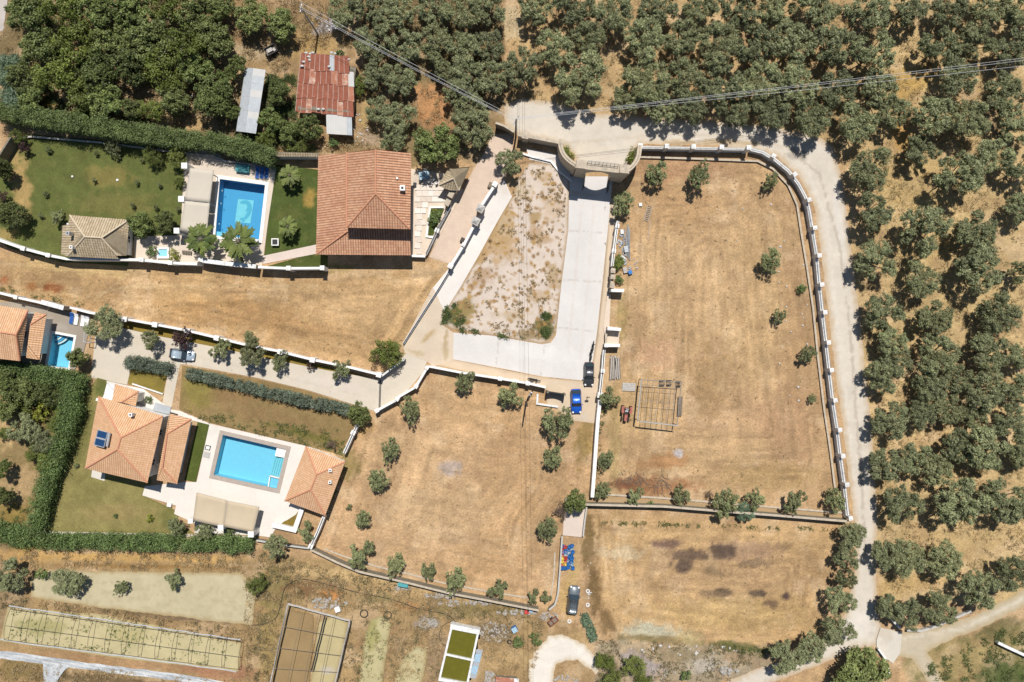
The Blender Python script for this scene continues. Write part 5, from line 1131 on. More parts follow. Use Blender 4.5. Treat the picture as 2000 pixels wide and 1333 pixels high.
for i, (x, y, lab) in enumerate(((938, 407, 'upper square stone gate pillar beside the pink drive'), (929, 432, 'lower square stone gate pillar beside the pink drive'))):
    r_ = empty('gate_pillar', tuple(P(x, y, 0))); p = P(x, y, 2.4)-r_.location; mb = MB(); mb.box((p.x, p.y, 1.15), (1.0, 1.0, 2.3), -.5); mb.build('shaft', M['stone'], r_)
    mb = MB(); mb.box((p.x, p.y, 2.36), (1.25, 1.25, .12), -.5); mb.box((p.x, p.y, 2.6), (1.0, 1.0, .35), -.5, .2); mb.build('cap', M['conc'], r_); tag(r_, lab, 'pillar', 'pair of stone gate pillars')
for i, (x, y, lab) in enumerate(((888, 370, 'upper sandstone block pillar below the kiosk roof'), (881, 380, 'middle sandstone block pillar below the kiosk roof'), (874, 396, 'lowest sandstone block pillar below the kiosk roof'))):
    r_ = empty('stone_pillar', tuple(P(x, y, 0))); p = P(x, y, 2.2)-r_.location; mb = MB(); mb.box((p.x, p.y, 1.1), (.7, .9, 2.2), -.5); mb.build('shaft', M['stone'], r_)
    mb = MB(); mb.box((p.x, p.y, 2.24), (.85, 1.05, .09), -.5); mb.build('cap', M['stone'], r_); tag(r_, lab, 'pillar', 'sandstone pillars by the kiosk')

# ---- arched entrance gate with curved wings
gate = empty('entrance_gate', tuple(P(1178, 340, 0))); tag(gate, 'tall arched stone entrance gate with curved wing walls at the head of the driveway', 'gate')
g0 = gate.location; gh = 6.2; a_ = P(1127, 322, gh)-g0; b_ = P(1226, 333, gh)-g0; a_.z = b_.z = 0
L = (b_-a_).length; d_ = (b_-a_).normalized(); nn_ = Vector((-d_.y, d_.x, 0)); o0, o1 = L*.22, L*.72; spring = 3.9; top = 5.3
def gp(t, z, s_): q = a_+d_*t+nn_*s_; return (q.x, q.y, z)
ts = [0, o0]+[o0+(o1-o0)*k/12 for k in range(1, 12)]+[o1, L]; lowz = [0, 0]+[spring+(top-spring)*math.sin(math.pi*k/12) for k in range(1, 12)]+[0, 0]
mb = MB(); th = .55
def seg(t0, t1, z0a, z0b, z1):
    vs = [gp(t0, z0a, -th), gp(t1, z0b, -th), gp(t1, z0b, th), gp(t0, z0a, th), gp(t0, z1, -th), gp(t1, z1, -th), gp(t1, z1, th), gp(t0, z1, th)]
    mb.add(vs, [(3, 2, 1, 0), (4, 5, 6, 7), (0, 1, 5, 4), (1, 2, 6, 5), (2, 3, 7, 6), (3, 0, 4, 7)])
seg(0, o0, 0, 0, gh); seg(o1, L, 0, 0, gh)
zz = [spring]+[spring+(top-spring)*math.sin(math.pi*k/12) for k in range(1, 12)]+[spring]
for k in range(12): seg(o0+(o1-o0)*k/12, o0+(o1-o0)*(k+1)/12, zz[k], zz[k+1], gh)
mb.build('arch', M['stone'], gate)
mb = MB(); q = [gp(-.2, gh+.05, 0), gp(L+.2, gh+.05, 0)]; m_ = (Vector(q[0])+Vector(q[1]))/2; mb.box(m_, (L+.5, 1.2, .14), math.atan2(d_.y, d_.x)); mb.build('cornice', M['stone'], gate)
for t in (.6, L-.6):
    mb = MB(); q = gp(t, gh+.4, 0); mb.box(q, (1.5, 1.35, .6), math.atan2(d_.y, d_.x)); mb.build('corner_block', M['stone'], gate)
mb = MB()
for k in range(9): q = gp(1.6+(L-3.2)*k/8, 0, .55); mb.tube((q[0], q[1], gh+.12), (q[0], q[1], gh+1.0), .035, .035, 4)
for z_ in (.55, 1.0): q, r_ = gp(1.6, gh+z_, .55), gp(L-1.6, gh+z_, .55); mb.tube(q, r_, .04, .04, 4)
mb.build('parapet_rail', M['conc'], gate)
def wing(pts, h0, h1, name='wing_wall', th_=.7):
    sp_ = smoothpoly(pts, False, 5); n = len(sp_); hs_ = [h0+(h1-h0)*i/(n-1) for i in range(n)]
    wp = [P(x, y, hh)-g0 for (x, y), hh in zip(sp_, hs_)]; l = offset_line([(p.x, p.y) for p in wp], th_/2); r_ = offset_line([(p.x, p.y) for p in wp], -th_/2); vs = []
    for i in range(n): vs += [(l[i][0], l[i][1], 0), (r_[i][0], r_[i][1], 0), (r_[i][0], r_[i][1], hs_[i]), (l[i][0], l[i][1], hs_[i])]
    fs = [(0, 1, 2, 3), tuple(4*(n-1)+i for i in (3, 2, 1, 0))]
    for i in range(n-1):
        for a, b in ((0, 1), (1, 2), (2, 3), (3, 0)): fs.append((4*i+b, 4*i+a, 4*(i+1)+a, 4*(i+1)+b))
    mb = MB(); mb.add(vs, fs); mb.build(name, M['stone'], gate)
    mb = MB(); mb.path([tuple(p+Vector((0, 0, .03))) for p in wp], .10, 4); mb.build('wing_coping', M['stone'], gate)
wing([(1094, 281), (1099, 298), (1110, 312), (1127, 324)], 2.8, 5.6); wing([(1250, 284), (1247, 306), (1238, 322), (1224, 334)], 2.8, 5.6)
for s_, t in ((-1, o0), (1, o1)):               # two open gate leaves of vertical bars
    mb = MB(); q = Vector(gp(t, 0, -.6))
    for k in range(9): p = q-nn_*(.25*k); mb.tube((p.x, p.y, .15), (p.x, p.y, 2.6), .03, .03, 4)
    for z_ in (.2, 1.4, 2.6): mb.tube((q.x, q.y, z_), (q.x-nn_.x*2.0, q.y-nn_.y*2.0, z_), .04, .04, 4)
    mb.build('gate_leaf', M['iron'], gate)
garden_wall('stone wall with white blocks between the utility pole and the gate', [(1012, 263), (1040, 268), (1096, 279)], 2.4, .6, 'stone', 'stone', [(1025, 272, 1.1), (1096, 278, .9)], .9, 2.7)
garden_wall('dark stone wall at the bend of the road west of the utility pole', [(968, 240), (985, 246), (1004, 258)], 2.0, .35, 'stone_dark', 'stone')
garden_wall('curved low white wall around the forecourt beside the gate', [(1020, 300), (1038, 306), (1076, 315), (1092, 335), (1116, 354)], .35, .3, 'white', 'white')
garden_wall('culvert parapet north of the concrete slab', [(1724, 1198), (1738, 1206), (1758, 1228)], .8, .35, 'conc', 'white_old')
garden_wall('culvert parapet south of the concrete slab', [(1716, 1268), (1728, 1284), (1738, 1318)], .8, .3, 'conc', 'white_old')
garden_wall('low grey wall edging the grove above the side track', [(1772, 1232), (1800, 1233), (1830, 1224), (1866, 1208), (1898, 1194)], .7, .35, 'conc', 'conc')
garden_wall('grey wall end in the bottom right corner', [(1950, 1256), (1975, 1268), (2010, 1284)], .9, .5, 'conc', 'white_old')
# ------------------------------------------------------------------ trees
W = 'broadleaf tree'
ORD = ['first', 'second', 'third', 'fourth', 'fifth', 'sixth', 'seventh', 'eighth', 'ninth', 'tenth', 'eleventh', 'twelfth', 'thirteenth', 'fourteenth', 'fifteenth']
def row(kind, group, phrase, pts, adj='olive tree', **k):
    n = len(pts)
    for i, q in enumerate(sorted(pts)):
        big = 'broad' if q[2] >= 50 else ('small' if q[2] < 38 else 'mid-sized')
        if n == 1: lab = '%s %s standing alone %s' % (big, adj, phrase)
        elif i == 0: lab = '%s %s, leftmost %s' % (big, adj, phrase)
        elif i == n-1: lab = '%s %s, rightmost %s' % (big, adj, phrase)
        else: lab = '%s %s, %s from left %s' % (big, adj, ORD[i], phrase)
        tree('bright' if kind == 'dense' and adj == W and i % 3 == 1 else kind, q[0], q[1], q[2], lab, group, 'broadleaf_tree' if adj == W else None, **k)
G1 = 'olive trees of the upper grove above the road'
row('olive', G1, 'in the topmost row of the upper grove', [(1045, 22, 44), (1120, 10, 46), (1195, 26, 48), (1288, 18, 48), (1362, 12, 46), (1440, 22, 50), (1520, 18, 50), (1602, 14, 52), (1690, 22, 52), (1772, 12, 46), (1850, 24, 46), (1932, 14, 50), (1994, 30, 40)])
row('olive', G1, 'in the second row of the upper grove', [(1080, 96, 44), (1150, 80, 42), (1258, 84, 48), (1330, 78, 46), (1398, 92, 48), (1470, 88, 50), (1546, 92, 50), (1622, 90, 50), (1700, 102, 50), (1830, 92, 46), (1905, 84, 44), (1975, 100, 46)])
row('olive', G1, 'in the third row of the upper grove', [(1024, 132, 46), (1132, 158, 62), (1262, 162, 50), (1334, 156, 48), (1405, 166, 50), (1478, 164, 50), (1556, 170, 52), (1636, 172, 50), (1712, 180, 46), (1870, 152, 46), (1958, 178, 48)])
row('olive', G1, 'in the lowest row overhanging the upper road', [(1230, 196, 38), (1292, 218, 38), (1352, 212, 40), (1428, 216, 42), (1502, 218, 42), (1580, 228, 46), (1668, 240, 48)])
row('olive', G1, 'in the row below the wires at the upper right', [(1742, 222, 40), (1812, 226, 52), (1888, 232, 48), (1982, 248, 46)])
G2 = 'olive trees of the right-hand grove beside the gravel road'
row('olive', G2, 'in the first row right of the gravel road', [(1698, 330, 48), (1795, 292, 40), (1866, 342, 54), (1936, 306, 40), (1990, 330, 42)])
row('olive', G2, 'in the second row of the right-hand grove', [(1704, 412, 44), (1800, 452, 56), (1908, 452, 52), (1990, 408, 36)])
row('olive', G2, 'in the third row of the right-hand grove', [(1708, 512, 46), (1795, 545, 42), (1908, 524, 54), (1988, 534, 28)])
row('olive', G2, 'in the fourth row of the right-hand grove', [(1724, 612, 46), (1828, 620, 46), (1945, 612, 48)])
row('olive', G2, 'in the fifth row of the right-hand grove', [(1738, 668, 38), (1752, 706, 36), (1826, 694, 46), (1932, 690, 50), (1992, 696, 34)])
row('olive', G2, 'in the sixth row of the right-hand grove', [(1722, 736, 42), (1812, 752, 40), (1868, 744, 38), (1924, 762, 48), (1990, 760, 36)])
row('olive', G2, 'in the seventh row of the right-hand grove', [(1736, 820, 44), (1800, 808, 34), (1852, 800, 40), (1906, 812, 36), (1968, 822, 40)])
row('olive', G2, 'in the eighth row of the right-hand grove', [(1732, 910, 42), (1788, 896, 38), (1824, 922, 38), (1862, 872, 42), (1925, 880, 54), (1992, 880, 40)])
row('olive', G2, 'in the ninth row of the right-hand grove', [(1762, 984, 46), (1878, 984, 60), (1956, 974, 52), (1996, 990, 34)])
row('olive', G2, 'in the tenth row of the right-hand grove', [(1724, 1078, 36), (1772, 1088, 42), (1842, 1092, 44)])
row('olive', G2, 'just above the side track at lower right', [(1732, 1184, 30), (1772, 1194, 38), (1834, 1186, 42), (1908, 1152, 46), (1974, 1118, 42)])
G3 = 'olive trees crowding the upper middle'
row('olive', G3, 'in the top row right of the barn', [(668, 26, 36), (722, 14, 42), (780, 30, 44), (842, 18, 44), (902, 26, 46), (958, 20, 38)])
row('olive', G3, 'in the second row right of the barn', [(732, 84, 42), (792, 96, 42), (850, 86, 42), (905, 96, 46), (950, 92, 38)])
row('olive', G3, 'in the third row right of the barn', [(738, 148, 36), (782, 162, 38), (868, 140, 28), (916, 158, 42), (962, 156, 40)])
row('olive', G3, 'above the terracotta villa right of the barn', [(742, 214, 34), (780, 232, 38), (768, 272, 32)])
row('olive', G3, 'overhanging the pink drive above the kiosk', [(916, 218, 40), (930, 258, 44), (888, 190, 26)])
tree('dense', 852, 288, 46, 'dense dark fig-like tree with large leaves right of the terracotta villa')
tree('olive', 994, 318, 34, 'olive tree overhanging the pink drive right beside the utility pole')
G4 = 'dark broadleaf trees of the top left wood'
W = 'broadleaf tree'
row('dense', G4, 'in the top row of the wood', [(62, 28, 44), (128, 22, 46), (196, 14, 46), (262, 24, 44), (326, 12, 42), (384, 26, 42), (432, 16, 30)], W)
row('dense', G4, 'in the second row of the wood', [(84, 92, 44), (152, 84, 48), (224, 78, 42), (298, 88, 46), (364, 92, 44), (424, 82, 36)], W)
row('dense', G4, 'in the third row of the wood', [(52, 150, 36), (116, 150, 46), (184, 142, 42), (256, 132, 40), (322, 140, 44), (388, 138, 34)], W)
row('dense', G4, 'in the lowest row of the wood', [(60, 196, 30), (160, 186, 38), (208, 200, 38), (258, 214, 24), (300, 216, 28), (344, 196, 34), (412, 190, 42)], W)
G5 = 'round trees around the metal sheds'
row('dense', G5, 'above the long grey shed', [(492, 36, 34), (548, 48, 34)], 'round dark tree', hs=.8)
row('dense', G5, 'between the long grey shed and the rusty barn', [(545, 182, 26), (532, 236, 26), (566, 258, 26), (604, 250, 24)], 'bushy green tree', hs=.6)
row('dense', G5, 'left of the long grey shed', [(444, 150, 20), (450, 218, 20), (466, 128, 18)], 'bushy green tree', hs=.6)
for x, y, r, lab in ((665, 108, 14, 'green bush behind the top right corner of the rusty barn'), (702, 168, 18, 'green bush touching the right side of the rusty barn'), (650, 278, 14, 'low green bush behind the lean-to of the rusty barn'), (580, 285, 22, 'green bush above the tiled coping wall'), (520, 278, 24, 'green bush at the end of the wild hedge')):
    tree('bright' if r > 16 else 'bush', x, y, r, lab)
# villa garden
for kd, x, y, r, lab in (('bright', 37, 267, 17, 'round bright bush in the top left corner of the upper lawn'), ('purple', 48, 290, 14, 'dark purple shrub in the top left bed of the upper lawn'), ('young', 222, 288, 18, 'slender young tree below the hedge at the top of the lawn'),
    ('bright', 298, 306, 21, 'rounded green tree at the top right of the lawn, left of another'), ('bright', 347, 308, 23, 'rounded green tree next to the top pillar of the ivory shade'), ('dense', 8, 330, 20, 'dark tree cut by the left edge above the lawn'), ('purple', 16, 342, 17, 'dark purple shrub in the sandy bed at the left edge'),
    ('purple', 6, 384, 14, 'small dark shrub at the left edge of the sandy bed'), ('dense', 22, 418, 31, 'large green tree at the lower left corner of the upper lawn'), ('young', 112, 424, 16, 'small thin tree behind the beige pavilion roof'), ('bush', 95, 290, 9, 'tiny bush at the top left of the lawn'),
    ('dense', 274, 438, 26, 'green tree right behind the beige pavilion, first of two'), ('dense', 324, 436, 24, 'green tree right of the beige pavilion, second of two'), ('bright', 352, 356, 12, 'small tree squeezed left of the ivory shade'),
    ('bush', 294, 491, 14, 'round green bush next to the small plunge pool'), ('yellow', 340, 497, 13, 'bright yellow-green round shrub beside the small plunge pool'), ('bush', 852, 425, 17, 'spiky green bush in the patio flower bed'), ('yellow', 848, 412, 8, 'orange-green flowering shrub in the patio bed')):
    tree(kd, x, y, r, lab)
for x, y, r, lab in ((568, 345, 20, 'small palm near the top of the strip of lawn beside the pool'), (565, 444, 20, 'small palm at the lower end of the strip of lawn beside the pool'), (398, 470, 30, 'large fan palm at the lower left corner of the dolphin pool'), (472, 474, 34, 'large fan palm at the lower right corner of the dolphin pool')):
    tree('palm', x, y, r, lab, 'palms of the villa garden')
for i, (x, y, lab) in enumerate(((95, 295, 'sapling at the top left of the upper lawn'), (188, 300, 'sapling under the hedge shadow, upper centre of the lawn'), (232, 306, 'leafy sapling below the slender young tree'), (278, 312, 'sapling left of the rounded green trees'), (184, 352, 'sapling in the centre of the upper lawn'), (268, 356, 'sapling right of the centre of the lawn'), (312, 362, 'sapling with paler ring left of the ivory shade'), (90, 380, 'tiny sapling at the left of the lawn centre'), (80, 421, 'tiny sapling in the lower left of the lawn'), (260, 402, 'leafy sapling above the tree behind the pavilion'), (305, 406, 'sapling above the second tree right of the pavilion'), (348, 408, 'sapling left of the middle canopy pillar'))):
    tree('young', x, y, 6, lab, 'saplings on the upper lawn', 'sapling', hs=1.3)
# single trees of the lane
for kd, x, y, r, lab in (('olive', 208, 634, 42, 'big grey-green olive leaning over the corner of the concrete lane'), ('olive', 296, 664, 20, 'thin sparse tree on the verge left of the parked pale car'), ('purple', 357, 663, 24, 'dark purple-leaved tree shading the parked pale car'),
    ('young', 432, 680, 25, 'green verge tree, first right of the parked pale car'), ('olive', 492, 690, 34, 'largest verge tree beside the concrete lane'), ('young', 487, 660, 14, 'small sapling growing out of the wall above the largest verge tree'), ('young', 547, 704, 22, 'verge tree right of the largest one'), ('purple', 607, 714, 10, 'tiny purple tree on the verge by the lane'), ('young', 665, 722, 22, 'rightmost verge tree of the concrete lane'),
    ('bright', 757, 691, 33, 'round bright green bush-tree at the junction of lane and path'), ('dense', 152, 700, 20, 'dark bush between the small pool and the concrete lane'), ('dense', 702, 806, 24, 'dark green tree at the lower end of the blue conifer hedge'),
    ('bush', 96, 700, 1, '')):
    if lab: tree(kd, x, y, r, lab)
G6 = 'young olive trees of the middle field'
for x, y, r, lab in ((908, 748, 24, 'upper left, against the white pillared wall'), (997, 772, 28, 'left of the wrecked scooter by the wall'), (805, 800, 26, 'below the curving stepped wall'), (1088, 826, 34, 'largest, below the blue car'), (1080, 896, 24, 'just below the largest one'),
    (765, 880, 25, 'upper one right of the pool house'), (738, 940, 25, 'right of the pool house corner'), (708, 1015, 21, 'below the pool house corner'), (682, 990, 8, 'tiny one beside the pool house'), (705, 1085, 32, 'leftmost along the rubble wall'),
    (775, 1103, 25, 'second along the rubble wall'), (837, 1115, 19, 'third along the rubble wall'), (892, 1133, 27, 'fourth along the rubble wall'), (973, 1148, 24, 'fifth along the rubble wall'), (1042, 1166, 16, 'sixth along the rubble wall, near the field corner'), (1066, 1166, 13, 'last, in the rounded field corner')):
    tree('young', x, y, r, 'young olive in the middle field, '+lab, G6)
tree('dense', 1123, 980, 25, 'dark leafy tree shading the top of the slab yard', hs=.7); tree('bare', 1096, 998, 22, 'bare brown shrub left of the slab yard'); tree('young', 1070, 1034, 26, 'grey-green olive at the left of the slab yard')
G7 = 'young olive trees of the fenced right-hand field'
for x, y, r, lab in ((1282, 342, 27, 'upper left, below the roadside wall'), (1362, 342, 29, 'top centre, below the roadside wall'), (1505, 356, 18, 'near the inner curve of the kerb'), (1216, 396, 27, 'at the top of the driveway wall, over the ladders'), (1505, 511, 26, 'alone in the right of the field'), (1521, 618, 16, 'small, below the lone one'), (1577, 690, 20, 'beside the kerb'), (1586, 778, 10, 'tiny, beside the lower kerb'),
    (1190, 777, 24, 'beside the plain white wall and the tractor'), (1183, 899, 20, 'lower down the plain white wall'), (1177, 956, 20, 'at the foot of the plain white wall'), (1240, 970, 22, 'first of the bottom row'), (1330, 966, 20, 'second of the bottom row'), (1415, 980, 32, 'broadest of the bottom row'), (1474, 976, 22, 'fourth of the bottom row'), (1550, 982, 28, 'fifth of the bottom row'), (1630, 974, 25, 'last of the bottom row, in the corner')):
    tree('young', x, y, r, 'young olive in the fenced field, '+lab, G7)
tree('bush', 1568, 565, 12, 'small bright green bush beside the kerb of the fenced field'); tree('reedtree', 1457, 1003, 20, 'spiky silver-green plant spilling over the wall between the fields', name='spiky_plant'); tree('bush', 1272, 986, 10, 'small pale bush on the wall between the fields'); tree('bare', 1385, 966, 10, 'small brown shrub left of the broadest young olive')
tree('bright', 1208, 512, 15, 'bush growing through the debris pile beside the driveway', hs=.8); tree('bush', 1210, 545, 12, 'bush behind the stone pillars by the debris pile')
G8 = 'olive trees between the lower field and the road'
for x, y, r, lab in ((1664, 1046, 34, 'topmost, at the field corner'), (1652, 1090, 28, 'second down the line'), (1650, 1128, 24, 'third down the line'), (1640, 1172, 36, 'wide, halfway down the line'), (1636, 1232, 38, 'lowest, at the road fork'), (1584, 1262, 36, 'right part of the clump above the fork road'), (1536, 1280, 40, 'left part of the clump above the fork road')):
    tree('olive', x, y, r, 'olive left of the gravel road, '+lab, G8)
tree('dense', 1688, 1318, 56, 'big dark leafy tree at the bottom edge by the road fork', hs=.7); tree('dense', 1648, 1330, 30, 'dark leafy tree left of the big one at the bottom edge', hs=.7)
tree('bright', 1180, 1290, 22, 'bright green tree by the white gravel yard, upper'); tree('bright', 1192, 1328, 26, 'bright green tree by the white gravel yard, at the bottom edge'); tree('bright', 1240, 1302, 24, 'bright green tree right of the white gravel yard'); tree('bright', 1256, 1330, 18, 'bright green tree at the bottom edge right of the gravel yard'); tree('bush', 1338, 1320, 12, 'dark round bush in the rubble at the bottom edge')
tree('bush', 1012, 1254, 15, 'round grey-green bush beside the blue drum'); tree('bush', 1048, 1250, 14, 'mottled bush right of the round grey-green one')
# bottom left
for kd, x, y, r, lab in (('olive', 24, 1122, 38, 'large olive at the left edge of the ploughed plot'), ('olive', 134, 1138, 36, 'large olive on the left of the ploughed plot'), ('bush', 84, 1122, 15, 'green bush between the two olives of the ploughed plot'), ('young', 239, 1148, 17, 'small grey olive in the middle of the ploughed plot'), ('young', 340, 1133, 19, 'small dark olive in the ploughed plot, right of the grey one'), ('bright', 501, 1140, 21, 'dark round tree at the right end of the ploughed plot'),
    ('yellow', 293, 1012, 9, 'small yellow shrub on the lower lawn'), ('bush', 226, 1008, 6, 'tiny shrub on the lower lawn'), ('young', 345, 1030, 20, 'small olive left below the tan shade'), ('young', 402, 1032, 22, 'small olive in front of the tan shade'), ('bush', 450, 1038, 13, 'little round olive bush in front of the tan shade'), ('olive', 540, 1062, 28, 'olive tree between the clipped hedge and the white planter'), ('young', 600, 1040, 22, 'small olive between the planter wall and the railed wall'), ('bare', 648, 868, 14, 'reddish bare shrub above the pool house'),
    ('young', 150, 910, 6, 'tiny sapling on the narrow lawn west of the villa'), ('bush', 290, 780, 9, 'bush beside the entrance of the two-storey villa'), ('bush', 210, 768, 1, '')):
    if r > 1: tree(kd, x, y, r, lab)
G9 = 'dense trees enclosed by the left hedges'
row('dense', G9, 'in the upper row behind the left hedge', [(14, 748, 30), (58, 764, 30), (98, 772, 26)], 'dense green tree', hs=.6)
tree('bright', 124, 790, 24, 'green bush-tree along the inside of the diagonal hedge, upper', hs=.7); tree('bright', 112, 824, 22, 'green bush-tree along the inside of the diagonal hedge, middle', hs=.7); tree('bright', 44, 800, 24, 'leafy green shrub between the left thicket trees', hs=.7); tree('bright', 10, 846, 18, 'leafy green shrub at the left edge of the thicket', hs=.7); tree('bright', 66, 884, 20, 'green shrub under the small grey olive', hs=.7); tree('bright', 30, 778, 20, 'leafy shrub below the dark hedge at left', hs=.7)
tree('yellow', 82, 792, 20, 'yellow-green bush in the middle of the left thicket'); tree('yellow', 74, 816, 16, 'second yellow-green bush in the left thicket'); tree('olive', 48, 838, 38, 'grey olive tree in the left thicket', hs=.8); tree('olive', 86, 862, 28, 'small grey olive low in the left thicket', hs=.8); tree('dense', 14, 800, 26, 'dark tree at the left edge of the thicket', hs=.6)
tree('dense', 6, 915, 18, 'dark tree at the left edge below the thicket', hs=.6); tree('dense', 6, 968, 20, 'lower dark tree at the left edge', hs=.6); tree('bright', 92, 905, 24, 'round tree growing out of the diagonal hedge')
# ------------------------------------------------------------------ hedges
hedge('tall wild hedge running across above the upper lawn', [(-20, 212), (60, 226), (150, 238), (240, 254), (330, 266), (420, 274), (480, 290), (528, 306)], 2.7, 4.1, seed=2, dens=1000)
hedge('clipped thick hedge along the foot of the lower lawn', [(66, 1062), (200, 1062), (300, 1064), (400, 1066), (486, 1068)], 2.5, 2.4, seed=3, dens=1000)
hedge('tall diagonal hedge on the left of the lower lawn', [(138, 736), (134, 790), (112, 860), (86, 930), (70, 980), (58, 1040)], 2.9, 3.4, seed=4, dens=900)
hedge('wild low growth continuing the clipped hedge to the left edge', [(-20, 1040), (20, 1048), (58, 1056)], 3.4, 1.8, seed=21, dens=900, lump=.6)
hedge('dark hedge below the small western pool', [(-20, 718), (40, 728), (100, 738), (142, 744)], 2.6, 3.0, seed=5, dens=900)
hedge('short blue conifer hedge beside the lane', [(240, 706), (280, 712), (326, 722)], 1.9, 2.2, 'conifer', seed=6, dens=800, lw=.09, ll=.42, lump=.5)
hedge('long blue conifer hedge along the brown lawn', [(358, 728), (450, 750), (550, 774), (640, 794), (696, 806)], 1.7, 1.9, 'conifer', seed=7, dens=760, lw=.09, ll=.42, lump=.5)
hedge('low shrubs planted on the white gate forecourt edge, left wing', [(1104, 286), (1108, 296), (1118, 308)], 1.2, 1.2, 'bright', seed=8, name='shrub_border')
hedge('low shrubs planted along the right wing of the gate', [(1240, 288), (1238, 302), (1228, 316)], 1.2, 1.3, 'bright', seed=9, name='shrub_border')
for i, (pts, lab) in enumerate((([(4, 110), (14, 130), (10, 160)], 'pale reeds at the far left edge, upper clump'), ([(10, 170), (30, 190), (14, 206)], 'pale reeds at the far left edge, lower clump'))):
    h_ = hedge(lab, pts, 3.2, 3.0, 'reed', name='reeds', seed=12+i, dens=900, lw=.10, ll=.9, lump=.6)
hedge('silver-green weeds in a strip right of the grey parked car', [(1140, 1204), (1152, 1226), (1160, 1252)], 1.3, .8, 'reed', seed=15, name='weed_strip', dens=500, ll=.45, lump=.3)

# ------------------------------------------------------------------ grasses and weeds
wood = [[(420, 0), (640, 0), (700, 60), (715, 290), (530, 300), (520, 180), (430, 150)], [(0, 60), (420, 0), (450, 260), (0, 210)], [(640, 0), (985, 0), (985, 200), (900, 290), (720, 300)]]
shedpoly = [(450, 125), (520, 125), (520, 262), (450, 262)]; barnpoly = [(570, 95), (712, 95), (712, 270), (630, 270), (570, 222)]
scatter('dry_grass', wood, 5200, (.5, 1.3), 'drygrass', 'tall dry grass between the trees of the upper left wood', 1, 8, avoid=(shedpoly, barnpoly, [(960, 190), (1000, 190), (1000, 300), (900, 300)]))
scatter('green_weeds', [[(520, 150), (576, 150), (578, 240), (640, 270), (640, 296), (470, 290), (460, 250), (520, 262)], [(30, 120), (120, 200), (300, 240), (0, 210)]], 3000, (.6, 1.5), 'greenweed', 'green undergrowth around the metal sheds', 2, 9)
scatter('dry_grass', [[(985, 0), (2000, 0), (2000, 240), (1640, 260), (1000, 190)], [(1660, 280), (2000, 240), (2000, 1130), (1730, 1180), (1690, 700)]], 7000, (.4, 1.1), 'drygrass', 'dry grass under the olive grove', 3, 6, hz=.25)
scatter('weeds', [[(990, 400), (1012, 350), (1034, 322), (1085, 326), (1106, 360), (1095, 550), (1080, 660), (960, 650), (872, 632), (905, 560)]], 420, (.2, .6), 'drygrass', 'dusty dry weeds dotting the pale gravel lot', 4, 9, hz=.4)
scatter('green_weeds', [[(862, 632), (870, 600), (900, 590), (912, 625), (890, 642)], [(1040, 640), (1062, 612), (1088, 616), (1082, 650), (1070, 668), (1050, 666)], [(870, 636), (1060, 664), (1060, 671), (870, 645)]], 420, (.4, .9), 'greenweed', 'green weeds in the two lower corners of the gravel lot', 5, 9, hz=.3)
scatter('dry_grass', [[(500, 1080), (1060, 1195), (1060, 1240), (700, 1190), (500, 1170)], [(480, 1120), (560, 1180), (530, 1333), (480, 1333)], [(0, 1160), (480, 1230), (480, 1256), (0, 1186)], [(0, 1290), (470, 1330), (0, 1333)], [(0, 1075), (500, 1085), (480, 1118), (0, 1110)], [(760, 1200), (870, 1220), (860, 1333), (760, 1333)], [(940, 1200), (1060, 1220), (1040, 1333), (940, 1333)]], 3600, (.3, .9), 'drygrass', 'dry rough grass around the vegetable plots', 6, 7, hz=.3)
scatter('weeds', [[(500, 1080), (1060, 1195), (1060, 1240), (700, 1190), (500, 1170)], [(480, 1120), (560, 1180), (530, 1333), (480, 1333)], [(0, 1160), (480, 1230), (480, 1256), (0, 1186)], [(680, 1200), (870, 1210), (860, 1333), (660, 1333)], [(1160, 1250), (1500, 1262), (1440, 1333), (1200, 1333)]], 1500, (.3, 1.0), 'weed', 'brown weeds around the vegetable plots', 7, 8, hz=.3)
scatter('seedlings', [[(20, 1190), (200, 1206), (466, 1258), (460, 1306), (250, 1282), (10, 1248)], [(706, 1240), (750, 1216), (752, 1333), (700, 1333)]], 520, (.12, .32), 'greenweed', 'rows of seedlings in the pale plots', 8, 6, hz=.4)
scatter('weeds', [[(1180, 330), (1480, 322), (1560, 400), (1620, 950), (1180, 955)], [(640, 1070), (1080, 1190), (1080, 1050), (1150, 980), (1150, 830), (1060, 780), (840, 740), (730, 800)], [(1170, 1010), (1630, 1035), (1600, 1250), (1480, 1266), (1190, 1230)], [(0, 500), (250, 525), (870, 530), (780, 680), (735, 722), (300, 620), (0, 568)]], 500, (.15, .4), 'drygrass', 'short dry stubble on the mown fields', 9, 4, hz=.12)
scatter('green_weeds', [[(1155, 1018), (1640, 1030), (1640, 1036), (1155, 1024)], [(1170, 790), (1182, 790), (1172, 965), (1162, 965)], [(0, 556), (150, 590), (240, 616), (0, 570)], [(1400, 1258), (1520, 1268), (1500, 1284), (1380, 1270)], [(660, 886), (690, 850), (676, 900), (640, 1010), (632, 1008)], [(350, 800), (690, 842), (664, 886), (600, 870), (410, 824)], [(1790, 1310), (1900, 1250), (2000, 1215), (2000, 1333), (1830, 1333)], [(0, 1000), (60, 990), (50, 1060), (0, 1070)]], 1300, (.3, .8), 'greenweed', 'green grass tufts along the foot of the walls', 10, 7, hz=.3)
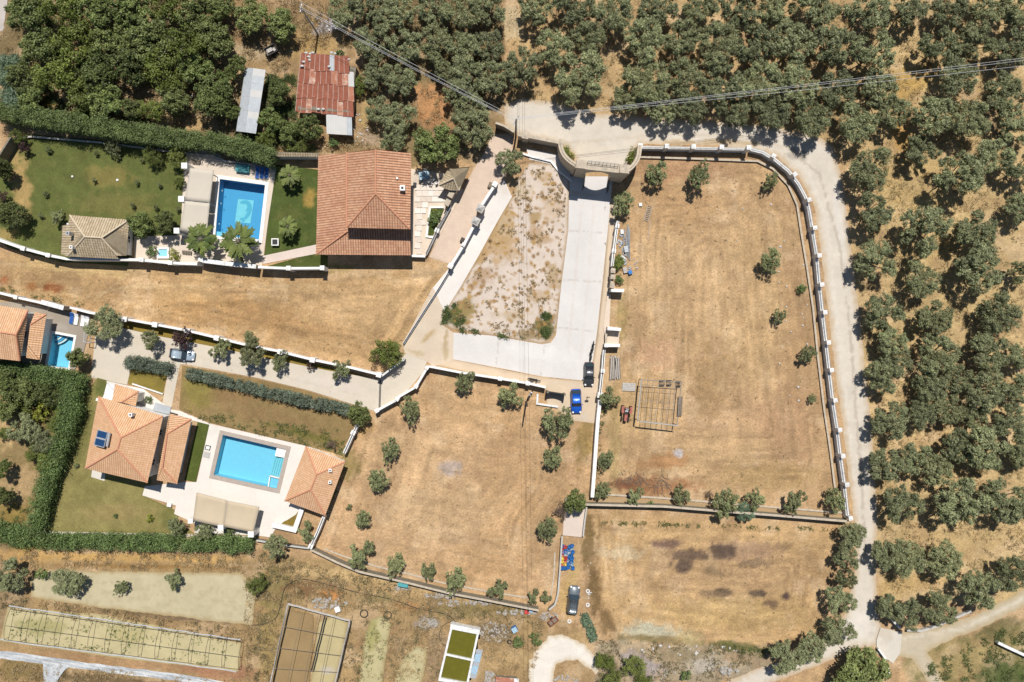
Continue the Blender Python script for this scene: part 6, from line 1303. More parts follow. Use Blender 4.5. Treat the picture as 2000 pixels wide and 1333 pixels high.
# ------------------------------------------------------------------ vehicles
def car(label, x, y, ang, L, Wd, Hh, paint, glassm='glass', name='parked_car', wagon=False, cat='car', roofm=None):
    """ang: heading in degrees, counter-clockwise from east"""
    p = P(x, y, Hh*.5); root = empty(name, (p.x, p.y, 0), math.radians(ang)); tag(root, label, cat)
    hl, hw = L/2, Wd/2; cl = .2
    st = [(-1.0, .72, .52, .60), (-.97, .86, .42, .80), (-.85, .97, .34, .90), (-.5, 1.0, .30, .93), (0, 1.0, .28, .92), (.35, 1.0, .30, .90), (.62, .98, .30, .80), (.85, .92, .34, .70), (.97, .80, .40, .60), (1.0, .62, .46, .52)]
    vs = []; ring_n = 10
    for t, w_, z0, z1 in st:
        a = hw*w_; z1 *= Hh/1.5; z0 *= 1
        for yy, z_ in ((-.82, z0), (-1, z0+.06), (-1.0, (z0+z1)/2), (-.97, z1-.08), (-.86, z1), (.86, z1), (.97, z1-.08), (1.0, (z0+z1)/2), (1, z0+.06), (.82, z0)): vs.append((t*hl, a*yy, z_))
    n = len(st); fs = [(i*10+j, (i+1)*10+j, (i+1)*10+(j+1) % 10, i*10+(j+1) % 10) for i in range(n-1) for j in range(10)]+[tuple(range(9, -1, -1))[::-1], tuple(range((n-1)*10, n*10))[::-1]]
    mb = MB(); mb.add(vs, fs); me = mb.mesh('body'); bm = bmesh.new(); bm.from_mesh(me); bmesh.ops.recalc_face_normals(bm, faces=bm.faces); bm.to_mesh(me); bm.free()
    me.polygons.foreach_set('use_smooth', [True]*len(me.polygons)); body = link('body', me, paint, root)
    tb = .92*Hh/1.5; r0, r1 = (-.93, -.80) if wagon else (-.90, -.62); f1, f0 = (.12, .42)
    k = Hh
    def quad(nm, q, m, th=.02, par=root):
        a = [Vector(c) for c in q]; nr = (a[1]-a[0]).cross(a[2]-a[0]).normalized()
        if nr.z < 0: nr = -nr
        mb = MB(); mb.add([tuple(c) for c in a]+[tuple(c-nr*th) for c in a], [(0, 1, 2, 3), (7, 6, 5, 4), (0, 4, 5, 1), (1, 5, 6, 2), (2, 6, 7, 3), (3, 7, 4, 0)]); return mb.build(nm, m, par)
    wr, wl_ = .74*hw, .90*hw
    # cabin shell under the roof
    mb = MB(); mb.add([(r0*hl, -wl_, tb-.05), (f0*hl, -wl_, tb-.05), (f0*hl, wl_, tb-.05), (r0*hl, wl_, tb-.05), (r1*hl, -wr, k-.03), (f1*hl, -wr, k-.03), (f1*hl, wr, k-.03), (r1*hl, wr, k-.03)], [(3, 2, 1, 0), (4, 5, 6, 7), (0, 1, 5, 4), (1, 2, 6, 5), (2, 3, 7, 6), (3, 0, 4, 7)]); mb.build('cabin', M['iron'], root)
    mb = MB(); pr = []
    for xx in (r1*hl-.05, (r1*.6+f1*.4)*hl, f1*hl+.03):
        for yy in (-1.02, -.6, 0, .6, 1.02): pr.append((xx, yy*wr, k+.035-.05*yy*yy-(.02 if xx != (r1*.6+f1*.4)*hl else 0)))
    mb.add(pr+[(a, b, c-.04) for a, b, c in pr], [(i*5+j, (i+1)*5+j, (i+1)*5+j+1, i*5+j+1) for i in range(2) for j in range(4)]+[(15+i*5+j+1, 15+(i+1)*5+j+1, 15+(i+1)*5+j, 15+i*5+j) for i in range(2) for j in range(4)]+[(j+1, j, 15+j, 15+j+1) for j in range(4)]+[(10+j, 11+j, 26+j, 25+j) for j in range(4)]+[(0, 5, 20, 15), (5, 10, 25, 20), (9, 4, 19, 24), (14, 9, 24, 29)])
    mb.build('roof', roofm or paint, root, True)
    quad('windscreen', [(f0*hl+.03, -wl_*.92, tb-.02), (f0*hl+.03, wl_*.92, tb-.02), (f1*hl+.04, wr*.94, k-.015), (f1*hl+.04, -wr*.94, k-.015)], M[glassm])
    quad('rear_window', [(r0*hl-.02, -wl_*.88, tb+.02), (r0*hl-.02, wl_*.88, tb+.02), (r1*hl-.04, wr*.9, k-.02), (r1*hl-.04, -wr*.9, k-.02)], M[glassm])
    for s_ in (-1, 1):
        quad('side_window', [(r0*hl+.15, s_*(wl_+.02), tb), (f0*hl-.25, s_*(wl_+.02), tb), (f1*hl-.05, s_*(wr+.025), k-.06), (r1*hl+.1, s_*(wr+.025), k-.06)], M[glassm])
        mb = MB(); mb.box((f0*hl-.25, s_*(hw+.09), tb+.02), (.16, .2, .13)); mb.build('wing_mirror', paint, root)
        mb = MB(); mb.ball((hl*.90, s_*hw*.68, .66*Hh/1.5), (.20, .17, .08)); mb.build('headlight', M['white'], root)
        mb = MB(); mb.box((-hl*.965, s_*hw*.70, .74*Hh/1.5), (.08, .24, .14)); mb.build('tail_light', M['redplastic'], root)
        for t in (-.60, .64):
            mb = MB(); mb.tube((t*hl, s_*(hw-.2), .32), (t*hl, s_*(hw+.015), .32), .32, .32, 16); wh = mb.build('wheel', M['rubber'], root)
            mb = MB(); mb.tube((t*hl, s_*(hw+.0), .32), (t*hl, s_*(hw+.03), .32), .19, .17, 10); mb.build('rim', M['steel'], wh)
    return root
BLUE = carpaint('blue_car_paint', (.012, .10, .50), .2); BLACK = carpaint('charcoal_car_paint', (.055, .055, .06), .3); GREYP = carpaint('grey_green_car_paint', (.13, .15, .16), .3); SILVER = carpaint('pale_silver_paint', (.42, .50, .56), .3)
car('bright blue hatchback parked at the end of the driveway', 1125.5, 784, -88, 4.05, 1.75, 1.5, BLUE)
car('black hatchback parked above the blue car beside the railed wall', 1150.5, 731, -91, 3.95, 1.68, 1.5, BLACK)
big_ = car('dusty grey off-road car parked on the track below the coloured crates', 1120, 1173, -97+180, 4.7, 1.85, 1.75, GREYP, wagon=True)
mb = MB()
for s_ in (-.55, .55): mb.tube((-1.9, s_, 1.82), (.2, s_, 1.82), .03, .03, 4)
for q in (-1.7, -.9, -.1): mb.tube((q, -.55, 1.83), (q, .55, 1.83), .025, .025, 4)
mb.build('roof_rack', M['iron'], big_)
lc = car('pale silver-blue car half hidden under the purple tree on the lane', 355, 693, -8, 4.2, 1.75, 1.4, SILVER)

def scooter(label, x, y, ang, m, name='scooter', L=1.8, grp=None):
    p = P(x, y, .5); root = empty(name, (p.x, p.y, 0), math.radians(ang)); tag(root, label, 'motorcycle', grp)
    for t in (-L*.36, L*.38):
        mb = MB(); mb.ring((0, 0, 0), .27, .07, 14, 6); mb.v = [(t+v[0], v[2], .33+v[1]) for v in mb.v]; mb.build('wheel', M['rubber'], root)
    mb = MB(); mb.box((-.35, 0, .62), (.85, .34, .35), 0, .7); mb.box((.05, 0, .32), (.6, .3, .1)); mb.ball((.45, 0, .65), (.16, .22, .4)); mb.build('body', m, root, True)
    mb = MB(); mb.ball((-.4, 0, .84), (.45, .18, .09)); mb.build('seat', M['rubber'], root, True)
    mb = MB(); mb.tube((.48, 0, .6), (.42, 0, 1.05), .04, .04, 6); mb.tube((.40, -.36, 1.05), (.40, .36, 1.05), .03, .03, 6); mb.build('handlebar', M['iron'], root)
    mb = MB(); mb.tube((.66, 0, .33), (.48, 0, .8), .05, .05, 5); mb.build('fork', M['steel'], root)
    return root
scooter('black scooter parked beside the upper end of the railed wall, above the black car', 1158, 678, 80, M['iron'])
scooter('second dark scooter just below the first, above the black car', 1154, 694, 86, M['iron'])
scooter('dark motorcycle standing against the white wall left of the blue car', 1043, 742, -12, M['iron'], 'motorcycle', 2.1)
scooter('wrecked white scooter in the corner below the white wall', 1035, 772, 60, M['white'])

tr = empty('tractor', (P(1221, 808).x, P(1221, 808).y, 0), math.radians(-97)); tag(tr, 'small red tractor standing next to the metal frame', 'tractor')
mb = MB(); mb.box((.55, 0, .95), (1.3, .55, .55), 0, .85); mb.build('bonnet', M['rose'], tr)
mb = MB(); mb.box((-.5, 0, .8), (1.1, .6, .4)); mb.build('gearbox', M['iron'], tr)
for s_ in (-1, 1):
    mb = MB(); mb.tube((-.75, s_*.45, .65), (-.75, s_*.85, .65), .65, .65, 18); w_ = mb.build('rear_wheel', M['rubber'], tr)
    mb = MB(); mb.tube((-.75, s_*.8, .65), (-.75, s_*.88, .65), .3, .3, 10); mb.build('rim', M['white_old'], w_)
    mb = MB(); mb.tube((.9, s_*.45, .36), (.9, s_*.68, .36), .36, .36, 14); mb.build('front_wheel', M['rubber'], tr)
    mb = MB(); mb.box((-.75, s_*.65, 1.38), (1.1, .45, .06)); mb.box((-.2, s_*.65, 1.2), (.06, .45, .4)); mb.build('mudguard', M['rose'], tr)
mb = MB(); mb.box((-.65, 0, 1.15), (.5, .5, .12)); mb.box((-.9, 0, 1.4), (.1, .5, .4)); mb.build('seat', M['white_old'], tr)
mb = MB(); mb.ring((-.15, 0, 1.45), .2, .025, 14, 5); mb.tube((-.15, 0, 1.45), (.1, 0, 1.1), .03, .03, 5); mb.build('steering_wheel', M['iron'], tr)
mb = MB(); mb.tube((.6, .15, 1.2), (.6, .15, 1.75), .04, .04, 6); mb.build('exhaust', M['iron'], tr)
mb = MB()
for s_ in (-.5, .5): mb.tube((-1.0, s_, .9), (-1.0, s_, 2.1), .04, .04, 5)
mb.tube((-1.0, -.5, 2.1), (-1.0, .5, 2.1), .04, .04, 5); mb.build('roll_bar', M['rust'], tr)
ct = empty('cart', (P(533, 103).x, P(533, 103).y, 0), math.radians(28)); tag(ct, 'dark open cart with a load of scrap near the long grey shed', 'cart')
mb = MB(); mb.box((0, 0, .6), (1.9, 1.3, .08)); mb.build('bed', M['wood'], ct)
mb = MB()
for a, b, c, d in ((0, .65, 1.9, .08), (0, -.65, 1.9, .08), (.95, 0, .08, 1.3), (-.95, 0, .08, 1.3)): mb.box((a, b, .85), (c, d, .5))
mb.build('side_boards', M['iron'], ct); mb = MB(); mb.box((-.2, .1, .8), (.9, .6, .3)); mb.box((.5, -.2, .85), (.4, .5, .35), .4); mb.build('scrap_load', M['greywood'], ct)
for s_ in (-1, 1):
    mb = MB(); mb.tube((0, s_*.72, .35), (0, s_*.85, .35), .35, .35, 12); mb.build('wheel', M['rubber'], ct)
mb = MB(); mb.tube((.95, 0, .5), (1.6, 0, .3), .04, .04, 5); mb.build('drawbar', M['iron'], ct)

# ------------------------------------------------------------------ poles and wires
def pole(label, x, y, h, m='darkwood', arms=()):
    p = P(x, y, h); root = empty('utility_pole', (p.x, p.y, 0)); tag(root, label, 'pole', 'utility poles')
    mb = MB(); mb.tube((0, 0, -.2), (0, 0, h), .17, .11, 10); mb.build('pole_shaft', M[m], root)
    for z_, a, L_ in arms:
        d = Vector((math.cos(math.radians(a)), math.sin(math.radians(a)), 0)); mb = MB(); mb.tube(Vector((0, 0, z_))-d*L_/2, Vector((0, 0, z_))+d*L_/2, .07, .07, 5); ca = mb.build('crossarm', M['steel'], root)
        for s_ in (-.95, -.3, .3, .95):
            mb = MB(); q = Vector((0, 0, z_))+d*L_/2*s_; mb.tube(q, q+Vector((0, 0, .28)), .06, .04, 6); mb.build('insulator', M['white_old'], ca)
    return root
pole('tall dark wooden utility pole beside the road bend next to the entrance gate', 1008, 234, 9.0, arms=((8.6, 60, 1.6),))
pole('wooden utility pole in the olive field casting a long thin shadow', 1030, 794, 8.0)
lp = pole('utility pole with white insulators at the top edge above the rusty barn', 587, 14, 9.5, 'conc', arms=((9.3, 80, 1.5),))
def wire(label, a, b, sag, r=.022, m='steel', n=20, grp='overhead wires'):
    pts = []
    for i in range(n+1):
        t = i/n; q = a.lerp(b, t); pts.append((q.x, q.y, q.z-sag*4*t*(1-t)))
    mb = MB(); mb.path(pts, r, 4); o = mb.build('overhead_wire', M[m]); o.data.materials[0] = WIREM[m]; return tag(o, label, 'wire', grp)
WIREM = {'steel': plain('bright_aluminium_wire', (.62, .62, .62), .4, .05), 'iron': M['iron']}
for i, (dy, nm) in enumerate(((-4, 'upper'), (3, 'middle'), (6, 'lower'))):
    wire('%s pale wire running from the top edge pole down to the road bend pole' % nm, P(587, 10+dy*1.2, 9.4), P(1006, 232+dy*.7, 8.9), .6)
for i, (dy, dy2, nm) in enumerate(((-3, -5, 'upper'), (0, 0, 'middle'), (3, 12, 'lower'))):
    wire('%s pale wire running from the road bend pole across the upper grove to the right' % nm, P(1008, 232+dy*.6, 8.9), P(2150, 100+dy2, 9.4), .5)
for i, (dx, dx2, nm) in enumerate(((0, 0, 'left'), (11, 12, 'right'))):
    wire('%s thin dark wire stretching south from the top edge to the olive field pole' % nm, P(1018+dx*.2, -60, 8.5), P(1026+dx*.7, 794, 7.9), .8, .014, 'iron')
    wire('%s thin dark wire running on south from the olive field pole' % nm, P(1026+dx*.7, 794, 7.9), P(1034+dx*.8, 1420, 7.9), .8, .014, 'iron')

# ------------------------------------------------------------------ metal frame, timber, tools
fr = empty('metal_frame', tuple(P(1290, 790, 0))); tag(fr, 'rectangular open pipe frame of an unfinished shelter in the fenced field', 'frame')
fh = 2.5; C4 = [(1254, 742), (1331, 747), (1322, 831), (1246, 822)]; q4 = [P(x, y, fh)-fr.location for x, y in C4]
for i in range(4):
    mb = MB(); mb.tube(q4[i], q4[(i+1) % 4], .06, .06, 6); mb.build('edge_beam', M['pipe'], fr)
    mb = MB(); mb.tube((q4[i].x, q4[i].y, 0), q4[i], .06, .06, 6); mb.build('post', M['pipe'], fr)
for k in range(1, 7):
    mb = MB(); mb.tube(q4[0].lerp(q4[1], k/7), q4[3].lerp(q4[2], k/7), .035, .035, 5); mb.build('cross_pipe', M['pipe'], fr)
for k in (.12, .5):
    mb = MB(); mb.tube(q4[0].lerp(q4[3], k), q4[1].lerp(q4[2], k), .03, .03, 5); mb.build('cross_pipe', M['pipe'], fr)
mb = MB(); mb.tube(q4[0].lerp(q4[3], 0)+Vector((-.1, .2, .05)), q4[3]+Vector((-.1, .1, .05)), .08, .08, 6); mb.tube(q4[3]+Vector((.2, -.15, .05)), q4[2]+Vector((.3, -.1, .05)), .08, .08, 6); mb.build('rolled_netting', M['greywood'], fr)
for x, y, w_, lab in ((1292, 747, 10, 'left one of two dark slatted crates hanging at the top of the metal frame'), (1306, 747, 11, 'right one of two dark slatted crates hanging at the top of the metal frame'), (1324, 749, 8, 'small dark slatted crate at the top right corner of the metal frame')):
    r_ = empty('slatted_crate', tuple(P(x, y, 0))); tag(r_, lab, 'crate', 'crates by the metal frame')
    for k in range(4): mb = MB(); mb.box((-.3+k*.22, 0, .75), (.09, .8, .06)); mb.build('slat', M['darkwood'], r_)
    mb = MB()
    for sx in (-1, 1): mb.box((0, sx*.38, .35), (.8, .06, .7))
    mb.build('crate_frame', M['wood'], r_)
def box_thing(name, label, cat, x, y, h, size, m, rz=0, parts=None, group=None):
    p = P(x, y, h); r_ = empty(name, (p.x, p.y, 0), math.radians(rz)); tag(r_, label, cat, group); mb = MB(); mb.box((0, 0, h-size[2]/2), size); mb.build(parts or 'body', M[m], r_); return r_
bn = empty('garden_bench', tuple(P(1327, 793, 0))); tag(bn, 'long dark bench against the right side of the metal frame', 'bench')
for k in range(3): mb = MB(); mb.box((-.25+k*.25, 0, .5), (.2, 3.2, .05), -.05); mb.build('seat_board', M['wood'], bn)
for s_ in (-1.4, 1.4): mb = MB(); mb.box((0, s_, .24), (.6, .08, .47)); mb.build('leg', M['iron'], bn)
for x0, n, lab, rr in ((1196, 6, 'left stack of long weathered timber beams beside the wall', -2), (1207, 5, 'right stack of shorter weathered timber beams', 4)):
    st_ = empty('timber_stack', (P(x0, 719).x, P(x0, 719).y, 0), math.radians(rr)); tag(st_, lab, 'timber', 'timber stacks beside the wall')
    for k in range(n):
        for l_ in range(2):
            mb = MB(); Lk = (4.0 if n == 6 else 3.5)*RND.uniform(.88, 1.0); mb.box((-.42+k*.17, RND.uniform(-.15, .15), .09+l_*.17), (.15, Lk, .15), RND.uniform(-.02, .02)); mb.build('beam', M['wood' if (k+l_) % 2 else 'greywood'], st_)
pl = empty('grey_board_pile', (P(1228, 756).x, P(1228, 756).y, 0), math.radians(-2)); tag(pl, 'flat pile of grey boards left of the metal frame', 'boards')
for k in range(5): mb = MB(); mb.box((RND.uniform(-.08, .08), -.55+k*.27, .12), (2.2, .25, .16)); mb.build('board', M['greywood'], pl)
def ladder(label, a, b, wd, h=.1, n=9, m='greywood'):
    A_ = P(*a, h); B_ = P(*b, h); r_ = empty('ladder', (A_.x, A_.y, 0)); tag(r_, label, 'ladder'); d = (B_-A_); dn = d.normalized(); s_ = Vector((-dn.y, dn.x, 0))*wd/2
    for q in (-1, 1): mb = MB(); mb.tube(s_*q+Vector((0, 0, h)), d+s_*q+Vector((0, 0, h)), .05, .05, 4); mb.build('rail', M[m], r_)
    for k in range(n): mb = MB(); c_ = d*((k+.5)/n)+Vector((0, 0, h)); mb.tube(c_-s_, c_+s_, .04, .04, 4); mb.build('rung', M[m], r_)
ladder('wooden ladder lying on the dry grass right of the gate', (1270, 402), (1261, 433), .75)
ladder('metal ladder leaning flat in the debris pile beside the driveway wall', (1223, 448), (1219, 478), .5, .4, 9, 'steel')
mb = MB(); mb.tube(P(1271, 433, .06), P(1265, 466, .06), .05, .05, 5); tag(mb.build('wooden_pole', M['greywood']), 'thin pale pole lying on the grass below the ladder', 'pole')
mb = MB()
for k in range(5): mb.tube(P(1150, 0, .05) if False else P(1226+k, 438+k*3, .3), P(1222+k*2, 500+k*2, .3), .04, .04, 5)
tag(mb.build('pipes', M['zinc']), 'bundle of long pipes lying in the debris pile', 'pipes')
for nm, lab, cat, x, y, h, sz, m, rz in (
    ('wheelbarrow_tray', 'pale blue upturned tray in the debris pile', 'tray', 1223, 487, .5, (.6, 1.0, .35), 'zinc', 10),
    ('tarpaulin_bundle', 'crumpled pale tarpaulin bundle in the debris pile', 'tarpaulin', 1217, 505, .5, (1.0, .6, .3), 'steel', -40),
    ('blue_drum', 'small blue drum in the lower part of the debris pile', 'drum', 1231, 532, .5, (.6, .6, .5), 'blueplastic', 20), ('stone_block', 'pale stone block below the young olive beside the driveway', 'block', 1215, 453, .3, (.5, .7, .3), 'white_old', 5),
    ('stone_block', 'small white block on the grass right of the driveway tree', 'block', 1251, 400, .25, (.5, .5, .25), 'white_old', 5), ('wooden_box', 'old wooden box among the debris beside the bush', 'box', 1221, 528, .35, (.6, .9, .35), 'greywood', 12), ('teal_bin', 'teal plastic bin standing outside the rubble wall', 'bin', 787, 1141, 1.0, (1.6, .95, 1.0), 'tealplastic', -10),
    ('blue_crate', 'pale blue crate by the rubble wall near the field corner', 'crate', 1036, 1192, .4, (.8, .7, .4), 'paleblue', -20), ('red_crate', 'red crate leaning on the pale blue one by the rubble wall', 'crate', 1029, 1196, .4, (.7, .6, .4), 'redplastic', 10),
    ('blue_tank', 'blue drum beside the round grey-green bush', 'drum', 1005, 1231, .9, (.8, .8, .9), 'blueplastic', 30), ('white_bin', 'white round container by the seedling beds', 'container', 659, 1191, .6, (.8, .8, .6), 'white', 20)):
    r_ = box_thing(nm, lab, cat, x, y, h, sz, m, rz)
    mb = MB(); mb.box((0, 0, h+.02), (sz[0]*1.06, sz[1]*1.06, .06)); mb.box((0, 0, h+.06), (sz[0]*.5, sz[1]*.12, .05)); mb.build('lid', M[m if nm != 'blue_tank' else 'paleblue'], r_)
tb = empty('rusty_trailer', (P(1080, 1211).x, P(1080, 1211).y, 0), math.radians(38)); tag(tb, 'small rusty red box trailer near the grey car', 'trailer')
mb = MB(); mb.box((0, 0, .45), (1.6, .85, .06)); mb.build('bed', M['wood'], tb); mb = MB()
for a, b, c, d in ((0, .42, 1.6, .05), (0, -.42, 1.6, .05), (.8, 0, .05, .85), (-.8, 0, .05, .85), (-.1, 0, .05, .85)): mb.box((a, b, .65), (c, d, .4))
mb.build('sides', M['rust'], tb)
for s_ in (-1, 1): mb = MB(); mb.tube((0, s_*.46, .28), (0, s_*.58, .28), .28, .28, 12); mb.build('wheel', M['rubber'], tb)
# stacked harvest crates: red, blue and yellow
cr = random.Random(9); K = [('blueplastic', 'blue'), ('redplastic', 'red'), ('yellowplastic', 'yellow'), ('paleblue', 'pale blue')]
grid = [[0, 1, 0, 0], [1, 0, 0, 3], [0, 0, 3, 0], [1, 3, 0, 0], [2, 1, 0, 0], [2, 1, 3, 0], [1, 2, 0, 3], [0, 0, 0, 0]]
cproto = {}
for r0_ in range(8):
    for c0_ in range(4):
        k, nm = K[grid[r0_][c0_]]; lv = 1+cr.randrange(2); x = 1098+c0_*6.6+cr.uniform(-1.6, 1.6); y = 1068+r0_*5.9+cr.uniform(-1.6, 1.6)
        for l_ in range(lv):
            z = l_*.32; p = P(x, y, z+.3); r_ = empty('crate', (p.x+cr.uniform(-.04, .04), p.y+cr.uniform(-.04, .04), z), cr.uniform(-.5, .5)+cr.choice((0, 1.57)))
            pos = 'topmost of stack' if l_ == lv-1 and lv > 1 else ('alone' if lv == 1 else 'bottom of stack')
            tag(r_, '%s crate, %s, %s row from top, %s from left' % (nm, pos, ORD[r0_], ORD[c0_]), 'crate', 'harvest crates stacked by the field wall')
            if 'w' not in cproto:
                mb = MB()
                for a, b, c, d in ((0, .22, .56, .03), (0, -.22, .56, .03), (.27, 0, .03, .44), (-.27, 0, .03, .44)): mb.box((a, b, .15), (c, d, .28))
                cproto['w'] = mb.mesh('sides'); mb = MB()
                for q in (-.18, -.06, .06, .18): mb.box((0, q, .03), (.52, .07, .03))
                cproto['b'] = mb.mesh('base')
            for key in ('w', 'b'):
                o = bpy.data.objects.new('sides' if key == 'w' else 'base', cproto[key]); COL.objects.link(o); o.parent = r_
                if not cproto[key].materials: cproto[key].materials.append(M['blueplastic'])
                o.material_slots[0].link = 'OBJECT'; o.material_slots[0].material = M[k]
# tyres and hose coils
def tyre(label, x, y, R, r, m='rubber', name='tyre', cat='tyre', grp=None):
    p = P(x, y, r); mb = MB(); mb.ring((0, 0, r), R, r, 20, 6); o = mb.build(name, M[m]); o.location = (p.x, p.y, 0); return tag(o, label, cat, grp)
tyre('coiled black irrigation hose, left coil above the crop beds', 711, 1199, .62, .09, name='hose_coil', cat='hose'); tyre('coiled black irrigation hose, right coil above the crop beds', 757, 1202, .62, .08, name='hose_coil', cat='hose')
tyre('thin dark wire loop near the road fork below the olives', 1612, 1213, .7, .05, 'iron', name='wire_loop', cat='loop'); tyre('old tyre among the rubble beside the round bush', 995, 1254, .3, .12)
tyre('white-walled tyre at the foot of the grey car', 1112, 1214, .26, .11, 'white_old'); tyre('white painted tyre right of the grey car, upper', 1148, 1155, .26, .10, 'white_old'); tyre('white painted tyre right of the grey car, lower', 1148, 1182, .26, .10, 'white_old')
mb = MB(); mb.path([P(x, y, .06) for x, y in smoothpoly([(486, 1221), (512, 1220), (538, 1208), (548, 1182), (556, 1150), (574, 1136), (595, 1132), (640, 1142), (700, 1158), (760, 1170), (820, 1190), (870, 1200), (890, 1215)], False, 5)], .06, 5)
tag(mb.build('irrigation_pipe', M['iron']), 'black irrigation pipe snaking round the rough corner of the plots', 'pipe')
mb = MB(); mb.path([P(x, y, .06) for x, y in smoothpoly([(884, 1213), (866, 1222), (858, 1240), (862, 1256), (871, 1262)], False, 4)], .05, 5); tag(mb.build('irrigation_pipe', M['iron']), 'short black pipe curling into the green water tank', 'pipe')

# ------------------------------------------------------------------ greenhouse frames
def frame_house(label, corners, nc, nl, h, m='iron', netting=True, posts=True):
    root = empty('greenhouse_frame', tuple(P(*corners[0], 0))); tag(root, label, 'greenhouse frame'); q = [P(x, y, h)-root.location for x, y in corners]; a, b, c, d = q
    for k in range(nc+1):
        s_ = a.lerp(b, k/nc); e = d.lerp(c, k/nc); pts = [s_.lerp(e, t/8)+Vector((0, 0, .5*math.sin(math.pi*t/8))) for t in range(9)]
        mb = MB(); mb.path(pts, .035, 4); mb.tube((s_.x, s_.y, 0), s_, .035, .035, 4); mb.tube((e.x, e.y, 0), e, .035, .035, 4); mb.build('hoop', M[m], root)
    for k in range(nl+1):
        t = k/nl; z = .5*math.sin(math.pi*t)
        mb = MB(); mb.tube(a.lerp(d, t)+Vector((0, 0, z)), b.lerp(c, t)+Vector((0, 0, z)), .04, .04, 4); mb.build('long_bar', M[m], root)
    return root, q
gf, q = frame_house('long low greenhouse hoop frame over the seedling plot at the lower left', [(20, 1190), (472, 1254), (466, 1308), (8, 1250)], 14, 2, 1.2)
for i, (a, b) in enumerate((((18, 1184), (470, 1250)), ((0, 1250), (462, 1312)))):
    mb = MB(); pts = [P(a[0]+(b[0]-a[0])*t/24, a[1]+(b[1]-a[1])*t/24+RND.uniform(-1, 1), .25+RND.uniform(0, .1)) for t in range(25)]; mb.path(pts, .10, 6)
    tag(mb.build('rolled_plastic', M['plastic_film']), ('upper' if i == 0 else 'lower')+' roll of grey plastic film beside the long hoop frame', 'plastic roll')
gf2, q = frame_house('tall narrow greenhouse frame over the two crop beds', [(562, 1181), (684, 1212), (655, 1345), (528, 1345)], 4, 4, 1.7, 'wood')
for k, (a, b, r_) in enumerate((((562, 1180), (684, 1213), .16), ((562, 1182), (526, 1345), .14), ((683, 1214), (652, 1345), .14), ((634, 1204), (608, 1312), .12))):
    mb = MB(); A_, B_ = P(*a, 1.75), P(*b, 1.75); n = 12; mb.path([tuple(A_.lerp(B_, t/n)-gf2.location+Vector((RND.uniform(-.04, .04), RND.uniform(-.04, .04), 0))) for t in range(n+1)], r_, 6); mb.build('rolled_cover', M['greywood' if k < 3 else 'iron'], gf2)
pf = empty('plastic_sheeting', tuple(P(100, 1300, 0))); tag(pf, 'long strip of dusty grey plastic sheeting with a wide loose flap', 'plastic sheet')
top = [(-20, 1270), (60, 1278), (150, 1292), (260, 1306), (360, 1318), (460, 1336)]; bot = [(-20, 1284), (60, 1294), (150, 1306), (260, 1320), (360, 1332), (460, 1350)]
mb = MB(); vs = []
for i, (a, b) in enumerate(zip(smoothpoly(top, False, 5), smoothpoly(bot, False, 5))):
    for t in range(4): p = P(a[0]+(b[0]-a[0])*t/3, a[1]+(b[1]-a[1])*t/3+RND.uniform(-1, 1), .12+.12*math.sin(t*1.6+i)+RND.uniform(0, .06))-pf.location; vs.append(tuple(p))
n = len(vs)//4; mb.add(vs, [(i*4+t, i*4+t+1, (i+1)*4+t+1, (i+1)*4+t) for i in range(n-1) for t in range(3)]); mb.build('strip', M['plastic_film'], pf)
mb = MB(); vs = []
for i in range(9):
    t = i/8; l = (84+2*t, 1296+46*t); r_ = (138-32*t**.6, 1302+40*t)
    for s_ in range(6): x = l[0]+(r_[0]-l[0])*s_/5; y = l[1]+(r_[1]-l[1])*s_/5; p = P(x, y, .2+.1*math.sin(s_*2.4+i*.7)+RND.uniform(0, .05))-pf.location; vs.append(tuple(p))
mb.add(vs, [(i*6+t, i*6+t+1, (i+1)*6+t+1, (i+1)*6+t) for i in range(8) for t in range(5)]); mb.build('loose_flap', M['plastic_film'], pf)

# ------------------------------------------------------------------ water tanks at the bottom
wt = empty('water_tank', tuple(P(900, 1285, 0))); tag(wt, 'concrete double tank full of green algae water at the bottom edge', 'water tank')
th_ = 1.1
def tq(pts, z0, z1, nm, m): mb = MB(); mb.prism([tuple((P(x, y, z1)-wt.location)[:2]) for x, y in pts], z0, z1); return mb.build(nm, M[m], wt)
A4 = [(880, 1219), (938, 1232), (916, 1345), (856, 1345)]
tq([(880, 1219), (938, 1231), (935, 1240), (879, 1229)], 0, th_, 'end_wall', 'white_old'); tq([(879, 1229), (883, 1230), (861, 1324), (857, 1324)], 0, th_, 'side_wall', 'white_old'); tq([(931, 1239), (935, 1240), (915, 1335), (911, 1334)], 0, th_, 'side_wall', 'white_old')
tq([(871, 1277), (926, 1289), (925, 1292.5), (870, 1280.5)], 0, th_-.05, 'dividing_wall', 'white_old'); tq([(857, 1324), (915, 1335), (914, 1341), (856, 1330)], 0, th_, 'end_wall', 'white_old')
for pts in ([(883, 1230), (931, 1240), (922, 1288), (871, 1277)], [(869, 1281), (921, 1292), (912, 1334), (861, 1324)]): tq(pts, -.6, .75, 'algae_water', 'greenwater')
bs = empty('lean_to_roof', tuple(P(933, 1295, 0))); tag(bs, 'narrow blue-grey corrugated roof along the side of the water tank', 'roof')
for i in range(7):
    t0, t1 = i/7, (i+1.04)/7; sheet(bs, [P(929-14*t0+2, 1268+56*t0, .9), P(943-14*t0, 1270+56*t0, .8), P(943-14*t1, 1270+56*t1, .8), P(929-14*t1+2, 1268+56*t1, .9)], M['paleblue'] if i % 3 else M['zinc'], 'sheet', .03, .25)
mb = MB(); mb.box((P(933, 1295)-bs.location)+Vector((0, 0, .35)), (.5, 4.0, .6), -.22); mb.build('side_wall', M['conc'], bs)
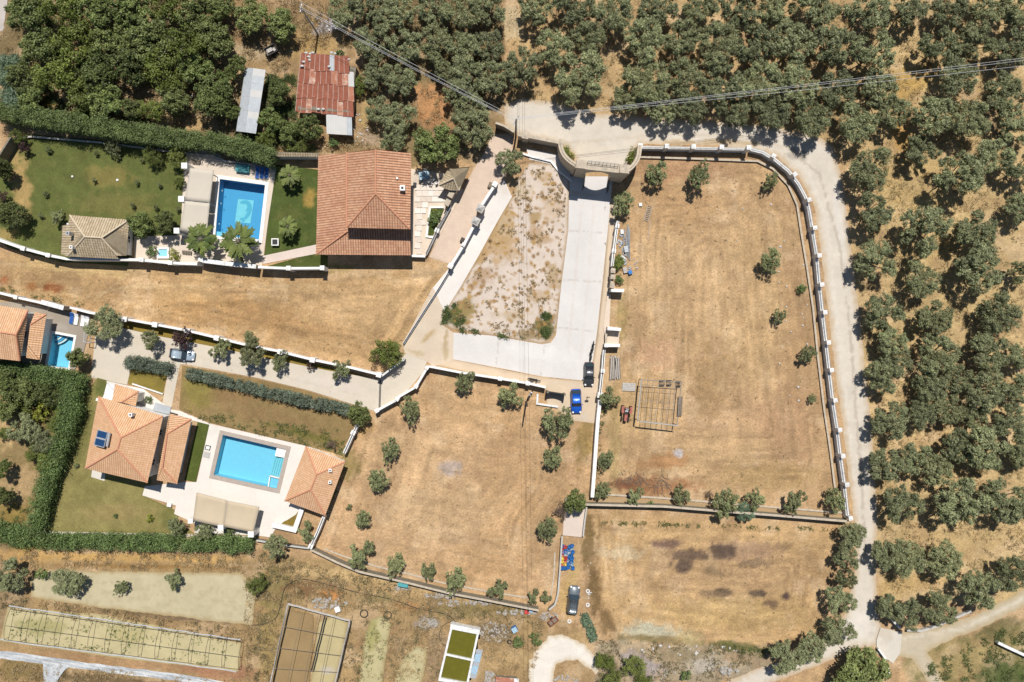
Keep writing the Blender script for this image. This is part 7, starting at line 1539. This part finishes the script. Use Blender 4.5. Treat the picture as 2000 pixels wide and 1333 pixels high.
sf = empty('brick_shed', tuple(P(990, 1330, 0))); tag(sf, 'low reddish shed roof cut by the bottom edge', 'shed')
for k in range(5): sheet(sf, [P(968+k*9, 1322+k*.8, 1.6), P(977.4+k*9, 1323+k*.8, 1.6), P(976+k*9, 1360, 1.5), P(966.6+k*9, 1360, 1.5)], M['rust2' if k < 4 else 'white_old'], 'sheet')
wallbox('wall', [P2(969, 1326, 1.4), P2(1010, 1330, 1.4), P2(1008, 1358, 1.4), P2(968, 1356, 1.4)], 0, 1.45, M['stone_dark'], sf)

# ------------------------------------------------------------------ poolside and patio furniture
def lounger(label, x, y, ang, m='cushion', grp=None, cm=None):
    p = P(x, y, .35); root = empty('sun_lounger', (p.x, p.y, 0), math.radians(ang)); tag(root, label, 'sun lounger', grp)
    mb = MB(); mb.box((0, 0, .28), (1.9, .65, .06)); mb.build('frame', M['white'], root)
    mb = MB(); mb.box((-.25, 0, .35), (1.3, .6, .09)); mb.build('cushion', M[m], root)
    mb = MB(); mb.add([(.4, -.3, .33), (.95, -.3, .62), (.95, .3, .62), (.4, .3, .33), (.4, -.3, .42), (.93, -.3, .70), (.93, .3, .70), (.4, .3, .42)], [(3, 2, 1, 0), (4, 5, 6, 7), (0, 1, 5, 4), (1, 2, 6, 5), (2, 3, 7, 6), (3, 0, 4, 7)]); mb.build('backrest', M[m], root)
    for sx in (-.8, .7):
        for sy in (-.27, .27): mb = MB(); mb.tube((sx, sy, 0), (sx, sy, .28), .03, .03, 5); mb.build('leg', M['white'], root)
    return root
for i, x in enumerate((503, 512, 521)): lounger('royal blue sun lounger in the shade above the dolphin pool, %s' % ('left', 'middle', 'right')[i] + ' one of three', x, 338, 84, 'royal', 'blue loungers above the dolphin pool')
for i, (x, y) in enumerate(((140, 622), (149, 624), (162, 627), (170, 628))): lounger('sun lounger behind the small western pool, %s from the left%s' % (ORD[i], ', with a blue cushion' if i == 0 else ''), x, y, 80, 'royal' if i == 0 else 'cushion', 'loungers by the small western pool')
def table(label, x, y, r, m, sq=False, h=.74, grp=None):
    p = P(x, y, h); root = empty('garden_table', (p.x, p.y, 0), .2); tag(root, label, 'table', grp); mb = MB()
    (mb.box((0, 0, h), (r*2, r*1.5, .05)) if sq else mb.tube((0, 0, h-.03), (0, 0, h+.02), r, r, 20)); mb.build('table_top', M[m], root)
    for a in range(4): mb = MB(); q = r*.6; mb.tube((q*(1 if a % 2 else -1), q*.8*(1 if a > 1 else -1), 0), (q*(1 if a % 2 else -1), q*.8*(1 if a > 1 else -1), h-.03), .03, .03, 5); mb.build('leg', M['iron'], root)
def chair(label, x, y, ang, m, grp=None):
    p = P(x, y, .5); root = empty('garden_chair', (p.x, p.y, 0), math.radians(ang)); tag(root, label, 'chair', grp)
    mb = MB(); mb.box((0, 0, .44), (.48, .48, .06)); mb.build('seat', M[m], root); mb = MB(); mb.box((-.24, 0, .72), (.05, .48, .5)); mb.build('backrest', M[m], root)
    for sx in (-.2, .2):
        for sy in (-.2, .2): mb = MB(); mb.tube((sx, sy, 0), (sx, sy, .42), .025, .025, 4); mb.build('leg', M[m], root)
table('pale glass garden table on the shaded part of the patio', 829, 343, .85, 'paleblue', True)
for i, (x, y, a, lab) in enumerate(((822, 352, 60, 'dark chair left below the pale garden table'), (838, 354, 110, 'white chair below the pale garden table'), (846, 350, 150, 'white chair right of the pale garden table'), (830, 334, -90, 'white chair above the pale garden table'), (852, 358, 120, 'white chair nearest to the tiled kiosk'))): chair(lab, x, y, a, 'iron' if i == 0 else 'white', 'patio chairs')
for nm, lab, cat, x, y, h, sz, m, rz in (('planter', 'dark square planter at the edge of the patio', 'planter', 810, 361, .5, (.5, .7, .5), 'iron', 0), ('planter', 'dark planter pot on the pink drive beside the wall', 'planter', 903, 469, .5, (.6, .8, .5), 'darkwood', -25), ('planter', 'brown pot on the drive near the upper wall end', 'planter', 959, 362, .6, (.9, .9, .6), 'wood', -25), ('pool_cover_box', 'dark green box on the terrace above the dolphin pool', 'box', 473, 329, .7, (2.2, 1.2, .7), 'tealplastic', -6),
    ('grill_table', 'small white square table with dark dishes on the strip of lawn', 'table', 537, 473, .7, (1.2, 1.2, .1), 'white', 0), ('side_table', 'small white table behind the big palm by the pool', 'table', 430, 477, .5, (.6, .9, .06), 'white', 10), ('pump_hatch', 'grey pump hatch on the terrace left of the turquoise pool, lower', 'hatch', 404, 889, .12, (1.1, 1.0, .12), 'conc', -14), ('pump_hatch', 'beige drain cover on the terrace left of the turquoise pool, upper', 'hatch', 406, 875, .1, (.9, .8, .1), 'white_old', -14), ('plinth', 'small white block at the edge of the lower lawn terrace', 'plinth', 330, 987, .5, (.7, .6, .5), 'white', -12),
    ('air_conditioner', 'white outdoor unit behind the palm terrace', 'unit', 350, 389, .1, (.1, .1, .1), 'white', 0), ('stone_block', 'white stone on the upper lawn, left of centre', 'stone', 141, 345, .2, (.3, .3, .2), 'white', 0), ('stone_block', 'white stone on the upper lawn, right of centre', 'stone', 229, 352, .2, (.35, .35, .2), 'white', 0)):
    if sz[0] < .2: continue
    r_ = box_thing(nm, lab, cat, x, y, h, sz, m, rz, 'body')
    mb = MB(); mb.box((0, 0, h+.02), (sz[0]*.7, sz[1]*.7, .05)); mb.build('top', M['dirt_top'] if 'dirt_top' in M else (M['iron'] if nm in ('grill_table',) else M[m]), r_)
for i in range(6):
    r_ = box_thing('deck_slat_bench' if False else 'slatted_bench', '', 'bench', 0, 0, .4, (.1, .1, .1), 'wood') if False else None
sb = empty('slatted_bench', (P(367, 494).x, P(367, 494).y, 0), -.1); tag(sb, 'dark slatted bench left of the palms by the plunge pool', 'bench')
for k in range(6): mb = MB(); mb.box((-.7+k*.28, 0, .42), (.16, .6, .05)); mb.build('slat', M['wood'], sb)
mb = MB(); mb.box((0, 0, .2), (1.5, .4, .38)); mb.build('base', M['iron'], sb)
sb2 = empty('slatted_bench', (P(385, 318).x, P(385, 318).y, 0), -.1); tag(sb2, 'dark slatted bench at the top of the ivory shade', 'bench')
for k in range(5): mb = MB(); mb.box((-.6+k*.28, 0, .42), (.16, .6, .05)); mb.build('slat', M['wood'], sb2)
mb = MB(); mb.box((0, 0, .2), (1.3, .4, .38)); mb.build('base', M['iron'], sb2)
pp = empty('plunge_pool', tuple(P(321, 495, 0))); tag(pp, 'tiny raised plunge pool between the two round bushes', 'plunge pool')
for c_, sz in (((0, .75), (2.0, .3)), ((0, -.75), (2.0, .3)), ((.85, 0), (.3, 1.2)), ((-.85, 0), (.3, 1.2))): mb = MB(); mb.box((c_[0], c_[1], .25), (sz[0], sz[1], .5)); mb.build('rim', M['white'], pp)
mb = MB(); mb.box((0, 0, .2), (1.4, 1.2, .3)); mb.build('basin', M['poolaqua'], pp)
# patio paving laid slab by slab
pr_ = random.Random(3); pm = [plain('patio_slab_a', (.60, .53, .45), .8, .08), plain('patio_slab_b', (.54, .46, .38), .8, .08), plain('patio_slab_c', (.66, .60, .53), .8, .06)]
pav_ = empty('patio_paving', tuple(P(835, 420, 0))); pav_['kind'] = 'structure'; pmesh = MB().box((0, 0, 0), (.92, .92, .05)).mesh('paving_slab'); pmesh.materials.append(pm[0]); PQ = [(805, 352), (878, 345), (900, 374), (868, 404), (838, 404), (830, 466), (826, 497), (805, 497)]
zt = 0.004*LEVEL[0]+.03
for i in range(20):
    for j in range(40):
        wx = -19.5+i*.96+pr_.uniform(-.02, .02)+ (j % 2)*.3; wy = 12+j*.96; X = wx/S+1000+0; Y = 666.5-wy/S
        if all(inside(np.array([X+a]), np.array([Y+b]), PQ)[0] for a, b in ((-5, -5), (5, 5), (-5, 5), (5, -5))):
            o = bpy.data.objects.new('paving_slab', pmesh); COL.objects.link(o); o.parent = pav_; o.location = (wx-pav_.location.x, wy-pav_.location.y, zt+pr_.uniform(-.008, .008)); o.rotation_euler = (0, 0, pr_.uniform(-.03, .03)); o.scale = (1, pr_.choice((.96, 1.0)), 1)
            o.material_slots[0].link = 'OBJECT'; o.material_slots[0].material = pm[pr_.choice((0, 0, 1, 2))]
gd = empty('garden_gazebo_frame', tuple(P(171, 662, 0))); tag(gd, 'grey pergola post frame between the small pool and the lane', 'frame')
for x, y in ((165, 650), (178, 652), (176, 670), (163, 668)): mb = MB(); p = P(x, y, 1.8)-gd.location; mb.tube((p.x, p.y, 0), p, .06, .06, 5); mb.build('post', M['steel'], gd)
q = [P(x, y, 1.8)-gd.location for x, y in ((165, 650), (178, 652), (176, 670), (163, 668))]
for i in range(4): mb = MB(); mb.tube(q[i], q[(i+1) % 4], .06, .06, 5); mb.build('beam', M['steel'], gd)

# ------------------------------------------------------------------ rubble and stones
rocks('rubble', [(860, 1164, 34, 4, 40, .5), (905, 1178, 60, 5, 60, .5), (1010, 1196, 40, 4, 46, .5), (1070, 1204, 20, 8, 60, .3), (790, 1149, 20, 4, 24, .4)], 'rubble', 'grey rubble heaped along the outside of the field wall', 1)
rocks('rubble', [(965, 1235, 28, 20, 110, .36), (1240, 1300, 30, 16, 60, .28), (1290, 1316, 30, 12, 30, .35), (1380, 1300, 50, 14, 40, .3), (1420, 1310, 20, 6, 10, .8), (640, 1178, 40, 10, 50, .5), (1105, 1330, 26, 12, 40, .45), (960, 1325, 14, 14, 40, .6)], 'rubble', 'heaps of stones and scrap around the lower yards', 2)
rocks('stones', [(1540, 640, 40, 180, 26, .3), (1400, 420, 120, 60, 14, .25), (1330, 1270, 120, 10, 24, .4), (640, 45, 36, 18, 24, .35), (700, 250, 20, 30, 20, .35), (380, 195, 14, 14, 8, .4), (1150, 1130, 5, 60, 12, .35)], 'palezinc', 'scattered pale stones', 3)
rocks('ash_heap', [(835, 1217, 18, 12, 120, .35)], 'rubble', 'grey ash and stone heap right of the hose coils', 4)
rocks('scrap', [(1216, 490, 12, 32, 60, .35), (1236, 520, 10, 16, 14, .35)], 'zinc', 'small scrap pieces in the debris pile beside the driveway wall', 5, 'scrap')
br_ = MB(); rr = random.Random(8)
for i in range(90):
    x = 1205+rr.random()*105; y = 938+rr.gauss(0, 9)+(8 if x > 1260 else 0); a = rr.uniform(0, 3.14); L_ = rr.uniform(.5, 1.6); p = P(x, y, .12); d = Vector((math.cos(a), math.sin(a), rr.uniform(-.05, .2)))*L_/2; br_.tube(p-d, p+d, .035, .015, 4)
tag(br_.build('brushwood', M['wood']), 'heap of cut brown branches above the bottom row of young olives', 'branches', None, 'stuff')
LONGL = []
# solid gate and yard below the scooter wall
sg = empty('yard_gate', tuple(P(1085, 767, 0))); tag(sg, 'dark solid gate with a dipped top between the white wall and the blue car', 'gate')
a, b = P(1068, 764)-sg.location, P(1101, 769)-sg.location; mb = MB(); vs = []; n = 10
for i in range(n+1):
    p = a.lerp(b, i/n); hh = 2.7-.6*math.sin(math.pi*i/n)
    for dy in (-.03, .03): vs += [(p.x, p.y+dy, .05), (p.x, p.y+dy, hh)]
fs = []
for i in range(n):
    k = 4*i; fs += [(k, k+4, k+5, k+1), (k+2, k+3, k+7, k+6), (k+1, k+5, k+7, k+3), (k, k+2, k+6, k+4)]
mb.add(vs, fs); mb.build('gate_leaf', M['iron'], sg)
for q in (a, b): mb = MB(); mb.box((q.x, q.y, 1.4), (.3, .3, 2.8)); mb.build('gate_post', M['stone_dark'], sg)
garden_wall('pale low wall of the small yard left of the blue car', [(1050, 770), (1049, 789), (1090, 795)], .4, .3, 'white_old', 'white_old')
wc = empty('wooden_signpost', tuple(P(1147, 780, 0))); tag(wc, 'short post with a dark board between the blue car and the white wall', 'post'); mb = MB(); mb.tube((0, .4, 0), (0, .4, 1.6), .06, .06, 6); mb.build('post', M['darkwood'], wc); mb = MB(); mb.box((0, .4, 1.45), (.6, .06, .6)); mb.build('board', M['darkwood'], wc)
for _o in bpy.data.objects:
    if _o.get('label') and len(_o['label'].split()) > 16: LONGL.append(_o['label'])
